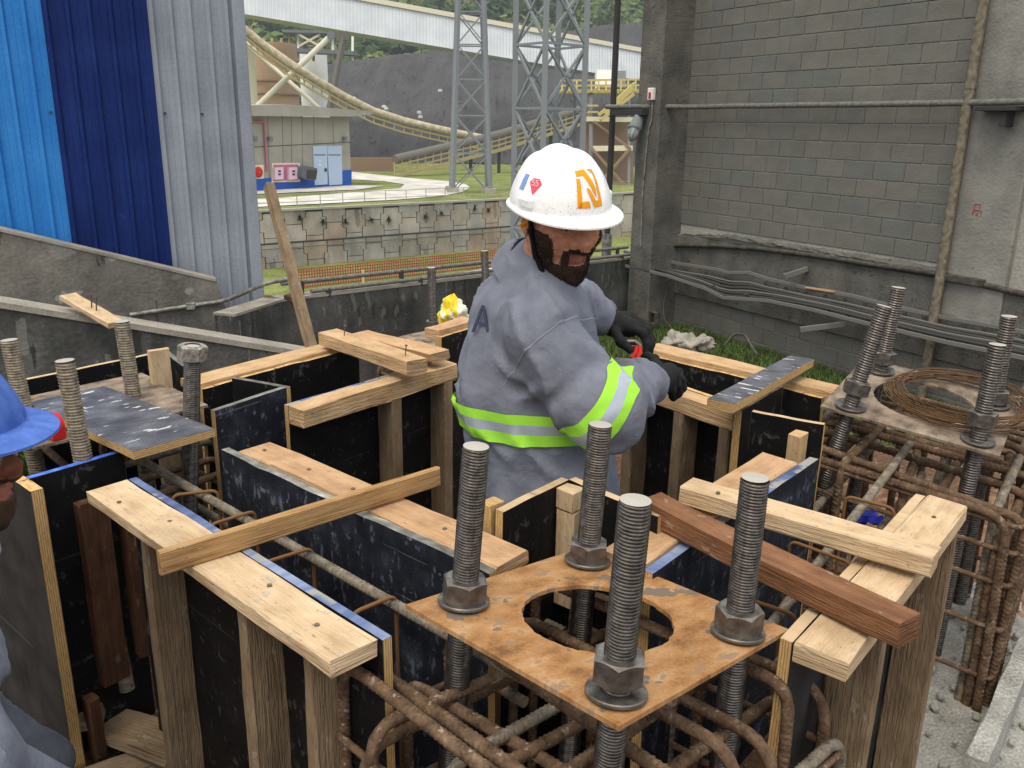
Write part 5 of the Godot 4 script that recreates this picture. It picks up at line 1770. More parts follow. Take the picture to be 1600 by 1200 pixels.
	# boards lying across it
	t = thing("timber_board", "thick pale board with two nails lying across the far forms", "timber")
	a = ph(513, 526, 0.865)
	b = ph(652, 573, 0.865)
	tim(t, "board", a, b, 0.085, 0.05, M.pine2, Vector3.UP, 0.002)
	for s in [0.2, 0.88]:
		var mb := MB.new()
		var p: Vector3 = a.lerp(b, s) + Vector3(0, 0.02, 0)
		mb.tube(PackedVector3Array([p, p + Vector3(0.004, 0.04, 0)]), 0.0022, 6)
		mb.tube(PackedVector3Array([p + Vector3(0.004, 0.04, 0), p + Vector3(0.0042, 0.043, 0)]), 0.005, 8)
		part("nail", mb, M.nail, t)
	t = thing("timber_board", "broken tan board lying against the thick nailed board", "timber")
	tim(t, "board", ph(562, 524, 0.857), ph(688, 556, 0.857), 0.09, 0.03, M.tan, Vector3.UP, 0.004)
	# --- beam between back and right pedestals
	t = thing("formwork_panel", "far plywood form with long pale top board in front of the grass", "formwork", Vector3.ZERO, "timber formwork around the pit")
	a = ph(1284, 622, top)
	b = ph(1000, 552, top)
	ply(t, a, b, UU, top, M.film, M.edge, null, "panel", 0.019, 0.004)
	dd = (b - a).normalized()
	o = Vector3.UP.cross(dd).normalized()
	if o.dot(UU) < 0: o = -o
	tim(t, "wale", a + o * 0.068 - dd * 0.03, b + o * 0.068, 0.1, 0.045, M.pine2)
	t = thing("formwork_panel", "black plywood form with pale rail and three studs under the gloved hand", "formwork", Vector3.ZERO, "timber formwork around the pit")
	a = ph(1172, 640, top)
	b = ph(985, 580, top)
	ply(t, a, b, UU, top, M.film, M.edge)
	dd = (b - a).normalized()
	o = Vector3.UP.cross(dd).normalized()
	if o.dot(UU) > 0: o = -o
	tim(t, "wale", a + o * 0.04 + Vector3(0, -0.028, 0), b + o * 0.04 + Vector3(0, -0.028, 0), 0.08, 0.06, M.pine2, Vector3.UP, 0.003)
	for s in [0.06, 0.42, 0.85]:
		var q: Vector3 = a.lerp(b, s) + o * 0.04
		tim(t, "stud", Vector3(q.x, 0, q.z), Vector3(q.x, 0.752, q.z), 0.08, 0.045, M.aged, dd)
	# --- right pedestal corner box
	t = thing("formwork_panel", "corner box of black plywood with ragged pale top edges left of the wire coil", "formwork", Vector3.ZERO, "timber formwork around the pit")
	a = ph(1160, 641, 0.855)
	b = ph(1224, 604, 0.855)
	ply(t, a, b, VV, 0.85, M.film, M.edge, M.pine, "panel", 0.024, 0.003)
	c = ph(1287, 664, 0.855)
	ply(t, a + (c - a).normalized() * 0.028, c, UU, 0.85, M.film, M.edge, M.pine, "panel", 0.019, 0.004)
	var bl := ph(1247, 680, 0.83)
	tim(t, "stud", Vector3(bl.x, 0.3, bl.z), Vector3(bl.x, 0.835, bl.z), 0.04, 0.05, M.pine2, UU)
	t = thing("plywood_strip", "narrow offcut of grey film plywood lying across the right forms", "plywood")
	_slab(t, "strip", ph(1126, 634, 0.88), ph(1252, 564, 0.875), 0.085, 0.026, M.filmgrey, M.edge)
	# --- beam between front and right pedestals
	t = thing("formwork_panel", "inner plywood form with worn blue edge under the brown plank", "formwork", Vector3.ZERO, "timber formwork around the pit")
	a = ph(1020, 896, 0.80)
	b = ph(1279, 717, 0.80)
	ply(t, a, b, VV, 0.80, M.filmblue, M.edge, M.edgeblue, "panel", 0.024, 0.003)
	dd = (b - a).normalized()
	o = Vector3.UP.cross(dd).normalized()
	if o.dot(VV) < 0: o = -o
	tim(t, "wale", a + o * 0.076 + Vector3(0, -0.006, 0), a.lerp(b, 0.9) + o * 0.076 + Vector3(0, -0.006, 0), 0.1, 0.03, M.tan)
	for s in [0.3, 0.75]:
		var q: Vector3 = a.lerp(b, s) + o * 0.066
		tim(t, "stud", Vector3(q.x, 0, q.z), Vector3(q.x, 0.77, q.z), 0.08, 0.03, M.aged, dd)
	t = thing("formwork_panel", "outer form with thick pale top board and wide brown studs beside the right rebar", "formwork", Vector3.ZERO, "timber formwork around the pit")
	a = ph(1238, 1004, 0.80)
	b = ph(1446, 776, 0.80)
	ply(t, a, b, VV, 0.80, M.filmdust, M.edge, M.pine, "panel", 0.022, 0.003)
	dd = (b - a).normalized()
	o = Vector3.UP.cross(dd).normalized()
	if o.dot(VV) > 0: o = -o
	tim(t, "wale", a + o * 0.049 + Vector3(0, -0.016, 0), b + o * 0.049 + Vector3(0, -0.016, 0), 0.094, 0.04, M.pine, Vector3.UP, 0.003)
	for p in [[1486, 838], [1396, 990]]:
		var q := ph(p[0], p[1], 0.76)
		var s2 := (q - a).dot(dd)
		q = a + dd * s2 + o * 0.05
		tim(t, "stud", Vector3(q.x, 0, q.z), Vector3(q.x, 0.762, q.z), 0.096, 0.028, M.dkbrown if p[0] > 9000 else M.aged, dd)
	for s in [0.15, 0.5, 0.85]: nail(t, a.lerp(b, s) + o * 0.05 + Vector3(0, 0.005, 0))
	# --- front pedestal corner box
	t = thing("formwork_panel", "raised corner box of black plywood with freshly cut pale edges behind the rusty plate", "formwork", Vector3.ZERO, "timber formwork around the pit")
	a = ph(786, 800, 0.85)
	b = ph(889, 750, 0.85)
	ply(t, a, b, VV, 0.85, M.film, M.edge, M.pine, "panel", 0.022, 0.004)
	c = ph(1028, 808, 0.85)
	ply(t, c, b + (b - c).normalized() * 0.0, UU, 0.85, M.film, M.edge, M.pine, "panel", 0.022, 0.004)
	tim(t, "batten", a + VV * 0.048 + UU * 0.018 + Vector3(0, -0.8, 0), a + VV * 0.048 + UU * 0.018 + Vector3(0, 0.003, 0), 0.036, 0.05, M.edge, UU, 0.003)
	var k := b - VV * 0.028 - UU * 0.028
	tim(t, "batten", k + Vector3(0, -0.3, 0), k + Vector3(0, -0.055, 0), 0.05, 0.045, M.pine, UU)
	tim(t, "batten", k + Vector3(0, -0.05, 0), k + Vector3(0, -0.004, 0), 0.052, 0.048, M.pine, UU)
	# --- back pedestal
	t = thing("formwork_panel", "dark plywood corner post standing left of the worker's back", "formwork", Vector3.ZERO, "timber formwork around the pit")
	a = pz(690, 530, 3.25)
	b = pz(745, 518, 3.45)
	ply(t, Vector3(a.x, 0.88, a.z), Vector3(b.x, 0.88, b.z), VV, 0.88, M.film, M.edge, null, "panel", 0.03)
	tim(t, "block", Vector3(a.x, 0.885, a.z) + VV * 0.05 + UU * 0.0, Vector3(b.x, 0.885, b.z) + VV * 0.05, 0.07, 0.04, M.tan, Vector3.UP, 0.004)
	# --- loose timber
	t = thing("timber_lath", "thin grained lath laid on edge across the left beam forms", "timber")
	tim(t, "lath", ph(248, 880, 0.838), ph(684, 744, 0.834), 0.018, 0.05, M.lath, Vector3.UP, 0.0008)
	t = thing("timber_board", "pale board with a screw lying across the right beam forms", "timber")
	tim(t, "board", ph(1072, 766, 0.845), ph(1462, 878, 0.84), 0.07, 0.042, M.pine, Vector3.UP, 0.0015)
	nail(t, ph(1122, 770, 0.867))
	t = thing("timber_plank", "reddish brown hardwood plank lying across the right beam forms", "timber")
	tim(t, "plank", ph(1018, 790, 0.845), ph(1420, 985, 0.84), 0.06, 0.052, M.brown, Vector3.UP, 0.0025, -0.006)
	t = thing("timber_pole", "weathered square pole leaning against the back parapet", "timber")
	a = pz(420, 290, 4.6)
	b = pz(488, 548, 4.25)
	tim(t, "pole", b + (b - a).normalized() * 0.75, a, 0.05, 0.045, M.aged, UU, 0.003)
	t = thing("timber_board", "splintered pale board with two bent nails on the sloping coping", "timber")
	a = pz(106, 463, 5.1)
	b = pz(182, 507, 4.9)
	tim(t, "board", a, b, 0.1, 0.03, M.pine, Vector3.UP, 0.004)
	for s in [0.5, 0.6]:
		var mb := MB.new()
		var p: Vector3 = a.lerp(b, s)
		mb.tube(PackedVector3Array([p, p + Vector3(0.01, 0.09, 0)]), 0.004, 6)
		part("nail", mb, M.nail, t)
	t = thing("timber_offcut", "short reddish timber end lying on the sloping coping", "timber")
	tim(t, "offcut", pz(-30, 470, 5.2), pz(20, 474, 5.2), 0.1, 0.03, M.tan)
	# --- scraps on the pit floor
	var scraps := [[230, 1160, 0.3, 0.12, 0.5, "broad dirty board offcut tilted on the floor under the left form"], [200, 1190, 0.35, 0.08, -0.4, "long narrow offcut lying flat under the broad board on the pit floor"], [150, 1120, 0.25, 0.06, 1.2, "thin dirty slat on the pit floor beside the stake"], [310, 1180, 0.3, 0.1, 0.1, "offcut lying between the studs of the left form"]]
	for s in scraps:
		t = thing("wood_scrap", s[5], "wood scrap", Vector3.ZERO, "wood scraps on the pit floor")
		var p := ph(s[0], s[1], 0.05)
		p.y = 0.03 + 0.04 * (s[4] + 0.5)
		var dr := Vector3(cos(s[4]), 0.12, sin(s[4]))
		tim(t, "offcut", p - dr * s[2] * 0.5, p + dr * s[2] * 0.5, s[3], 0.025, M.aged, Vector3.UP, 0.004)
func _slab(parent: Node, called: String, a: Vector3, b: Vector3, w: float, t: float, topm: Material, edge: Material) -> MeshInstance3D:
	var B := basis_dir(b - a)
	var am := ArrayMesh.new()
	var f := MB.new()
	var e := MB.new()
	var L := (b - a).length()
	f.off = Vector2(rng.randf(), rng.randf())
	var P := func(s, z, y): return a + B.x * s + B.z * z + B.y * y
	var h := w * 0.5
	var ns := 8
	for i in ns:
		var s0 := L * i / ns
		var s1 := L * (i + 1) / ns
		var j0 := noise.get_noise_2d(i * 60.0, 3.0) * 0.002
		var j1 := noise.get_noise_2d((i + 1) * 60.0, 3.0) * 0.002
		f.q(P.call(s0, h + j0, t / 2), P.call(s1, h + j1, t / 2), P.call(s1, -h + j1, t / 2), P.call(s0, -h + j0, t / 2), Vector2(s0, 0), Vector2(s1, 0), Vector2(s1, w), Vector2(s0, w))
		f.q(P.call(s0, -h + j0, -t / 2), P.call(s1, -h + j1, -t / 2), P.call(s1, h + j1, -t / 2), P.call(s0, h + j0, -t / 2), Vector2(s0, 0), Vector2(s1, 0), Vector2(s1, w), Vector2(s0, w))
		e.q(P.call(s0, h + j0, -t / 2), P.call(s1, h + j1, -t / 2), P.call(s1, h + j1, t / 2), P.call(s0, h + j0, t / 2), Vector2(s0, 0), Vector2(s1, 0), Vector2(s1, t), Vector2(s0, t))
		e.q(P.call(s0, -h + j0, t / 2), P.call(s1, -h + j1, t / 2), P.call(s1, -h + j1, -t / 2), P.call(s0, -h + j0, -t / 2), Vector2(s0, 0), Vector2(s1, 0), Vector2(s1, t), Vector2(s0, t))
	e.qf(P.call(0, -h, t / 2), P.call(0, h, t / 2), P.call(0, h, -t / 2), P.call(0, -h, -t / 2), -B.x)
	e.qf(P.call(L, -h, t / 2), P.call(L, h, t / 2), P.call(L, h, -t / 2), P.call(L, -h, -t / 2), B.x)
	f.surf(am, topm)
	e.surf(am, edge)
	return obj(called, am, parent)

# ---------------------------------------------------------------- anchor bolts, plates, rebar
func rod_mesh(L: float, r: float, pitch: float) -> MB:
	# helical thread along +y from 0 to L
	var mb := MB.new()
	var sides := 20
	var sub := 4
	var turns := int(L / pitch)
	var rows := turns * sub + 1
	var prof := [0.0, 0.09, 0.13, 0.05]
	var base := 0
	for i in rows:
		for k in sides + 1:
			var a := TAU * k / sides
			var y := (float(i) / sub + float(k) / sides) * pitch
			y = minf(y, L)
			var rr: float = r * (1.0 - prof[i % sub])
			if y > L - pitch * 0.5: rr = r * 0.93
			mb.v.append(Vector3(cos(a) * rr, y, sin(a) * rr))
			var sl: float = [0.0, 0.75, 0.0, -0.75][i % sub]
			mb.n.append(Vector3(cos(a), sl, sin(a)).normalized())
			mb.uv.append(Vector2(a * r, y))
	for i in rows - 1:
		for k in sides:
			var a0 := base + i * (sides + 1) + k
			var b0 := a0 + sides + 1
			mb.ix.append_array([a0, a0 + 1, b0, a0 + 1, b0 + 1, b0])
	return mb
func nut_mesh(af: float, h: float) -> MB:
	var mb := MB.new()
	var n := 72
	var R := af * 0.5
	for i in n:
		var P := []
		for j in 2:
			var a := TAU * (i + j) / n
			var m := fposmod(a + PI / 6.0, PI / 3.0) - PI / 6.0
			var rh := R / cos(m)
			var dip := (rh - R) * 0.6 + 0.0012
			var d := Vector3(cos(a), 0, sin(a))
			P.append([d * R * 0.94 + Vector3(0, h, 0), d * rh * 0.997 + Vector3(0, h - dip, 0), d * rh * 0.997 + Vector3(0, dip, 0), d * R * 0.94, d * R * 0.6 + Vector3(0, h, 0)])
		for s in [[4, 0], [0, 1], [1, 2], [2, 3]]:
			mb.q(P[0][s[0]], P[1][s[0]], P[1][s[1]], P[0][s[1]])
	return mb
func washer_mesh(r: float, h: float) -> MB:
	var mb := MB.new()
	var n := 40
	for i in n:
		var d0 := Vector3(cos(TAU * i / n), 0, sin(TAU * i / n))
		var d1 := Vector3(cos(TAU * (i + 1) / n), 0, sin(TAU * (i + 1) / n))
		var T := Vector3(0, h, 0)
		var c := 0.0012
		mb.q(d0 * r * 0.5 + T, d1 * r * 0.5 + T, d1 * (r - c) + T, d0 * (r - c) + T)
		mb.q(d0 * (r - c) + T, d1 * (r - c) + T, d1 * r + T * 0.7, d0 * r + T * 0.7)
		mb.q(d0 * r + T * 0.7, d1 * r + T * 0.7, d1 * r, d0 * r)
	return mb
var rod_cache := {}
func bolt(label: String, group: String, base: Vector3, topx: float, topy: float, below: float, nut_at: float, rodm: Material, plate_n := Vector3.UP, washer := true, nutm: Material = null, r := 0.024, pitch := 0.0056):
	# base: axis point on the plate; the top is seen at pixel (topx, topy)
	var vt := pv(base, topy)
	var z := (vt - EYE).dot(c_fw)
	var tp := pz(topx, topy, z)
	var ax := (tp - base).normalized()
	var L := (tp - base).length() + below
	var t := thing("anchor_bolt", label, "bolt", base - ax * below, group)
	t.basis = Basis(Quaternion(Vector3.UP, ax)) * Basis(Vector3.UP, rng.randf() * 3.0)
	part("rod", rod_mesh(L, r, pitch), rodm, t)
	var cp := MB.new()
	for i in 20:
		var d0 := Vector3(cos(TAU * i / 20), 0, sin(TAU * i / 20)) * r * 0.93
		var d1 := Vector3(cos(TAU * (i + 1) / 20), 0, sin(TAU * (i + 1) / 20)) * r * 0.93
		cp.t(Vector3(0, L + 0.0015, 0), d1 + Vector3(0, L, 0), d0 + Vector3(0, L, 0))
	part("end_face", cp, M.boltend, t)
	if nut_at > -5.0:
		var nt := part("nut", nut_mesh(0.072, 0.042), nutm if nutm else M.nut, t)
		nt.position = Vector3(0, below + nut_at, 0)
		nt.rotation.y = rng.randf() * 2.0
	if washer:
		var ws := part("washer", washer_mesh(0.047, 0.006), M.nut, t)
		ws.position = Vector3(0, below + 0.0055, 0)
		var ln := (t.basis.inverse() * plate_n).normalized()
		ws.basis = Basis(Quaternion(Vector3.UP, ln))
func plate(label: String, c: Vector3, yaw: float, tu: float, tv: float, sz: float, hole: float, m: Material) -> Array:
	var y := deg_to_rad(yaw)
	var u := Vector3(sin(y), tu, -cos(y)).normalized()
	var v := Vector3(-cos(y), tv, -sin(y))
	v = (v - u * v.dot(u)).normalized()
	var nn := v.cross(u).normalized()
	if nn.y < 0: nn = -nn
	var t := thing("anchor_plate", label, "steel plate", c)
	var am := ArrayMesh.new()
	var f := MB.new()
	var n := 112
	var th := 0.008
	var T := func(a): # outer square
		var cx := cos(a); var sy := sin(a)
		var k: float = (sz * 0.5) / maxf(absf(cx), absf(sy))
		return u * cx * k + v * sy * k
	var sd := rng.randf() * 50.0
	for i in n:
		var a0 := TAU * i / n + PI / 4
		var a1 := TAU * (i + 1) / n + PI / 4
		var r0: float = hole * (1.0 + noise.get_noise_2d(i * 25.0, sd) * 0.03)
		var r1: float = hole * (1.0 + noise.get_noise_2d(((i + 1) % n) * 25.0, sd) * 0.03)
		var h0 := (u * cos(a0) + v * sin(a0)) * r0
		var h1 := (u * cos(a1) + v * sin(a1)) * r1
		var o0: Vector3 = T.call(a0)
		var o1: Vector3 = T.call(a1)
		var up := nn * th * 0.5
		for pr in [[h0 + up, o0 + up, o1 + up, h1 + up, nn], [h0 - up, o0 - up, o1 - up, h1 - up, -nn], [o0 + up, o1 + up, o1 - up, o0 - up, o0 + o1], [h0 + up, h1 + up, h1 - up, h0 - up, -h0 - h1]]:
			var k := f.v.size()
			f.qf(pr[0], pr[1], pr[2], pr[3], pr[4])
			for j in range(k, f.v.size()): f.uv[j] = Vector2(f.v[j].dot(u) + sd, f.v[j].dot(v))
	f.surf(am, m)
	obj("steel_sheet", am, t)
	return [t, u, v, nn]
func cage(label: String, c: Vector3, u: Vector3, v: Vector3, top: float, us: Array, vs: Array, eu: float, ev: float, hoops: Array, fine: bool, r := 0.0105):
	# hairpin bars across v at each u, across u at each v, plus closed stirrups
	var t := thing("rebar_cage", label, "rebar", Vector3(c.x, 0, c.z))
	var Y := Vector3.UP
	var k := 0
	for uu in us:
		var mb := MB.new()
		var y := top - (k % 3) * 0.022
		var j := rng.randf_range(-0.035, 0.035)
		var j2 := rng.randf_range(-0.05, 0.05)
		y += rng.randf_range(-0.04, 0.015)
		var Z := Y * -0.12
		rebar(mb, [u * uu + v * (ev + j) + Z, u * uu + v * (ev + j) + Y * y, u * (uu + j2) - v * (ev - j) + Y * (y + j * 0.5), u * (uu + j2) - v * (ev - j * 0.3) + Z], r, rng.randf_range(0.05, 0.085), fine)
		part("rebar", mb, M.rebar, t)
		k += 1
	for vv in vs:
		var mb := MB.new()
		var y := top - 0.024 - (k % 3) * 0.03
		var j := rng.randf_range(-0.035, 0.035)
		var j2 := rng.randf_range(-0.05, 0.05)
		y += rng.randf_range(-0.05, 0.01)
		var Z := Y * -0.12
		rebar(mb, [v * vv + u * (eu + j) + Z, v * vv + u * (eu + j) + Y * y, v * (vv + j2) - u * (eu - j) + Y * (y - j * 0.5), v * (vv + j2) - u * (eu - j * 0.3) + Z], r, rng.randf_range(0.05, 0.085), fine)
		part("rebar", mb, M.rebar if k % 4 != 2 else M.rebargrey, t)
		k += 1
	for h in hoops:
		var mb := MB.new()
		var a := eu + 0.012
		var b := ev + 0.012
		rebar(mb, [u * a * 0.3 + v * b + Y * h, u * a + v * b + Y * h, u * a - v * b + Y * h, -u * a - v * b + Y * h, -u * a + v * b + Y * h, u * a * 0.5 + v * b + Y * h], 0.007, 0.03, fine)
		part("stirrup", mb, M.rebar, t)
	return t
func pedestals():
	var Y := Vector3(0, 1.65, 0)
	# front
	var c := Vector3(0.158, 0.81, -1.353)
	var P := plate("rusty orange square plate with round hole and four bolts above the rebar", c, 45.7, -0.113, -0.044, 0.483, 0.135, M.rustplate)
	var fp := [[724, 944, 744, 697, 0.012], [917, 880, 938, 663, 0.010], [1152, 992, 1180, 746, 0.012], [962, 1087, 993, 781, 0.03]]
	var lab := ["threaded bolt with nut through the rusty plate, next to the bluish inner form", "threaded bolt with nut through the rusty plate, next to the raised corner box", "threaded bolt with nut through the rusty plate, next to the brown plank end", "threaded bolt with its nut raised off the washer on the rusty plate"]
	for i in 4:
		var b := pp(fp[i][0], fp[i][1], c + P[3] * 0.004, P[3])
		bolt(lab[i], "bolts of the rusty plate", b, fp[i][2], fp[i][3], 0.75, fp[i][4], M.thread, P[3])
	cage("rusty rebar cage under the orange plate", c, P[1], P[2], 0.70, [-0.335, -0.27, -0.2, -0.1, 0.0, 0.1, 0.2, 0.33], [0.25, 0.17, 0.06, -0.02, -0.1, -0.2, -0.315], 0.34, 0.31, [0.55, 0.36, 0.18], true, 0.0108)
	# right
	c = Vector3(1.30, 0.83, -2.6)
	P = plate("grey brown square plate with round hole under the wire coil", c, 35.0, 0.1, 0.1, 0.5, 0.15, M.dkplate)
	fp = [[1328, 637, 1382, 478, 0.045], [1375, 581, 1404, 449, 0.03], [1527, 690, 1559, 538, 0.05], [1552, 634, 1577, 494, 0.01]]
	lab = ["leaning bolt with raised nut on the coil plate, next to the corner box", "bolt on the coil plate behind the leaning one, near the wall", "bolt with raised nut on the coil plate, above the tangled rebar", "bolt standing inside the loop of the wire coil near the wall"]
	for i in 4:
		var b := pp(fp[i][0], fp[i][1], c + P[3] * 0.004, P[3])
		bolt(lab[i], "bolts of the coil plate", b, fp[i][2], fp[i][3], 0.7, fp[i][4], M.thread, P[3], true, null, 0.024, 0.008)
	cage("tangled rusty rebar cage under the coil plate", c - Vector3(0, 0, 0), P[1], P[2], 0.72, [-0.31, -0.25, -0.18, -0.1, -0.02, 0.06, 0.14, 0.22, 0.28, 0.31], [0.3, 0.2, 0.1, 0.02, -0.06, -0.13, -0.19, -0.24, -0.29, -0.33], 0.31, 0.33, [0.68, 0.6, 0.5, 0.36, 0.2], true, 0.0122)
	# coil of tie wire
	var t := thing("wire_coil", "coil of thin rusty tie wire lying on the right plate", "wire")
	var cc := pp(1502, 622, c + P[3] * 0.03, P[3])
	for i in 26:
		var mb := MB.new()
		var path := PackedVector3Array()
		var R := 0.175 + 0.035 * rng.randf()
		var ox: Vector3 = P[1] * rng.randf_range(-0.02, 0.02) + P[2] * rng.randf_range(-0.02, 0.02)
		var ph0 := rng.randf() * TAU
		var z0 := rng.randf() * 0.03
		for k in 48:
			var a := TAU * k / 48.0
			path.append(cc + ox + (P[1] * cos(a) + P[2] * sin(a)) * (R + 0.006 * sin(2 * a + ph0)) + P[3] * (z0 - 0.018 + 0.012 * sin(a + ph0)))
		mb.tube(path, 0.0014, 5, false, true)
		part("wire_loop", mb, M.wire, t)
	# left
	c = Vector3(-1.262, 0.815, -2.48)
	P = plate("brown steel plate half covered by a plywood board", c, 45.1, 0.026, -0.005, 0.486, 0.12, M.dkplate)
	fp = [[129, 713, 101, 563], [209, 619, 190, 502], [299, 656, 301, 541], [40, 650, 14, 531]]
	lab = ["bare pale threaded bolt beside the red tape measure", "bare pale threaded bolt beside the upright stub", "dark threaded bolt carrying a pale hex nut on its end", "bare pale threaded bolt rising behind the blue helmet"]
	for i in 4:
		var b := pp(fp[i][0], fp[i][1], c + P[3] * 0.004, P[3])
		if i == 2:
			var vt := pv(b, 541.0)
			bolt(lab[i], "bolts of the left plate", b, fp[i][2], fp[i][3], 0.7, (vt - b).length() - 0.037, M.thread, P[3], false, M.nutpale)
		else:
			bolt(lab[i], "bolts of the left plate", b, fp[i][2], fp[i][3], 0.7, -9.0, M.threadpale, P[3], false, null, 0.024, 0.008)
	cage("rusty rebar cage under the left plate", c, P[1], P[2], 0.70, [-0.3, -0.1, 0.1, 0.3], [0.3, 0.1, -0.1, -0.22, -0.3], 0.3, 0.3, [0.5, 0.25], true)
	# plywood board lying on it
	t = thing("plywood_board", "grey film plywood board with whitish smears lying over the left plate", "plywood")
	var A := pp(150, 600, c + P[3] * 0.03, P[3])
	var B := pp(326, 664, c + P[3] * 0.03, P[3])
	var D := pp(218, 713, c + P[3] * 0.03, P[3])
	var E := pp(55, 632, c + P[3] * 0.03, P[3])
	_slab(t, "board", (A + E) * 0.5 - P[3] * 0.011, (B + D) * 0.5 - P[3] * 0.011, ((A - E).length() + (B - D).length()) * 0.5, 0.022, M.filmgrey, M.edge)
	# tape measure
	t = thing("tape_measure", "red tape measure with dark sticker on the left plate", "tape measure")
	var tm := pp(84, 684, c + P[3] * 0.004, P[3])
	var mb := MB.new()
	var TB := Basis(Vector3(0.8, 0, 0.6), Vector3.UP, Vector3(-0.6, 0, 0.8))
	var prof := []
	for i in 15:
		var a := PI * i / 14.0
		prof.append(tm + TB * Vector3(cos(a) * 0.036, 0.034 + sin(a) * 0.034, 0.018))
	prof.append(tm + TB * Vector3(-0.036, 0.004, 0.018))
	prof.append(tm + TB * Vector3(0.036, 0.004, 0.018))
	prism(mb, prof, TB.z, 0.036)
	part("case", mb, M.red, t)
	mb = MB.new()
	prof = []
	for i in 16: prof.append(tm + TB * Vector3(cos(TAU * i / 16) * 0.02, 0.036 + sin(TAU * i / 16) * 0.02, 0.0195))
	prism(mb, prof, TB.z, 0.002)
	part("sticker", mb, M.bagyellow, t)
	# back pedestal: plate and two bolts beyond the far forms
	var bc := pz(700, 530, 4.35)
	P = plate("small plate of the far pedestal partly hidden behind the worker", Vector3(bc.x + 0.02, bc.y - 0.02, bc.z - 0.12), 43.0, 0.0, 0.0, 0.4, 0.1, M.dkplate)
	for q in [[677, 516, 674, 418, "dark bolt with nut beside the plastic bag"], [760, 470, 757, 392, "dark bolt top showing over the worker's shoulder"]]:
		var b := pp(q[0], q[1], P[0].position, Vector3.UP)
		bolt(q[4], "bolts of the far plate", b, q[2], q[3], 0.6, 0.012, M.thread, Vector3.UP, true)
	cage("rebar of the far pedestal behind the dark corner post", P[0].position, P[1], P[2], P[0].position.y - 0.07, [-0.26, -0.1, 0.1, 0.26], [0.26, 0.0, -0.26], 0.26, 0.26, [0.4], false)
	# beam bars
	var bars := thing("beam_rebar", "long ribbed bars with thin ties inside the left beam form", "rebar")
	for q in [[296, 762, 700, 992, 0.70], [330, 805, 690, 1020, 0.52], [420, 770, 760, 930, 0.5]]:
		mb = MB.new()
		var a := ph(q[0], q[1], q[4])
		var b := ph(q[2], q[3], q[4])
		rebar(mb, [a - (b - a).normalized() * 0.3, b + (b - a).normalized() * 0.25], 0.0115, 0.05, true)
		part("rebar", mb, M.rebargrey, bars)
	for q in [[288, 772, 340, 766], [345, 815, 398, 798], [430, 874, 488, 856], [570, 950, 618, 930]]:
		mb = MB.new()
		var a := ph(q[0], q[1], 0.72)
		var b := ph(q[2], q[3], 0.72)
		var d := (b - a).normalized()
		rebar(mb, [a - d * 0.03 - Vector3(0, 0.5, 0), a - d * 0.03, b, b + d * 0.005 - Vector3(0, 0.5, 0)], 0.0045, 0.02, false)
		part("stirrup", mb, M.tie, bars)
	bars = thing("beam_rebar", "dark ribbed bars with thin ties inside the right beam form", "rebar")
	for q in [[1180, 1010, 1400, 722, 0.70], [1120, 960, 1370, 690, 0.56], [1215, 1040, 1420, 770, 0.5]]:
		mb = MB.new()
		var a := ph(q[0], q[1], q[4])
		var b := ph(q[2], q[3], q[4])
		rebar(mb, [a, b + (b - a).normalized() * 0.2], 0.0115, 0.05, true)
		part("rebar", mb, M.rebargrey, bars)
	for q in [[1165, 935, 1245, 962], [1235, 845, 1330, 880], [1322, 775, 1398, 795]]:
		mb = MB.new()
		var a := ph(q[0], q[1], 0.72)
		var b := ph(q[2], q[3], 0.72)
		var d := (b - a).normalized()
		rebar(mb, [a - Vector3(0, 0.5, 0), a, b, b + d * 0.005 - Vector3(0, 0.5, 0)], 0.0045, 0.02, false)
		part("stirrup", mb, M.tie, bars)
	# blue plastic scrap seen deep between the bars
	t = thing("plastic_scrap", "crumpled bright blue plastic scrap deep between the right rebar", "plastic")
	var s0 := ph(1352, 808, 0.35)
	mb = MB.new()
	var G := PackedVector3Array()
	for i in 7:
		for j in 7:
			G.append(s0 + Vector3((j - 3) * 0.018, noise.get_noise_2d(i * 60.0, j * 60.0) * 0.04, (i - 3) * 0.018))
	mb.grid(G, 7, 7)
	part("sheet", mb, M.blueplastic, t)

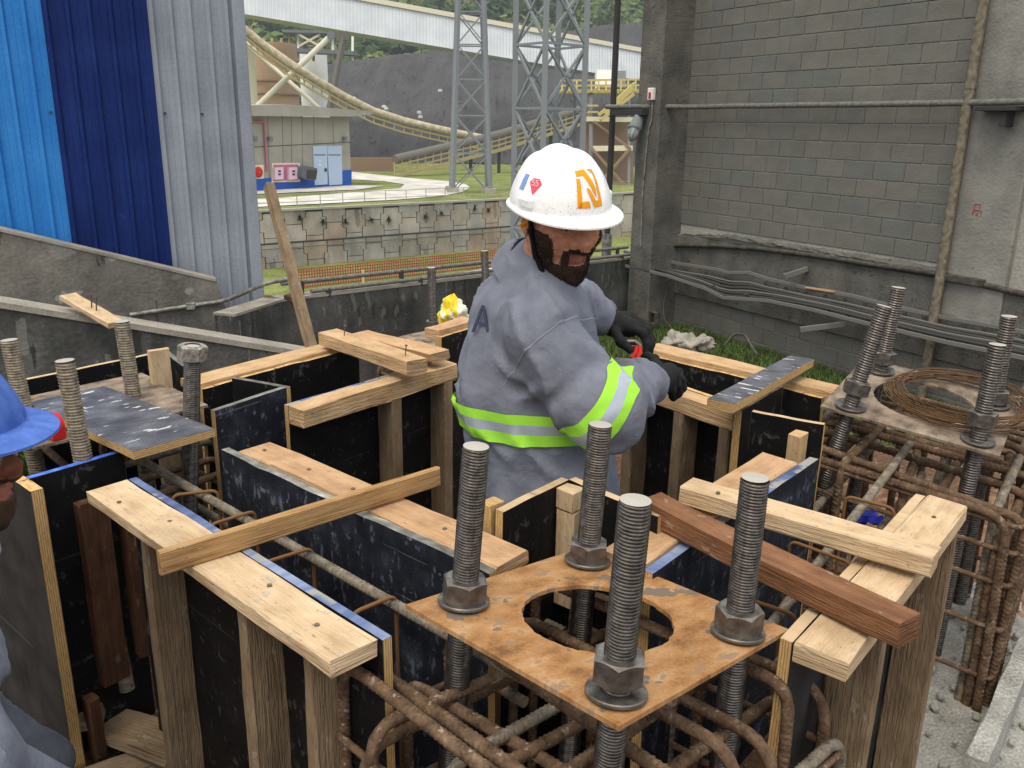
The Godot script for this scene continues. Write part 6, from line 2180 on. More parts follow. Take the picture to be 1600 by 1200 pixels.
# ---------------------------------------------------------------- people
class Field:
	var A := PackedVector3Array()
	var B := PackedVector3Array()
	var ra := PackedFloat32Array()
	var rb := PackedFloat32Array()
	var id := PackedInt32Array()
	var k := 0.05
	var wr := 0.0
	var nz: FastNoiseLite
	var bunch := []
	func add(a: Vector3, b: Vector3, r0: float, r1: float, m := 0):
		A.append(a); B.append(b); ra.append(r0); rb.append(r1); id.append(m)
	func at(p: Vector3) -> float:
		var d := 9.0
		for i in A.size():
			var ab := B[i] - A[i]
			var t := clampf((p - A[i]).dot(ab) / maxf(ab.length_squared(), 1e-8), 0.0, 1.0)
			var e := (p - A[i] - ab * t).length() - lerpf(ra[i], rb[i], t)
			if e > d + k: continue
			var h := maxf(k - absf(d - e), 0.0) / k
			d = minf(d, e) - h * h * k * 0.25
		if wr > 0.0 and absf(d) < 0.06:
			# cloth folds: long soft ridges, sharper where folds pile up
			var f := nz.get_noise_3d(p.x * 400.0 + p.y * 250.0, p.y * 170.0 - p.x * 130.0, p.z * 400.0)
			var g := nz.get_noise_3d(p.x * 1500.0 + p.y * 600.0, p.y * 900.0 + 300.0, p.z * 1500.0)
			var rg := 1.0 - minf(absf(f) * 2.4, 1.0)
			d += wr * (0.3 - rg * rg * 0.75) - g * wr * 0.12
			for b in bunch:
				var ab: Vector3 = b[1] - b[0]
				var t = (p - b[0]).dot(ab) / ab.length_squared()
				if t > -0.2 and t < 1.2 and (p - b[0] - ab * t).length() < b[4]:
					var w := nz.get_noise_3d(p.x * 400.0, p.y * 400.0, p.z * 400.0) * 2.2
					d -= b[2] * sin(t * b[3] + w * 2.5) * (0.5 + w) * clampf(1.2 - absf(t - 0.5) * 1.6, 0.0, 1.0)
		return d
	func near(p: Vector3) -> int:
		var d := 9.0
		var m := 0
		for i in A.size():
			var ab := B[i] - A[i]
			var t := clampf((p - A[i]).dot(ab) / maxf(ab.length_squared(), 1e-8), 0.0, 1.0)
			var e := (p - A[i] - ab * t).length() - lerpf(ra[i], rb[i], t)
			if e < d:
				d = e
				m = id[i]
		return m
# surface nets of fn over a box; pick(p) gives the material slot; out: slot -> MB
func snet(lo: Vector3, hi: Vector3, cell: float, fn: Callable, pick: Callable, out: Dictionary, xf := Transform3D.IDENTITY):
	var n := Vector3i(((hi - lo) / cell).ceil()) + Vector3i(2, 2, 2)
	n = Vector3i(((n.x + 3) / 4) * 4 + 1, ((n.y + 3) / 4) * 4 + 1, ((n.z + 3) / 4) * 4 + 1)
	var F := PackedFloat32Array()
	F.resize(n.x * n.y * n.z)
	F.fill(1.0)
	var sx := 1
	var sy := n.x
	var sz := n.x * n.y
	var done := PackedByteArray()
	done.resize(F.size())
	for bz in range(0, n.z - 1, 4):
		for by in range(0, n.y - 1, 4):
			for bx in range(0, n.x - 1, 4):
				var c := lo + Vector3(bx + 2, by + 2, bz + 2) * cell
				var d: float = fn.call(c)
				if absf(d) < cell * 4.4:
					for z in range(bz, bz + 5):
						for y in range(by, by + 5):
							for x in range(bx, bx + 5):
								var q := x + y * sy + z * sz
								if done[q] == 0:
									done[q] = 1
									F[q] = fn.call(lo + Vector3(x, y, z) * cell)
				elif d < 0.0:
					for z in range(bz, bz + 5):
						for y in range(by, by + 5):
							for x in range(bx, bx + 5):
								var q := x + y * sy + z * sz
								if done[q] == 0: F[q] = -1.0
	var vid := PackedInt32Array()
	vid.resize(F.size())
	vid.fill(-1)
	var V := PackedVector3Array()
	var offs := [0, sx, sy, sx + sy, sz, sx + sz, sy + sz, sx + sy + sz]
	var cr := [Vector3(0, 0, 0), Vector3(1, 0, 0), Vector3(0, 1, 0), Vector3(1, 1, 0), Vector3(0, 0, 1), Vector3(1, 0, 1), Vector3(0, 1, 1), Vector3(1, 1, 1)]
	var eds := [[0, 1], [2, 3], [4, 5], [6, 7], [0, 2], [1, 3], [4, 6], [5, 7], [0, 4], [1, 5], [2, 6], [3, 7]]
	for z in n.z - 1:
		for y in n.y - 1:
			var row := y * sy + z * sz
			for x in n.x - 1:
				var q := row + x
				var s0 := F[q] < 0.0
				if (F[q + sx] < 0.0) == s0 and (F[q + sy] < 0.0) == s0 and (F[q + sz] < 0.0) == s0 and (F[q + sx + sy] < 0.0) == s0 and (F[q + sx + sz] < 0.0) == s0 and (F[q + sy + sz] < 0.0) == s0 and (F[q + sx + sy + sz] < 0.0) == s0: continue
				var p := Vector3.ZERO
				var cnt := 0
				for e in eds:
					var fa := F[q + offs[e[0]]]
					var fb := F[q + offs[e[1]]]
					if (fa < 0.0) != (fb < 0.0):
						p += (cr[e[0]] as Vector3).lerp(cr[e[1]], fa / (fa - fb))
						cnt += 1
				vid[q] = V.size()
				V.append(lo + (Vector3(x, y, z) + p / cnt) * cell)
	# normals from the field
	var Nn := PackedVector3Array()
	Nn.resize(V.size())
	var quads := []
	for z in range(1, n.z - 1):
		for y in range(1, n.y - 1):
			for x in range(1, n.x - 1):
				var q := x + y * sy + z * sz
				var s0 := F[q] < 0.0
				if (F[q + sx] < 0.0) != s0:
					_sq(quads, vid[q], vid[q - sy], vid[q - sy - sz], vid[q - sz], s0)
				if (F[q + sy] < 0.0) != s0:
					_sq(quads, vid[q], vid[q - sz], vid[q - sz - sx], vid[q - sx], s0)
				if (F[q + sz] < 0.0) != s0:
					_sq(quads, vid[q], vid[q - sx], vid[q - sx - sy], vid[q - sy], s0)
	for qd in quads:
		var nn := (V[qd[2]] - V[qd[0]]).cross(V[qd[3]] - V[qd[1]])
		for k in 4: Nn[qd[k]] += nn
	var remap := {}
	for qd in quads:
		var c := (V[qd[0]] + V[qd[1]] + V[qd[2]] + V[qd[3]]) * 0.25
		var m: int = pick.call(c)
		if not out.has(m): out[m] = MB.new()
		if not remap.has(m): remap[m] = {}
		var mb: MB = out[m]
		var rm: Dictionary = remap[m]
		var I := []
		for k in 4:
			if not rm.has(qd[k]):
				rm[qd[k]] = mb.v.size()
				mb.v.append(xf * V[qd[k]])
				mb.n.append((xf.basis * Nn[qd[k]]).normalized())
				mb.uv.append(Vector2(V[qd[k]].x, V[qd[k]].y))
			I.append(rm[qd[k]])
		mb.ix.append_array([I[0], I[2], I[1], I[0], I[3], I[2]])
func _sq(quads: Array, a: int, b: int, c: int, d: int, s0: bool):
	if a < 0 or b < 0 or c < 0 or d < 0: return
	if s0: quads.append([a, b, c, d])
	else: quads.append([a, d, c, b])
func cap(p: Vector3, a: Vector3, b: Vector3, r0: float, r1: float) -> float:
	var ab := b - a
	var t := clampf((p - a).dot(ab) / ab.length_squared(), 0.0, 1.0)
	return (p - a - ab * t).length() - lerpf(r0, r1, t)
func ell(p: Vector3, c: Vector3, r: Vector3) -> float:
	var q := (p - c) / r
	var l := q.length()
	return (l - 1.0) * minf(r.x, minf(r.y, r.z)) if l > 0.01 else -r.x
func smn(a: float, b: float, k: float) -> float:
	var h := maxf(k - absf(a - b), 0.0) / k
	return minf(a, b) - h * h * k * 0.25
func head_field(p: Vector3) -> float:
	var m := Vector3(absf(p.x), p.y, p.z)
	var d := ell(p, Vector3(0, 0.045, -0.012), Vector3(0.078, 0.1, 0.1))
	d = smn(d, ell(p, Vector3(0, -0.045, 0.022), Vector3(0.066, 0.088, 0.07)), 0.04)
	d = smn(d, (p - Vector3(0, -0.112, 0.055)).length() - 0.036, 0.04)
	d = smn(d, (m - Vector3(0.04, -0.022, 0.056)).length() - 0.034, 0.03)
	d = smn(d, cap(m, Vector3(0.0, 0.033, 0.088), Vector3(0.042, 0.03, 0.074), 0.013, 0.012), 0.02)
	d = maxf(d, -((m - Vector3(0.033, 0.01, 0.108)).length() - 0.021) + 0.0)
	d = smn(d, (m - Vector3(0.032, 0.01, 0.076)).length() - 0.0165, 0.004)
	d = smn(d, cap(p, Vector3(0, 0.022, 0.09), Vector3(0, -0.022, 0.12), 0.009, 0.019), 0.012)
	d = smn(d, (m - Vector3(0.017, -0.027, 0.102)).length() - 0.0125, 0.008)
	d = smn(d, cap(m, Vector3(0, -0.056, 0.094), Vector3(0.022, -0.06, 0.083), 0.0085, 0.005), 0.008)
	d = smn(d, cap(m, Vector3(0, -0.073, 0.092), Vector3(0.02, -0.069, 0.083), 0.0095, 0.005), 0.008)
	var slit := cap(m, Vector3(0, -0.0645, 0.105), Vector3(0.022, -0.065, 0.092), 0.0035, 0.002)
	d = maxf(d, -slit)
	d = maxf(d, -((m - Vector3(0.009, -0.041, 0.117)).length() - 0.0052))
	# crease from nose to mouth
	d += 0.0022 * exp(-pow((cap(m, Vector3(0.022, -0.03, 0.09), Vector3(0.036, -0.062, 0.074), 0.0, 0.0)) / 0.006, 2.0))
	# beard volume
	var bz := beard_w(p)
	d -= 0.006 * bz * (1.0 + 0.8 * noise.get_noise_3d(p.x * 3000.0, p.y * 3000.0, p.z * 3000.0))
	# ears
	var e := ell(m, Vector3(0.081, -0.002, -0.012), Vector3(0.011, 0.033, 0.021))
	e = maxf(e, -ell(m, Vector3(0.092, 0.002, -0.008), Vector3(0.008, 0.021, 0.011)))
	d = smn(d, e, 0.006)
	d = smn(d, cap(p, Vector3(0, -0.05, -0.025), Vector3(0, -0.2, -0.055), 0.06, 0.066), 0.03)
	return d
func beard_w(p: Vector3) -> float:
	# 1 on the bearded part of the jaw, 0 on bare skin
	if p.z < -0.01 or p.y > 0.0: return 0.0
	var ax := absf(p.x)
	var line := -0.078 + 0.075 * clampf((ax - 0.05) / 0.022, 0.0, 1.0)
	var w := clampf((line - p.y) / 0.012, 0.0, 1.0)
	# moustache
	var mu := clampf(1.0 - (Vector2(maxf(ax - 0.02, 0.0), (p.y + 0.047) * 1.6)).length() / 0.016, 0.0, 1.0)
	if p.z > 0.07: w = maxf(w, minf(mu * 2.0, 1.0))
	if p.z > 0.045 and ax > 0.023 and ax < 0.04 and p.y < -0.045: w = 1.0
	# lips stay bare
	if p.z > 0.07 and ax < 0.026 and p.y > -0.086 and p.y < -0.053 and ax < 0.023: w = 0.0
	if p.y < -0.15: w = 0.0
	return w * clampf((p.z + 0.01) / 0.02, 0.0, 1.0)
func head_pick(p: Vector3) -> int:
	if p.y < -0.052 and p.y > -0.084 and absf(p.x) < 0.025 and p.z > 0.088: return 5
	var w := beard_w(p)
	if w > 0.45 + 0.35 * noise.get_noise_3d(p.x * 2600.0, p.y * 2600.0, p.z * 2600.0): return 4
	if p.z < 0.0 and p.y > -0.055 and p.z < -0.035 and absf(p.x) < 0.085 and p.y > -0.06: return 4
	return 1
func helmet_pt(th: float, fi: float, lift := 0.0) -> Vector3:
	# th from the crown, fi 0 at the front; local head frame (+z front)
	var x := sin(fi) * sin(th)
	var z := cos(fi) * sin(th)
	var y := cos(th)
	var ridge := 0.0075 * exp(-pow(x / 0.16, 2.0)) * clampf(y * 2.0, 0.0, 1.0) + 0.004 * exp(-pow((absf(x) - 0.42) / 0.1, 2.0)) * clampf(y * 1.6, 0.0, 1.0)
	var flare := 0.006 * clampf((th - 1.2) / 0.4, 0.0, 1.0)
	return Vector3(x * (0.110 + ridge + flare + lift), y * (0.120 + ridge + lift), z * (0.130 + ridge + flare + lift)) + Vector3(0, 0.028, 0.004)
func helmet(parent: Node, hx: Transform3D, m: Material, front_brim := 0.032) -> Node3D:
	var mb := MB.new()
	var rows := 26
	var cols := 73
	var TH := 1.66
	var G := PackedVector3Array()
	for i in rows:
		for j in cols: G.append(hx * helmet_pt(maxf(TH * i / (rows - 1), 0.001), TAU * j / (cols - 1)))
	mb.grid(G, rows, cols, 1, 1, false)
	# rim and peak
	G = PackedVector3Array()
	var under := PackedVector3Array()
	var lip := PackedVector3Array()
	for i in 8:
		for j in cols:
			var fi := TAU * j / (cols - 1)
			var e := helmet_pt(TH, fi)
			var o := Vector3(sin(fi), 0, cos(fi))
			var f := pow(clampf((cos(fi) + 0.25) / 1.25, 0.0, 1.0), 1.5)
			var w := 0.008 + front_brim * f
			var s := i / 5.0
			var dn := -0.014 * f * s * s - 0.003 * s
			if i <= 5:
				G.append(hx * (e + o * w * s + Vector3(0, dn, 0)))
				under.append(hx * (e + o * w * s + Vector3(0, dn - 0.004, 0)))
			else: lip.append(hx * (e + o * (w + 0.0005) + Vector3(0, -0.014 * f - 0.003 - 0.004 * (i - 6), 0)))
	mb.grid(G, 6, cols, 1, 1, false)
	mb.grid(lip, 2, cols, 1, 1, false)
	mb.grid(under, 6, cols, 1, 1, true)
	# accessory slots on both sides
	for sd in [-1.0, 1.0]:
		var p := helmet_pt(1.5, sd * 1.35, 0.002)
		mb.box(Transform3D(hx.basis * Basis(Vector3.UP, sd * 1.35), hx * p), Vector3(0.045, 0.022, 0.012), 0.004)
	return obj("helmet", mb.mesh(m), parent)
func decal_poly(parent: Node, called: String, polys: Array, hx: Transform3D, th0: float, fi0: float, su: float, m: Material, lift := 0.0012) -> Node3D:
	# flat print wrapped onto the shell; polys in local units, su metres per unit
	var mb := MB.new()
	for pl in polys:
		var pg := PackedVector2Array()
		for q in pl: pg.append(Vector2(q[0], q[1]))
		# split into a fine grid clipped by the polygon
		var bb := Rect2(pg[0], Vector2.ZERO)
		for q in pg: bb = bb.expand(q)
		var st := 0.8
		var x := bb.position.x
		while x < bb.end.x:
			var y := bb.position.y
			while y < bb.end.y:
				var cellp := PackedVector2Array([Vector2(x, y), Vector2(x + st, y), Vector2(x + st, y + st), Vector2(x, y + st)])
				for piece in Geometry2D.intersect_polygons(pg, cellp):
					var c: Vector2 = piece[0]
					for k in range(1, piece.size() - 1):
						var P := []
						for q in [c, piece[k], piece[k + 1]]:
							P.append(hx * helmet_pt(th0 - q.y * su / 0.135, fi0 + q.x * su / (0.13 * sin(th0)), lift))
						var nn: Vector3 = hx.basis * Vector3(sin(fi0), 0.3, cos(fi0))
						if (P[1] - P[0]).cross(P[2] - P[0]).dot(nn) > 0: mb.t(P[0], P[1], P[2])
						else: mb.t(P[0], P[2], P[1])
				y += st
			x += st
	return obj(called, mb.mesh(m), parent)
func ring_band(parent: Node, called: String, c: Vector3, ax: Vector3, w: float, F: Field, m: Material, rmax := 0.36, a0 := 0.0, a1 := TAU, lift := 0.003):
	var x := ax.cross(Vector3(0.3, 0.2, 1)).normalized()
	var y := ax.cross(x).normalized()
	var G := PackedVector3Array()
	var n := 72
	for i in 4:
		var o := c + ax * (w * (i / 3.0 - 0.5))
		for j in n + 1:
			var a := lerpf(a0, a1, j / float(n))
			var d := x * cos(a) + y * sin(a)
			var lo := 0.0
			var hi := rmax
			var r := 0.03
			while r < rmax:
				if F.at(o + d * r) > 0.0:
					hi = r
					lo = r - 0.015
					break
				r += 0.015
			for k in 6:
				var mid := (lo + hi) * 0.5
				if F.at(o + d * mid) > 0.0: hi = mid
				else: lo = mid
			G.append(o + d * (hi + lift))
	var mb := MB.new()
	mb.grid(G, 4, n + 1, 1, 1, false)
	return part(called, mb, m, parent)
func finger(F: Field, pts: Array, r: float, m := 2):
	for i in pts.size() - 1:
		F.add(pts[i], pts[i + 1], r * (1.0 - 0.08 * i), r * (0.92 - 0.08 * i), m)
func bounds(F: Field, pad: float) -> Array:
	var lo := Vector3(99, 99, 99)
	var hi := -lo
	for i in F.A.size():
		for q in [[F.A[i], F.ra[i]], [F.B[i], F.rb[i]]]:
			lo = lo.min(q[0] - Vector3.ONE * (q[1] + pad))
			hi = hi.max(q[0] + Vector3.ONE * (q[1] + pad))
	return [lo, hi]
func face_frame(px_c: Vector3, az: float, pitch: float, roll: float, sc := 1.0) -> Transform3D:
	# az: degrees to the picture's right of facing the lens; pitch down; roll
	var toward := -c_fw
	toward.y = 0
	toward = toward.normalized()
	var B := Basis(Vector3.UP.cross(toward).normalized(), Vector3.UP, toward)
	B = B * Basis(Vector3.UP, deg_to_rad(az)) * Basis(Vector3.RIGHT, deg_to_rad(pitch)) * Basis(Vector3.BACK, deg_to_rad(roll))
	return Transform3D(B.scaled(Vector3.ONE * sc), px_c)
func worker():
	var t := thing("person", "man in grey coverall with lime bands, white helmet and black gloves, bending over the forms", "person")
	var nzz := FastNoiseLite.new()
	nzz.seed = 9
	nzz.frequency = 0.01
	nzz.fractal_octaves = 2
	var T := Field.new() # torso only
	var pel := pz(852, 880, 2.45)
	var wst := pz(850, 765, 2.42)
	var cst := pz(842, 600, 2.36)
	var upp := pz(836, 500, 2.31)
	var nck := pz(836, 420, 2.27)
	var rd := Vector3(0.34, 0, 0.94)
	var fd := Vector3(0.94, 0, -0.34)
	for s in [-1.0, 1.0]:
		T.add(pel + rd * 0.05 * s, wst + rd * 0.055 * s, 0.175, 0.172)
		T.add(wst + rd * 0.055 * s + fd * 0.02, cst + rd * 0.06 * s + fd * 0.0, 0.172, 0.165)
		T.add(cst + rd * 0.06 * s, upp + rd * 0.055 * s, 0.165, 0.14)
	T.add(wst - fd * 0.035, cst - fd * 0.05, 0.16, 0.165)
	T.add(cst - fd * 0.05, upp - fd * 0.03, 0.165, 0.135)
	T.add(upp, nck, 0.13, 0.066)
	var shR := pz(848, 528, 2.13)
	var shL := pz(850, 470, 2.44)
	T.add(nck, shR + Vector3(0, 0.03, 0), 0.07, 0.085)
	T.add(nck, shL, 0.07, 0.08)
	T.k = 0.06
	T.nz = nzz
	T.wr = 0.021
	var Bd := Field.new()
	Bd.k = 0.045
	Bd.nz = nzz
	Bd.wr = 0.022
	for i in T.A.size(): Bd.add(T.A[i], T.B[i], T.ra[i], T.rb[i], 0)
	var elR := pz(940, 640, 2.08)
	var wrR := pz(1012, 596, 2.34)
	Bd.add(shR, elR, 0.1, 0.093, 0)
	Bd.add(elR, wrR, 0.094, 0.058, 0)
	var elL := pz(905, 480, 2.62)
	var wrL := pz(952, 503, 2.66)
	Bd.add(shL, elL, 0.085, 0.07, 0)
	Bd.add(elL, elL.lerp(wrL, 0.75), 0.07, 0.055, 0)
	Bd.bunch = [[elR, wrR, 0.009, 30.0, 0.14], [shR, elR, 0.005, 15.0, 0.15], [shL, elL, 0.007, 22.0, 0.13]]
	# legs to the ground
	for s in [-1.0, 1.0]:
		var hp = pel + rd * 0.1 * s + Vector3(0, -0.06, 0)
		var kn = Vector3(hp.x, 0.46, hp.z) + fd * 0.04 + rd * 0.04 * s
		var an := Vector3(kn.x, 0.1, kn.z) - fd * 0.04
		Bd.add(hp, kn, 0.125, 0.09, 3)
		Bd.add(kn, an, 0.09, 0.075, 3)
		Bd.add(an + Vector3(0, -0.045, 0), an + fd * 0.16 + Vector3(0, -0.055, 0), 0.05, 0.045, 2)
	var bb := bounds(Bd, 0.03)
	var out := {}
	snet(bb[0], bb[1], 0.0105, func(p): return Bd.at(p), func(p): return Bd.near(p), out)
	# bare wrist + left glove, fine grid
	var HL := Field.new()
	HL.k = 0.012
	var z := 2.66
	HL.add(elL.lerp(wrL, 0.6), wrL, 0.036, 0.034, 1)
	HL.add(wrL, pz(985, 512, 2.64), 0.036, 0.03, 2)
	HL.add(wrL, pz(982, 500, 2.69), 0.034, 0.028, 2)
	HL.add(pz(958, 505, 2.66), pz(962, 508, 2.66), 0.042, 0.038, 2)
	finger(HL, [pz(984, 512, 2.62), pz(1004, 520, 2.61), pz(1012, 540, 2.61), pz(1008, 556, 2.61)], 0.0135)
	finger(HL, [pz(988, 506, 2.65), pz(1010, 516, 2.645), pz(1017, 537, 2.64), pz(1013, 556, 2.64)], 0.014)
	finger(HL, [pz(988, 500, 2.68), pz(1010, 511, 2.68), pz(1018, 531, 2.68), pz(1016, 550, 2.68)], 0.0135)
	finger(HL, [pz(984, 496, 2.71), pz(1004, 505, 2.71), pz(1013, 522, 2.71), pz(1012, 538, 2.71)], 0.0125)
	finger(HL, [pz(962, 518, 2.62), pz(970, 534, 2.59), pz(984, 546, 2.58)], 0.0155)
	bb = bounds(HL, 0.01)
	snet(bb[0], bb[1], 0.004, func(p): return HL.at(p), func(p): return HL.near(p), out)
	# right glove
	var HR := Field.new()
	HR.k = 0.012
	HR.add(elR.lerp(wrR, 0.85), wrR, 0.034, 0.036, 2)
	HR.add(wrR, pz(1044, 585, 2.46), 0.038, 0.034, 2)
	HR.add(wrR, pz(1038, 598, 2.42), 0.036, 0.03, 2)
	finger(HR, [pz(1044, 578, 2.47), pz(1060, 582, 2.53), pz(1066, 596, 2.56), pz(1060, 608, 2.57)], 0.0135)
	finger(HR, [pz(1046, 586, 2.46), pz(1062, 592, 2.51), pz(1066, 606, 2.53), pz(1058, 616, 2.54)], 0.014)
	finger(HR, [pz(1044, 594, 2.44), pz(1058, 602, 2.48), pz(1060, 614, 2.5), pz(1052, 622, 2.51)], 0.0135)
	finger(HR, [pz(1038, 602, 2.42), pz(1050, 611, 2.45), pz(1050, 620, 2.47)], 0.012)
	finger(HR, [pz(1026, 576, 2.42), pz(1022, 562, 2.47), pz(1012, 556, 2.5)], 0.0155)
	bb = bounds(HR, 0.01)
	snet(bb[0], bb[1], 0.004, func(p): return HR.at(p), func(p): return HR.near(p), out)
	# head
	var hx := face_frame(pz(872, 342, 2.15), 31, 11.5, 4, 1.03)
	snet(Vector3(-0.11, -0.2, -0.13), Vector3(0.11, 0.16, 0.14), 0.0036, func(p): return head_field(p), func(p): return head_pick(p), out, hx)
	var am := ArrayMesh.new()
	var ms := {0: M.cloth, 1: M.skin, 2: M.glove, 3: M.trouser, 4: M.stubble, 5: M.lip}
	for k in out: out[k].surf(am, ms[k])
	obj("body", am, t)
	# beard hairs
	var r2 := RandomNumberGenerator.new()
	r2.seed = 31
	var hb := MB.new()
	var src: MB = out[4]
	for i in range(0, src.v.size()):
		var lp := hx.affine_inverse() * src.v[i]
		if lp.z < 0.0: continue
		for k in 1:
			var p := src.v[i]
			var n := (src.n[i] + Vector3(r2.randfn(), r2.randfn() - 0.6, r2.randfn()) * 0.5).normalized() * r2.randf_range(0.003, 0.007)
			var sd := n.cross(c_fw).normalized() * 0.0006
			hb.t(p - sd, p + sd, p + n)
	part("beard", hb, M.hair, t)
	# helmet and its marks
	var hh := hx * Transform3D(Basis(Vector3.RIGHT, deg_to_rad(-4)), Vector3(0, 0.022, 0.0))
	var hm := helmet(t, hh, M.shell)
	decal_poly(hm, "emblem", [
		[[0, 0.00], [1.7, 0.00], [1.9, 9.50], [0.3, 9.75]],
		[[0.3, 12.50], [4.4, 12.50], [8.0, 5.50], [7.4, 3.00], [3.2, 10.38], [0.5, 10.38]],
		[[0, 0.00], [4.8, 0.00], [4.2, 2.12], [1.0, 2.12]],
		[[3.9, 6.50], [5.0, 5.75], [7.0, 2.12], [9.0, 2.12], [9.0, 0.00], [6.2, 0.00], [3.9, 5.25]],
		[[8.5, 0.00], [10, 0.00], [10, 12.50], [8.6, 11.50]],
		[[5.8, 12.50], [10, 12.50], [9.4, 11.00], [8.0, 11.12]]], hh, 1.50, -0.33, 0.0075, M.amber)
	decal_poly(hm, "sticker", [[[0, 3], [1.5, 5], [5, 5], [6.5, 3], [3.2, -2]]], hh, 1.25, -1.40, 0.006, M.pinkprint)
	decal_poly(hm, "sticker", [[[0, 0], [3, 0], [3.4, 7], [0.4, 7]]], hh, 1.30, -1.66, 0.006, M.blueprint)
	var fnt := SystemFont.new()
	fnt.font_names = PackedStringArray(["Droid Sans"])
	var tm := TextMesh.new()
	tm.font = fnt
	tm.text = "55"
	tm.font_size = 24
	tm.pixel_size = 0.0008
	tm.depth = 0.001
	tm.material = M.white
	var tx := obj("sticker_text", tm, hm)
	var f0 := -1.40 + 3.2 * 0.006 / 0.125
	var tp := hh * helmet_pt(1.25 - 3.0 * 0.006 / 0.135, f0, 0.002)
	var tn := (hh.basis * Vector3(sin(f0), 0.25, cos(f0))).normalized()
	var tu := (hh.basis.y.normalized() - tn * hh.basis.y.normalized().dot(tn)).normalized()
	tx.transform = Transform3D(Basis(tu.cross(tn), tu, tn), tp)
	# chin strap, earplug, glasses
	var mb := MB.new()
	var pth := PackedVector3Array()
	for q in [[-0.088, 0.03, 0.012], [-0.085, -0.02, 0.018], [-0.078, -0.07, 0.03], [-0.062, -0.115, 0.05], [-0.03, -0.148, 0.062], [0.0, -0.156, 0.065], [0.03, -0.148, 0.062], [0.062, -0.115, 0.05], [0.078, -0.07, 0.03], [0.088, 0.03, 0.012]]: pth.append(hx * Vector3(q[0], q[1], q[2]))
	mb.tube(pth, 0.0065, 8)
	part("chin_strap", mb, M.strap, t)
	mb = MB.new()
	mb.tube(PackedVector3Array([hx * Vector3(-0.086, -0.002, -0.004), hx * Vector3(-0.103, -0.008, -0.006)]), 0.005, 8)
	part("earplug", mb, M.amber, t)
	for s in [-1.0, 1.0]:
		mb = MB.new()
		_lathe(mb, Transform3D(hx.basis * Basis(Vector3.RIGHT, PI / 2), hx * Vector3(0.033 * s, 0.012, 0.0745)), [[0.0001, 0.0168], [0.006, 0.0158], [0.012, 0.0115], [0.016, 0.003]], 14)
		part("eye", mb, flat(214, 206, 198, 0.3), t)
		mb = MB.new()
		_lathe(mb, Transform3D(hx.basis * Basis(Vector3.RIGHT, PI / 2), hx * Vector3(0.035 * s, 0.008, 0.0755)), [[0.0001, 0.0172], [0.006, 0.0158]], 12)
		part("iris", mb, M.hair, t)
		# brow
		mb = MB.new()
		mb.tube(PackedVector3Array([hx * Vector3(0.014 * s, 0.034, 0.1), hx * Vector3(0.034 * s, 0.04, 0.092), hx * Vector3(0.052 * s, 0.034, 0.076)]), 0.005, 6)
		part("eyebrow", mb, M.hair, t)
	# collar
	mb = MB.new()
	var G := PackedVector3Array()
	var cax := (hx * Vector3(0, -0.08, -0.03) - nck).normalized()
	var cx := cax.cross(rd).normalized()
	var cy := cx.cross(cax).normalized()
	for i in 7:
		for j in 49:
			var a := lerpf(0.42, TAU - 0.42, j / 48.0)
			var prof: Array = [[0.104, 0.0], [0.094, 0.035], [0.088, 0.055], [0.089, 0.064], [0.097, 0.063], [0.113, 0.042], [0.126, 0.004]][i]
			var fr := cos(a)
			var r: float = prof[0] * (1.0 + 0.12 * fr) + noise.get_noise_2d(j * 30.0, i * 50.0) * 0.006
			var h: float = prof[1] * (1.0 - 0.25 * clampf(fr, 0, 1)) + noise.get_noise_2d(j * 25.0, 90.0) * 0.01
			G.append(nck - cax * 0.03 + cx * cos(a) * r + cy * sin(a) * r * 0.92 + cax * h)
	mb.grid(G, 7, 49, 1, 1, true)
	part("collar", mb, M.cloth, t)
	# bands on the coverall
	var bc := (pz(727, 640, 2.42) + pz(900, 672, 2.16) + pz(960, 640, 2.44)) / 3.0
	var b1 := pz(727, 640, 2.40)
	var b2 := pz(880, 676, 2.14)
	var bx := (b2 - b1)
	var bn := (bx.cross(Vector3(0.75, 0, -0.66))).normalized()
	if bn.y < 0: bn = -bn
	bn = (bn + Vector3(0, 1.2, 0)).normalized()
	var ctr := wst.lerp(cst, 0.62)
	ctr += bn * ((b1.lerp(b2, 0.5) - ctr).dot(bn))
	for q in [[0.034, 0.026, M.lime], [0.008, 0.026, M.silver], [-0.02, 0.03, M.lime]]:
		ring_band(t, "reflective_band", ctr + bn * q[0], bn, q[1], T, q[2])
	var Aa := Field.new()
	Aa.k = 0.045
	Aa.nz = nzz
	Aa.wr = 0.022
	Aa.bunch = Bd.bunch
	Aa.add(shR, elR, 0.1, 0.093)
	Aa.add(elR, wrR, 0.094, 0.058)
	var aax := (elR - shR).normalized().lerp((wrR - elR).normalized(), 0.42).normalized()
	var ac := elR + (shR - elR).normalized() * 0.02
	for q in [[-0.03, 0.026, M.lime], [-0.003, 0.028, M.silver], [0.024, 0.026, M.lime]]:
		ring_band(t, "sleeve_band", ac + aax * q[0], aax, q[1], Aa, q[2], 0.16)
	# stitched seams: armhole and side
	var sa := (elR - shR).normalized()
	ring_band(t, "seam", shR + sa * 0.02, sa, 0.0028, Bd, M.seam, 0.2, 0.0, TAU, 0.0015)
	ring_band(t, "seam", wst.lerp(cst, 0.45), Vector3(0.34, 0.02, 0.94).normalized(), 0.004, T, M.seam, 0.3, 0.0, TAU, 0.0012)
	# letter on the back
	tm = TextMesh.new()
	tm.font = fnt
	tm.text = "A"
	tm.font_size = 64
	tm.pixel_size = 0.0016
	tm.depth = 0.003
	tm.material = M.navyprint
	tx = obj("back_lettering", tm, t)
	var bp := pz(756, 500, 2.22)
	var bnn := (Vector3(-0.62, 0.12, 0.78)).normalized()
	# sink onto the cloth
	var st := bp + bnn * 0.2
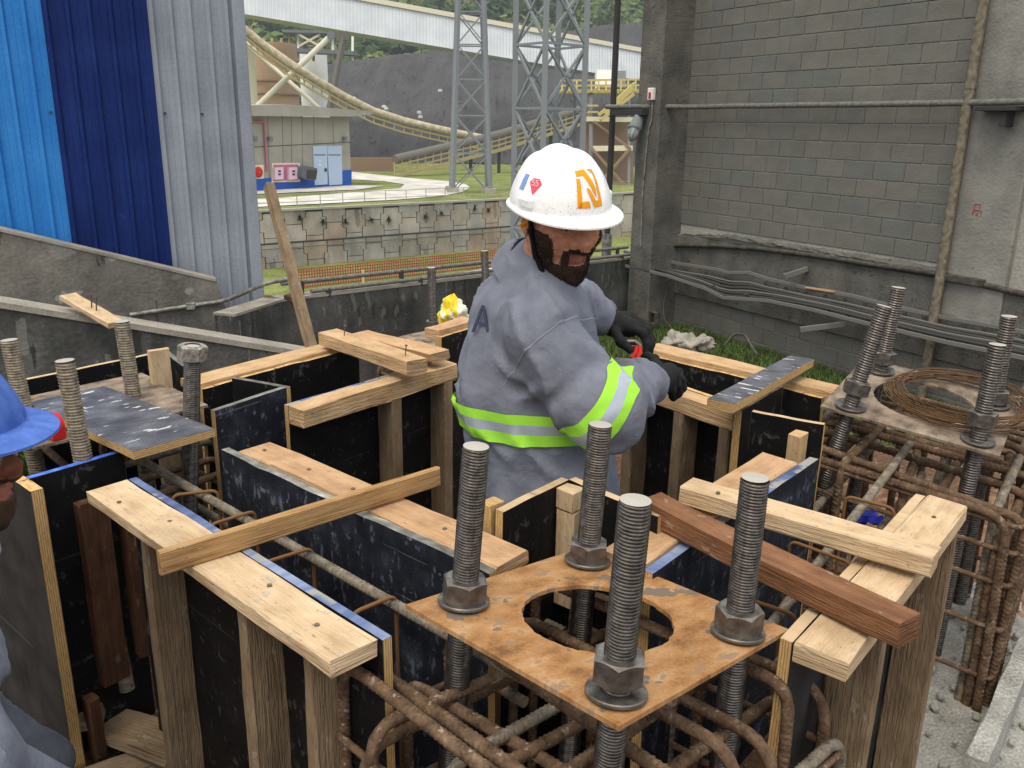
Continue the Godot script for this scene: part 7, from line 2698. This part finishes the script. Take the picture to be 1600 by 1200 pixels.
	for i in 200:
		if T.at(st) < 0.003: break
		st -= bnn * 0.003
	tx.transform = Transform3D(Basis(Vector3.UP.cross(bnn).normalized(), bnn.cross(Vector3.UP.cross(bnn).normalized()), bnn), st)
	# pliers held between the gloves
	var pl := thing("pliers", "steel pliers with red handle gripped in the black glove", "pliers")
	mb = MB.new()
	mb.tube(PackedVector3Array([pz(976, 534, 2.6), pz(992, 534, 2.59), pz(1000, 541, 2.59)]), 0.008, 8)
	mb.tube(PackedVector3Array([pz(984, 541, 2.6), pz(1000, 541, 2.59)]), 0.007, 8)
	part("jaws", mb, M.nut, pl)
	mb = MB.new()
	mb.tube(PackedVector3Array([pz(1000, 541, 2.59), pz(1000, 552, 2.57), pz(996, 560, 2.56)]), 0.006, 8)
	mb.tube(PackedVector3Array([pz(996, 540, 2.59), pz(992, 553, 2.57), pz(986, 560, 2.56)]), 0.006, 8)
	part("handle", mb, M.red, pl)
func helper_man():
	var t := thing("person", "man in blue helmet and grey shirt looking over the left plate", "person")
	var nzz := FastNoiseLite.new()
	nzz.seed = 19
	nzz.frequency = 0.01
	nzz.fractal_octaves = 2
	var Bd := Field.new()
	Bd.k = 0.05
	Bd.nz = nzz
	Bd.wr = 0.022
	var nck := pz(-120, 880, 1.5)
	var shN := pz(-110, 1040, 1.34)
	var shF := pz(-110, 960, 1.78)
	var cst := pz(-210, 1040, 1.58)
	var pel := cst + Vector3(-0.28, -0.32, 0.05)
	Bd.add(nck, cst, 0.075, 0.16, 0)
	Bd.add(cst, pel, 0.17, 0.16, 0)
	Bd.add(nck, shN, 0.07, 0.09, 0)
	Bd.add(nck, shF, 0.07, 0.09, 0)
	var elN := pz(-66, 1200, 1.25)
	var wrN := elN + Vector3(0.05, -0.2, -0.16)
	Bd.add(shN, elN, 0.088, 0.072, 0)
	Bd.add(elN, wrN, 0.072, 0.05, 0)
	var elF := shF + Vector3(0.02, -0.28, -0.02)
	Bd.add(shF, elF, 0.085, 0.07, 0)
	Bd.add(elF, elF + Vector3(0.1, -0.18, -0.1), 0.07, 0.05, 0)
	var fd := Vector3(0.9, 0, -0.43)
	for s in [-1.0, 1.0]:
		var hp := pel + Vector3(0.1 * s * 0.43, -0.03, 0.1 * s)
		var kn := Vector3(hp.x + 0.22, 0.42, hp.z - 0.06)
		var an := Vector3(hp.x - 0.05, 0.1, hp.z)
		Bd.add(hp, kn, 0.12, 0.09, 3)
		Bd.add(kn, an, 0.09, 0.07, 3)
		Bd.add(an + Vector3(0, -0.045, 0), an + fd * 0.16 + Vector3(0, -0.055, 0), 0.05, 0.045, 2)
	var out := {}
	var bb := bounds(Bd, 0.03)
	snet(bb[0], bb[1], 0.012, func(p): return Bd.at(p), func(p): return Bd.near(p), out)
	# gloves
	var HF := Field.new()
	HF.k = 0.012
	var hd := (wrN - elN).normalized()
	HF.add(wrN - hd * 0.02, wrN + hd * 0.08, 0.036, 0.034, 2)
	for i in 4:
		var o := Vector3(-0.03 + 0.02 * i, 0, 0.012 * i)
		finger(HF, [wrN + hd * 0.075 + o, wrN + hd * 0.11 + o, wrN + hd * 0.13 + o + Vector3(0.015, -0.015, 0), wrN + hd * 0.135 + o + Vector3(0.03, -0.03, 0)], 0.0115)
	finger(HF, [wrN + hd * 0.03 + Vector3(0.03, 0, 0), wrN + hd * 0.06 + Vector3(0.055, 0, 0), wrN + hd * 0.09 + Vector3(0.06, -0.01, 0)], 0.0135)
	bb = bounds(HF, 0.01)
	snet(bb[0], bb[1], 0.005, func(p): return HF.at(p), func(p): return HF.near(p), out)
	var hx := face_frame(pz(-84, 704, 1.45), 82, 0, 2, 0.96)
	snet(Vector3(-0.11, -0.2, -0.13), Vector3(0.11, 0.16, 0.14), 0.0045, func(p): return head_field(p), func(p): return head_pick(p), out, hx)
	var am := ArrayMesh.new()
	var ms := {0: M.cloth, 1: M.skindark, 2: M.glove, 3: M.trouser, 4: M.stubble, 5: M.lip}
	for k in out: out[k].surf(am, ms[k])
	obj("body", am, t)
	helmet(t, hx * Transform3D(Basis(Vector3.RIGHT, deg_to_rad(-3)), Vector3(0, 0.026, 0.0)), M.shellblue, 0.05)
	# safety glasses
	var mb := MB.new()
	var G := PackedVector3Array()
	for i in 6:
		for j in 21:
			var a := lerpf(-1.15, 1.15, j / 20.0)
			G.append(hx * Vector3(sin(a) * 0.082, 0.03 - i * 0.009, 0.02 + cos(a) * 0.1 - absf(i - 2) * 0.001))
	mb.grid(G, 6, 21, 1, 1, true)
	part("safety_glasses", mb, M.lens, t)
	mb = MB.new()
	for s in [-1.0, 1.0]:
		mb.tube(PackedVector3Array([hx * Vector3(0.078 * s, 0.02, 0.058), hx * Vector3(0.083 * s, 0.016, -0.01)]), 0.0035, 6)
	part("glasses_arm", mb, M.grey, t)
	var pth := PackedVector3Array()
	mb = MB.new()
	for q in [[-0.085, 0.02, 0.012], [-0.08, -0.05, 0.025], [-0.06, -0.115, 0.05], [0.0, -0.156, 0.065], [0.06, -0.115, 0.05], [0.08, -0.05, 0.025], [0.085, 0.02, 0.012]]: pth.append(hx * Vector3(q[0], q[1], q[2]))
	mb.tube(pth, 0.006, 8)
	part("chin_strap", mb, M.strap, t)
	# shirt collar
	mb = MB.new()
	G = PackedVector3Array()
	for i in 5:
		for j in 37:
			var a := TAU * j / 36.0
			var prof: Array = [[0.1, -0.02], [0.09, 0.03], [0.086, 0.045], [0.095, 0.045], [0.118, 0.0]][i]
			G.append(nck + Vector3(cos(a) * prof[0], prof[1] + noise.get_noise_2d(j * 30.0, i * 9.0) * 0.01, sin(a) * prof[0]))
	mb.grid(G, 5, 37, 1, 1, false)
	part("collar", mb, M.cloth, t)
func people():
	worker()
	print("worker ", Time.get_ticks_msec())
	helper_man()

func _ready():
	cam_setup()
	var cam := Camera3D.new()
	cam.name = "camera"
	cam.transform = Transform3D(Basis(c_rt, c_up, -c_fw), EYE)
	cam.fov = rad_to_deg(2.0 * atan(600.0 / FOC))
	cam.near = 0.05
	cam.far = 900.0
	add_child(cam)
	cam.current = true
	var we := WorldEnvironment.new()
	we.name = "world_environment"
	var env := Environment.new()
	env.background_mode = Environment.BG_SKY
	var sm := ProceduralSkyMaterial.new()
	sm.sky_top_color = Color(0.97, 0.99, 1.0)
	sm.sky_horizon_color = Color(0.60, 0.62, 0.64)
	sm.ground_horizon_color = Color(0.32, 0.32, 0.3)
	sm.ground_bottom_color = Color(0.18, 0.17, 0.16)
	sm.sky_curve = 0.35
	sm.sky_energy_multiplier = 1.0
	var sky := Sky.new()
	sky.sky_material = sm
	env.sky = sky
	env.tonemap_mode = Environment.TONE_MAPPER_LINEAR
	env.tonemap_exposure = 2.1
	env.sdfgi_enabled = true
	env.ssao_enabled = true
	env.ssil_enabled = true
	env.fog_enabled = true
	env.fog_density = 0.0005
	env.fog_light_color = Color(0.84, 0.87, 0.9)
	we.environment = env
	add_child(we)
	var sun := DirectionalLight3D.new()
	sun.name = "sun"
	sun.light_energy = 0.4
	sun.light_color = Color(1.0, 0.97, 0.92)
	sun.light_angular_distance = 35.0
	sun.shadow_enabled = true
	sun.rotation_degrees = Vector3(-62, -28, 0)
	add_child(sun)
	noise.seed = 4
	noise.noise_type = FastNoiseLite.TYPE_SIMPLEX_SMOOTH
	noise.frequency = 0.01
	noise.fractal_octaves = 3
	rng.seed = 11
	make_mats()
	print("mats ", Time.get_ticks_msec())
	grounds()
	block_wall()
	left_side()
	far_yard()
	print("setting ", Time.get_ticks_msec())
	formwork()
	pedestals()
	print("forms ", Time.get_ticks_msec())
	people()
	print("done ", Time.get_ticks_msec())
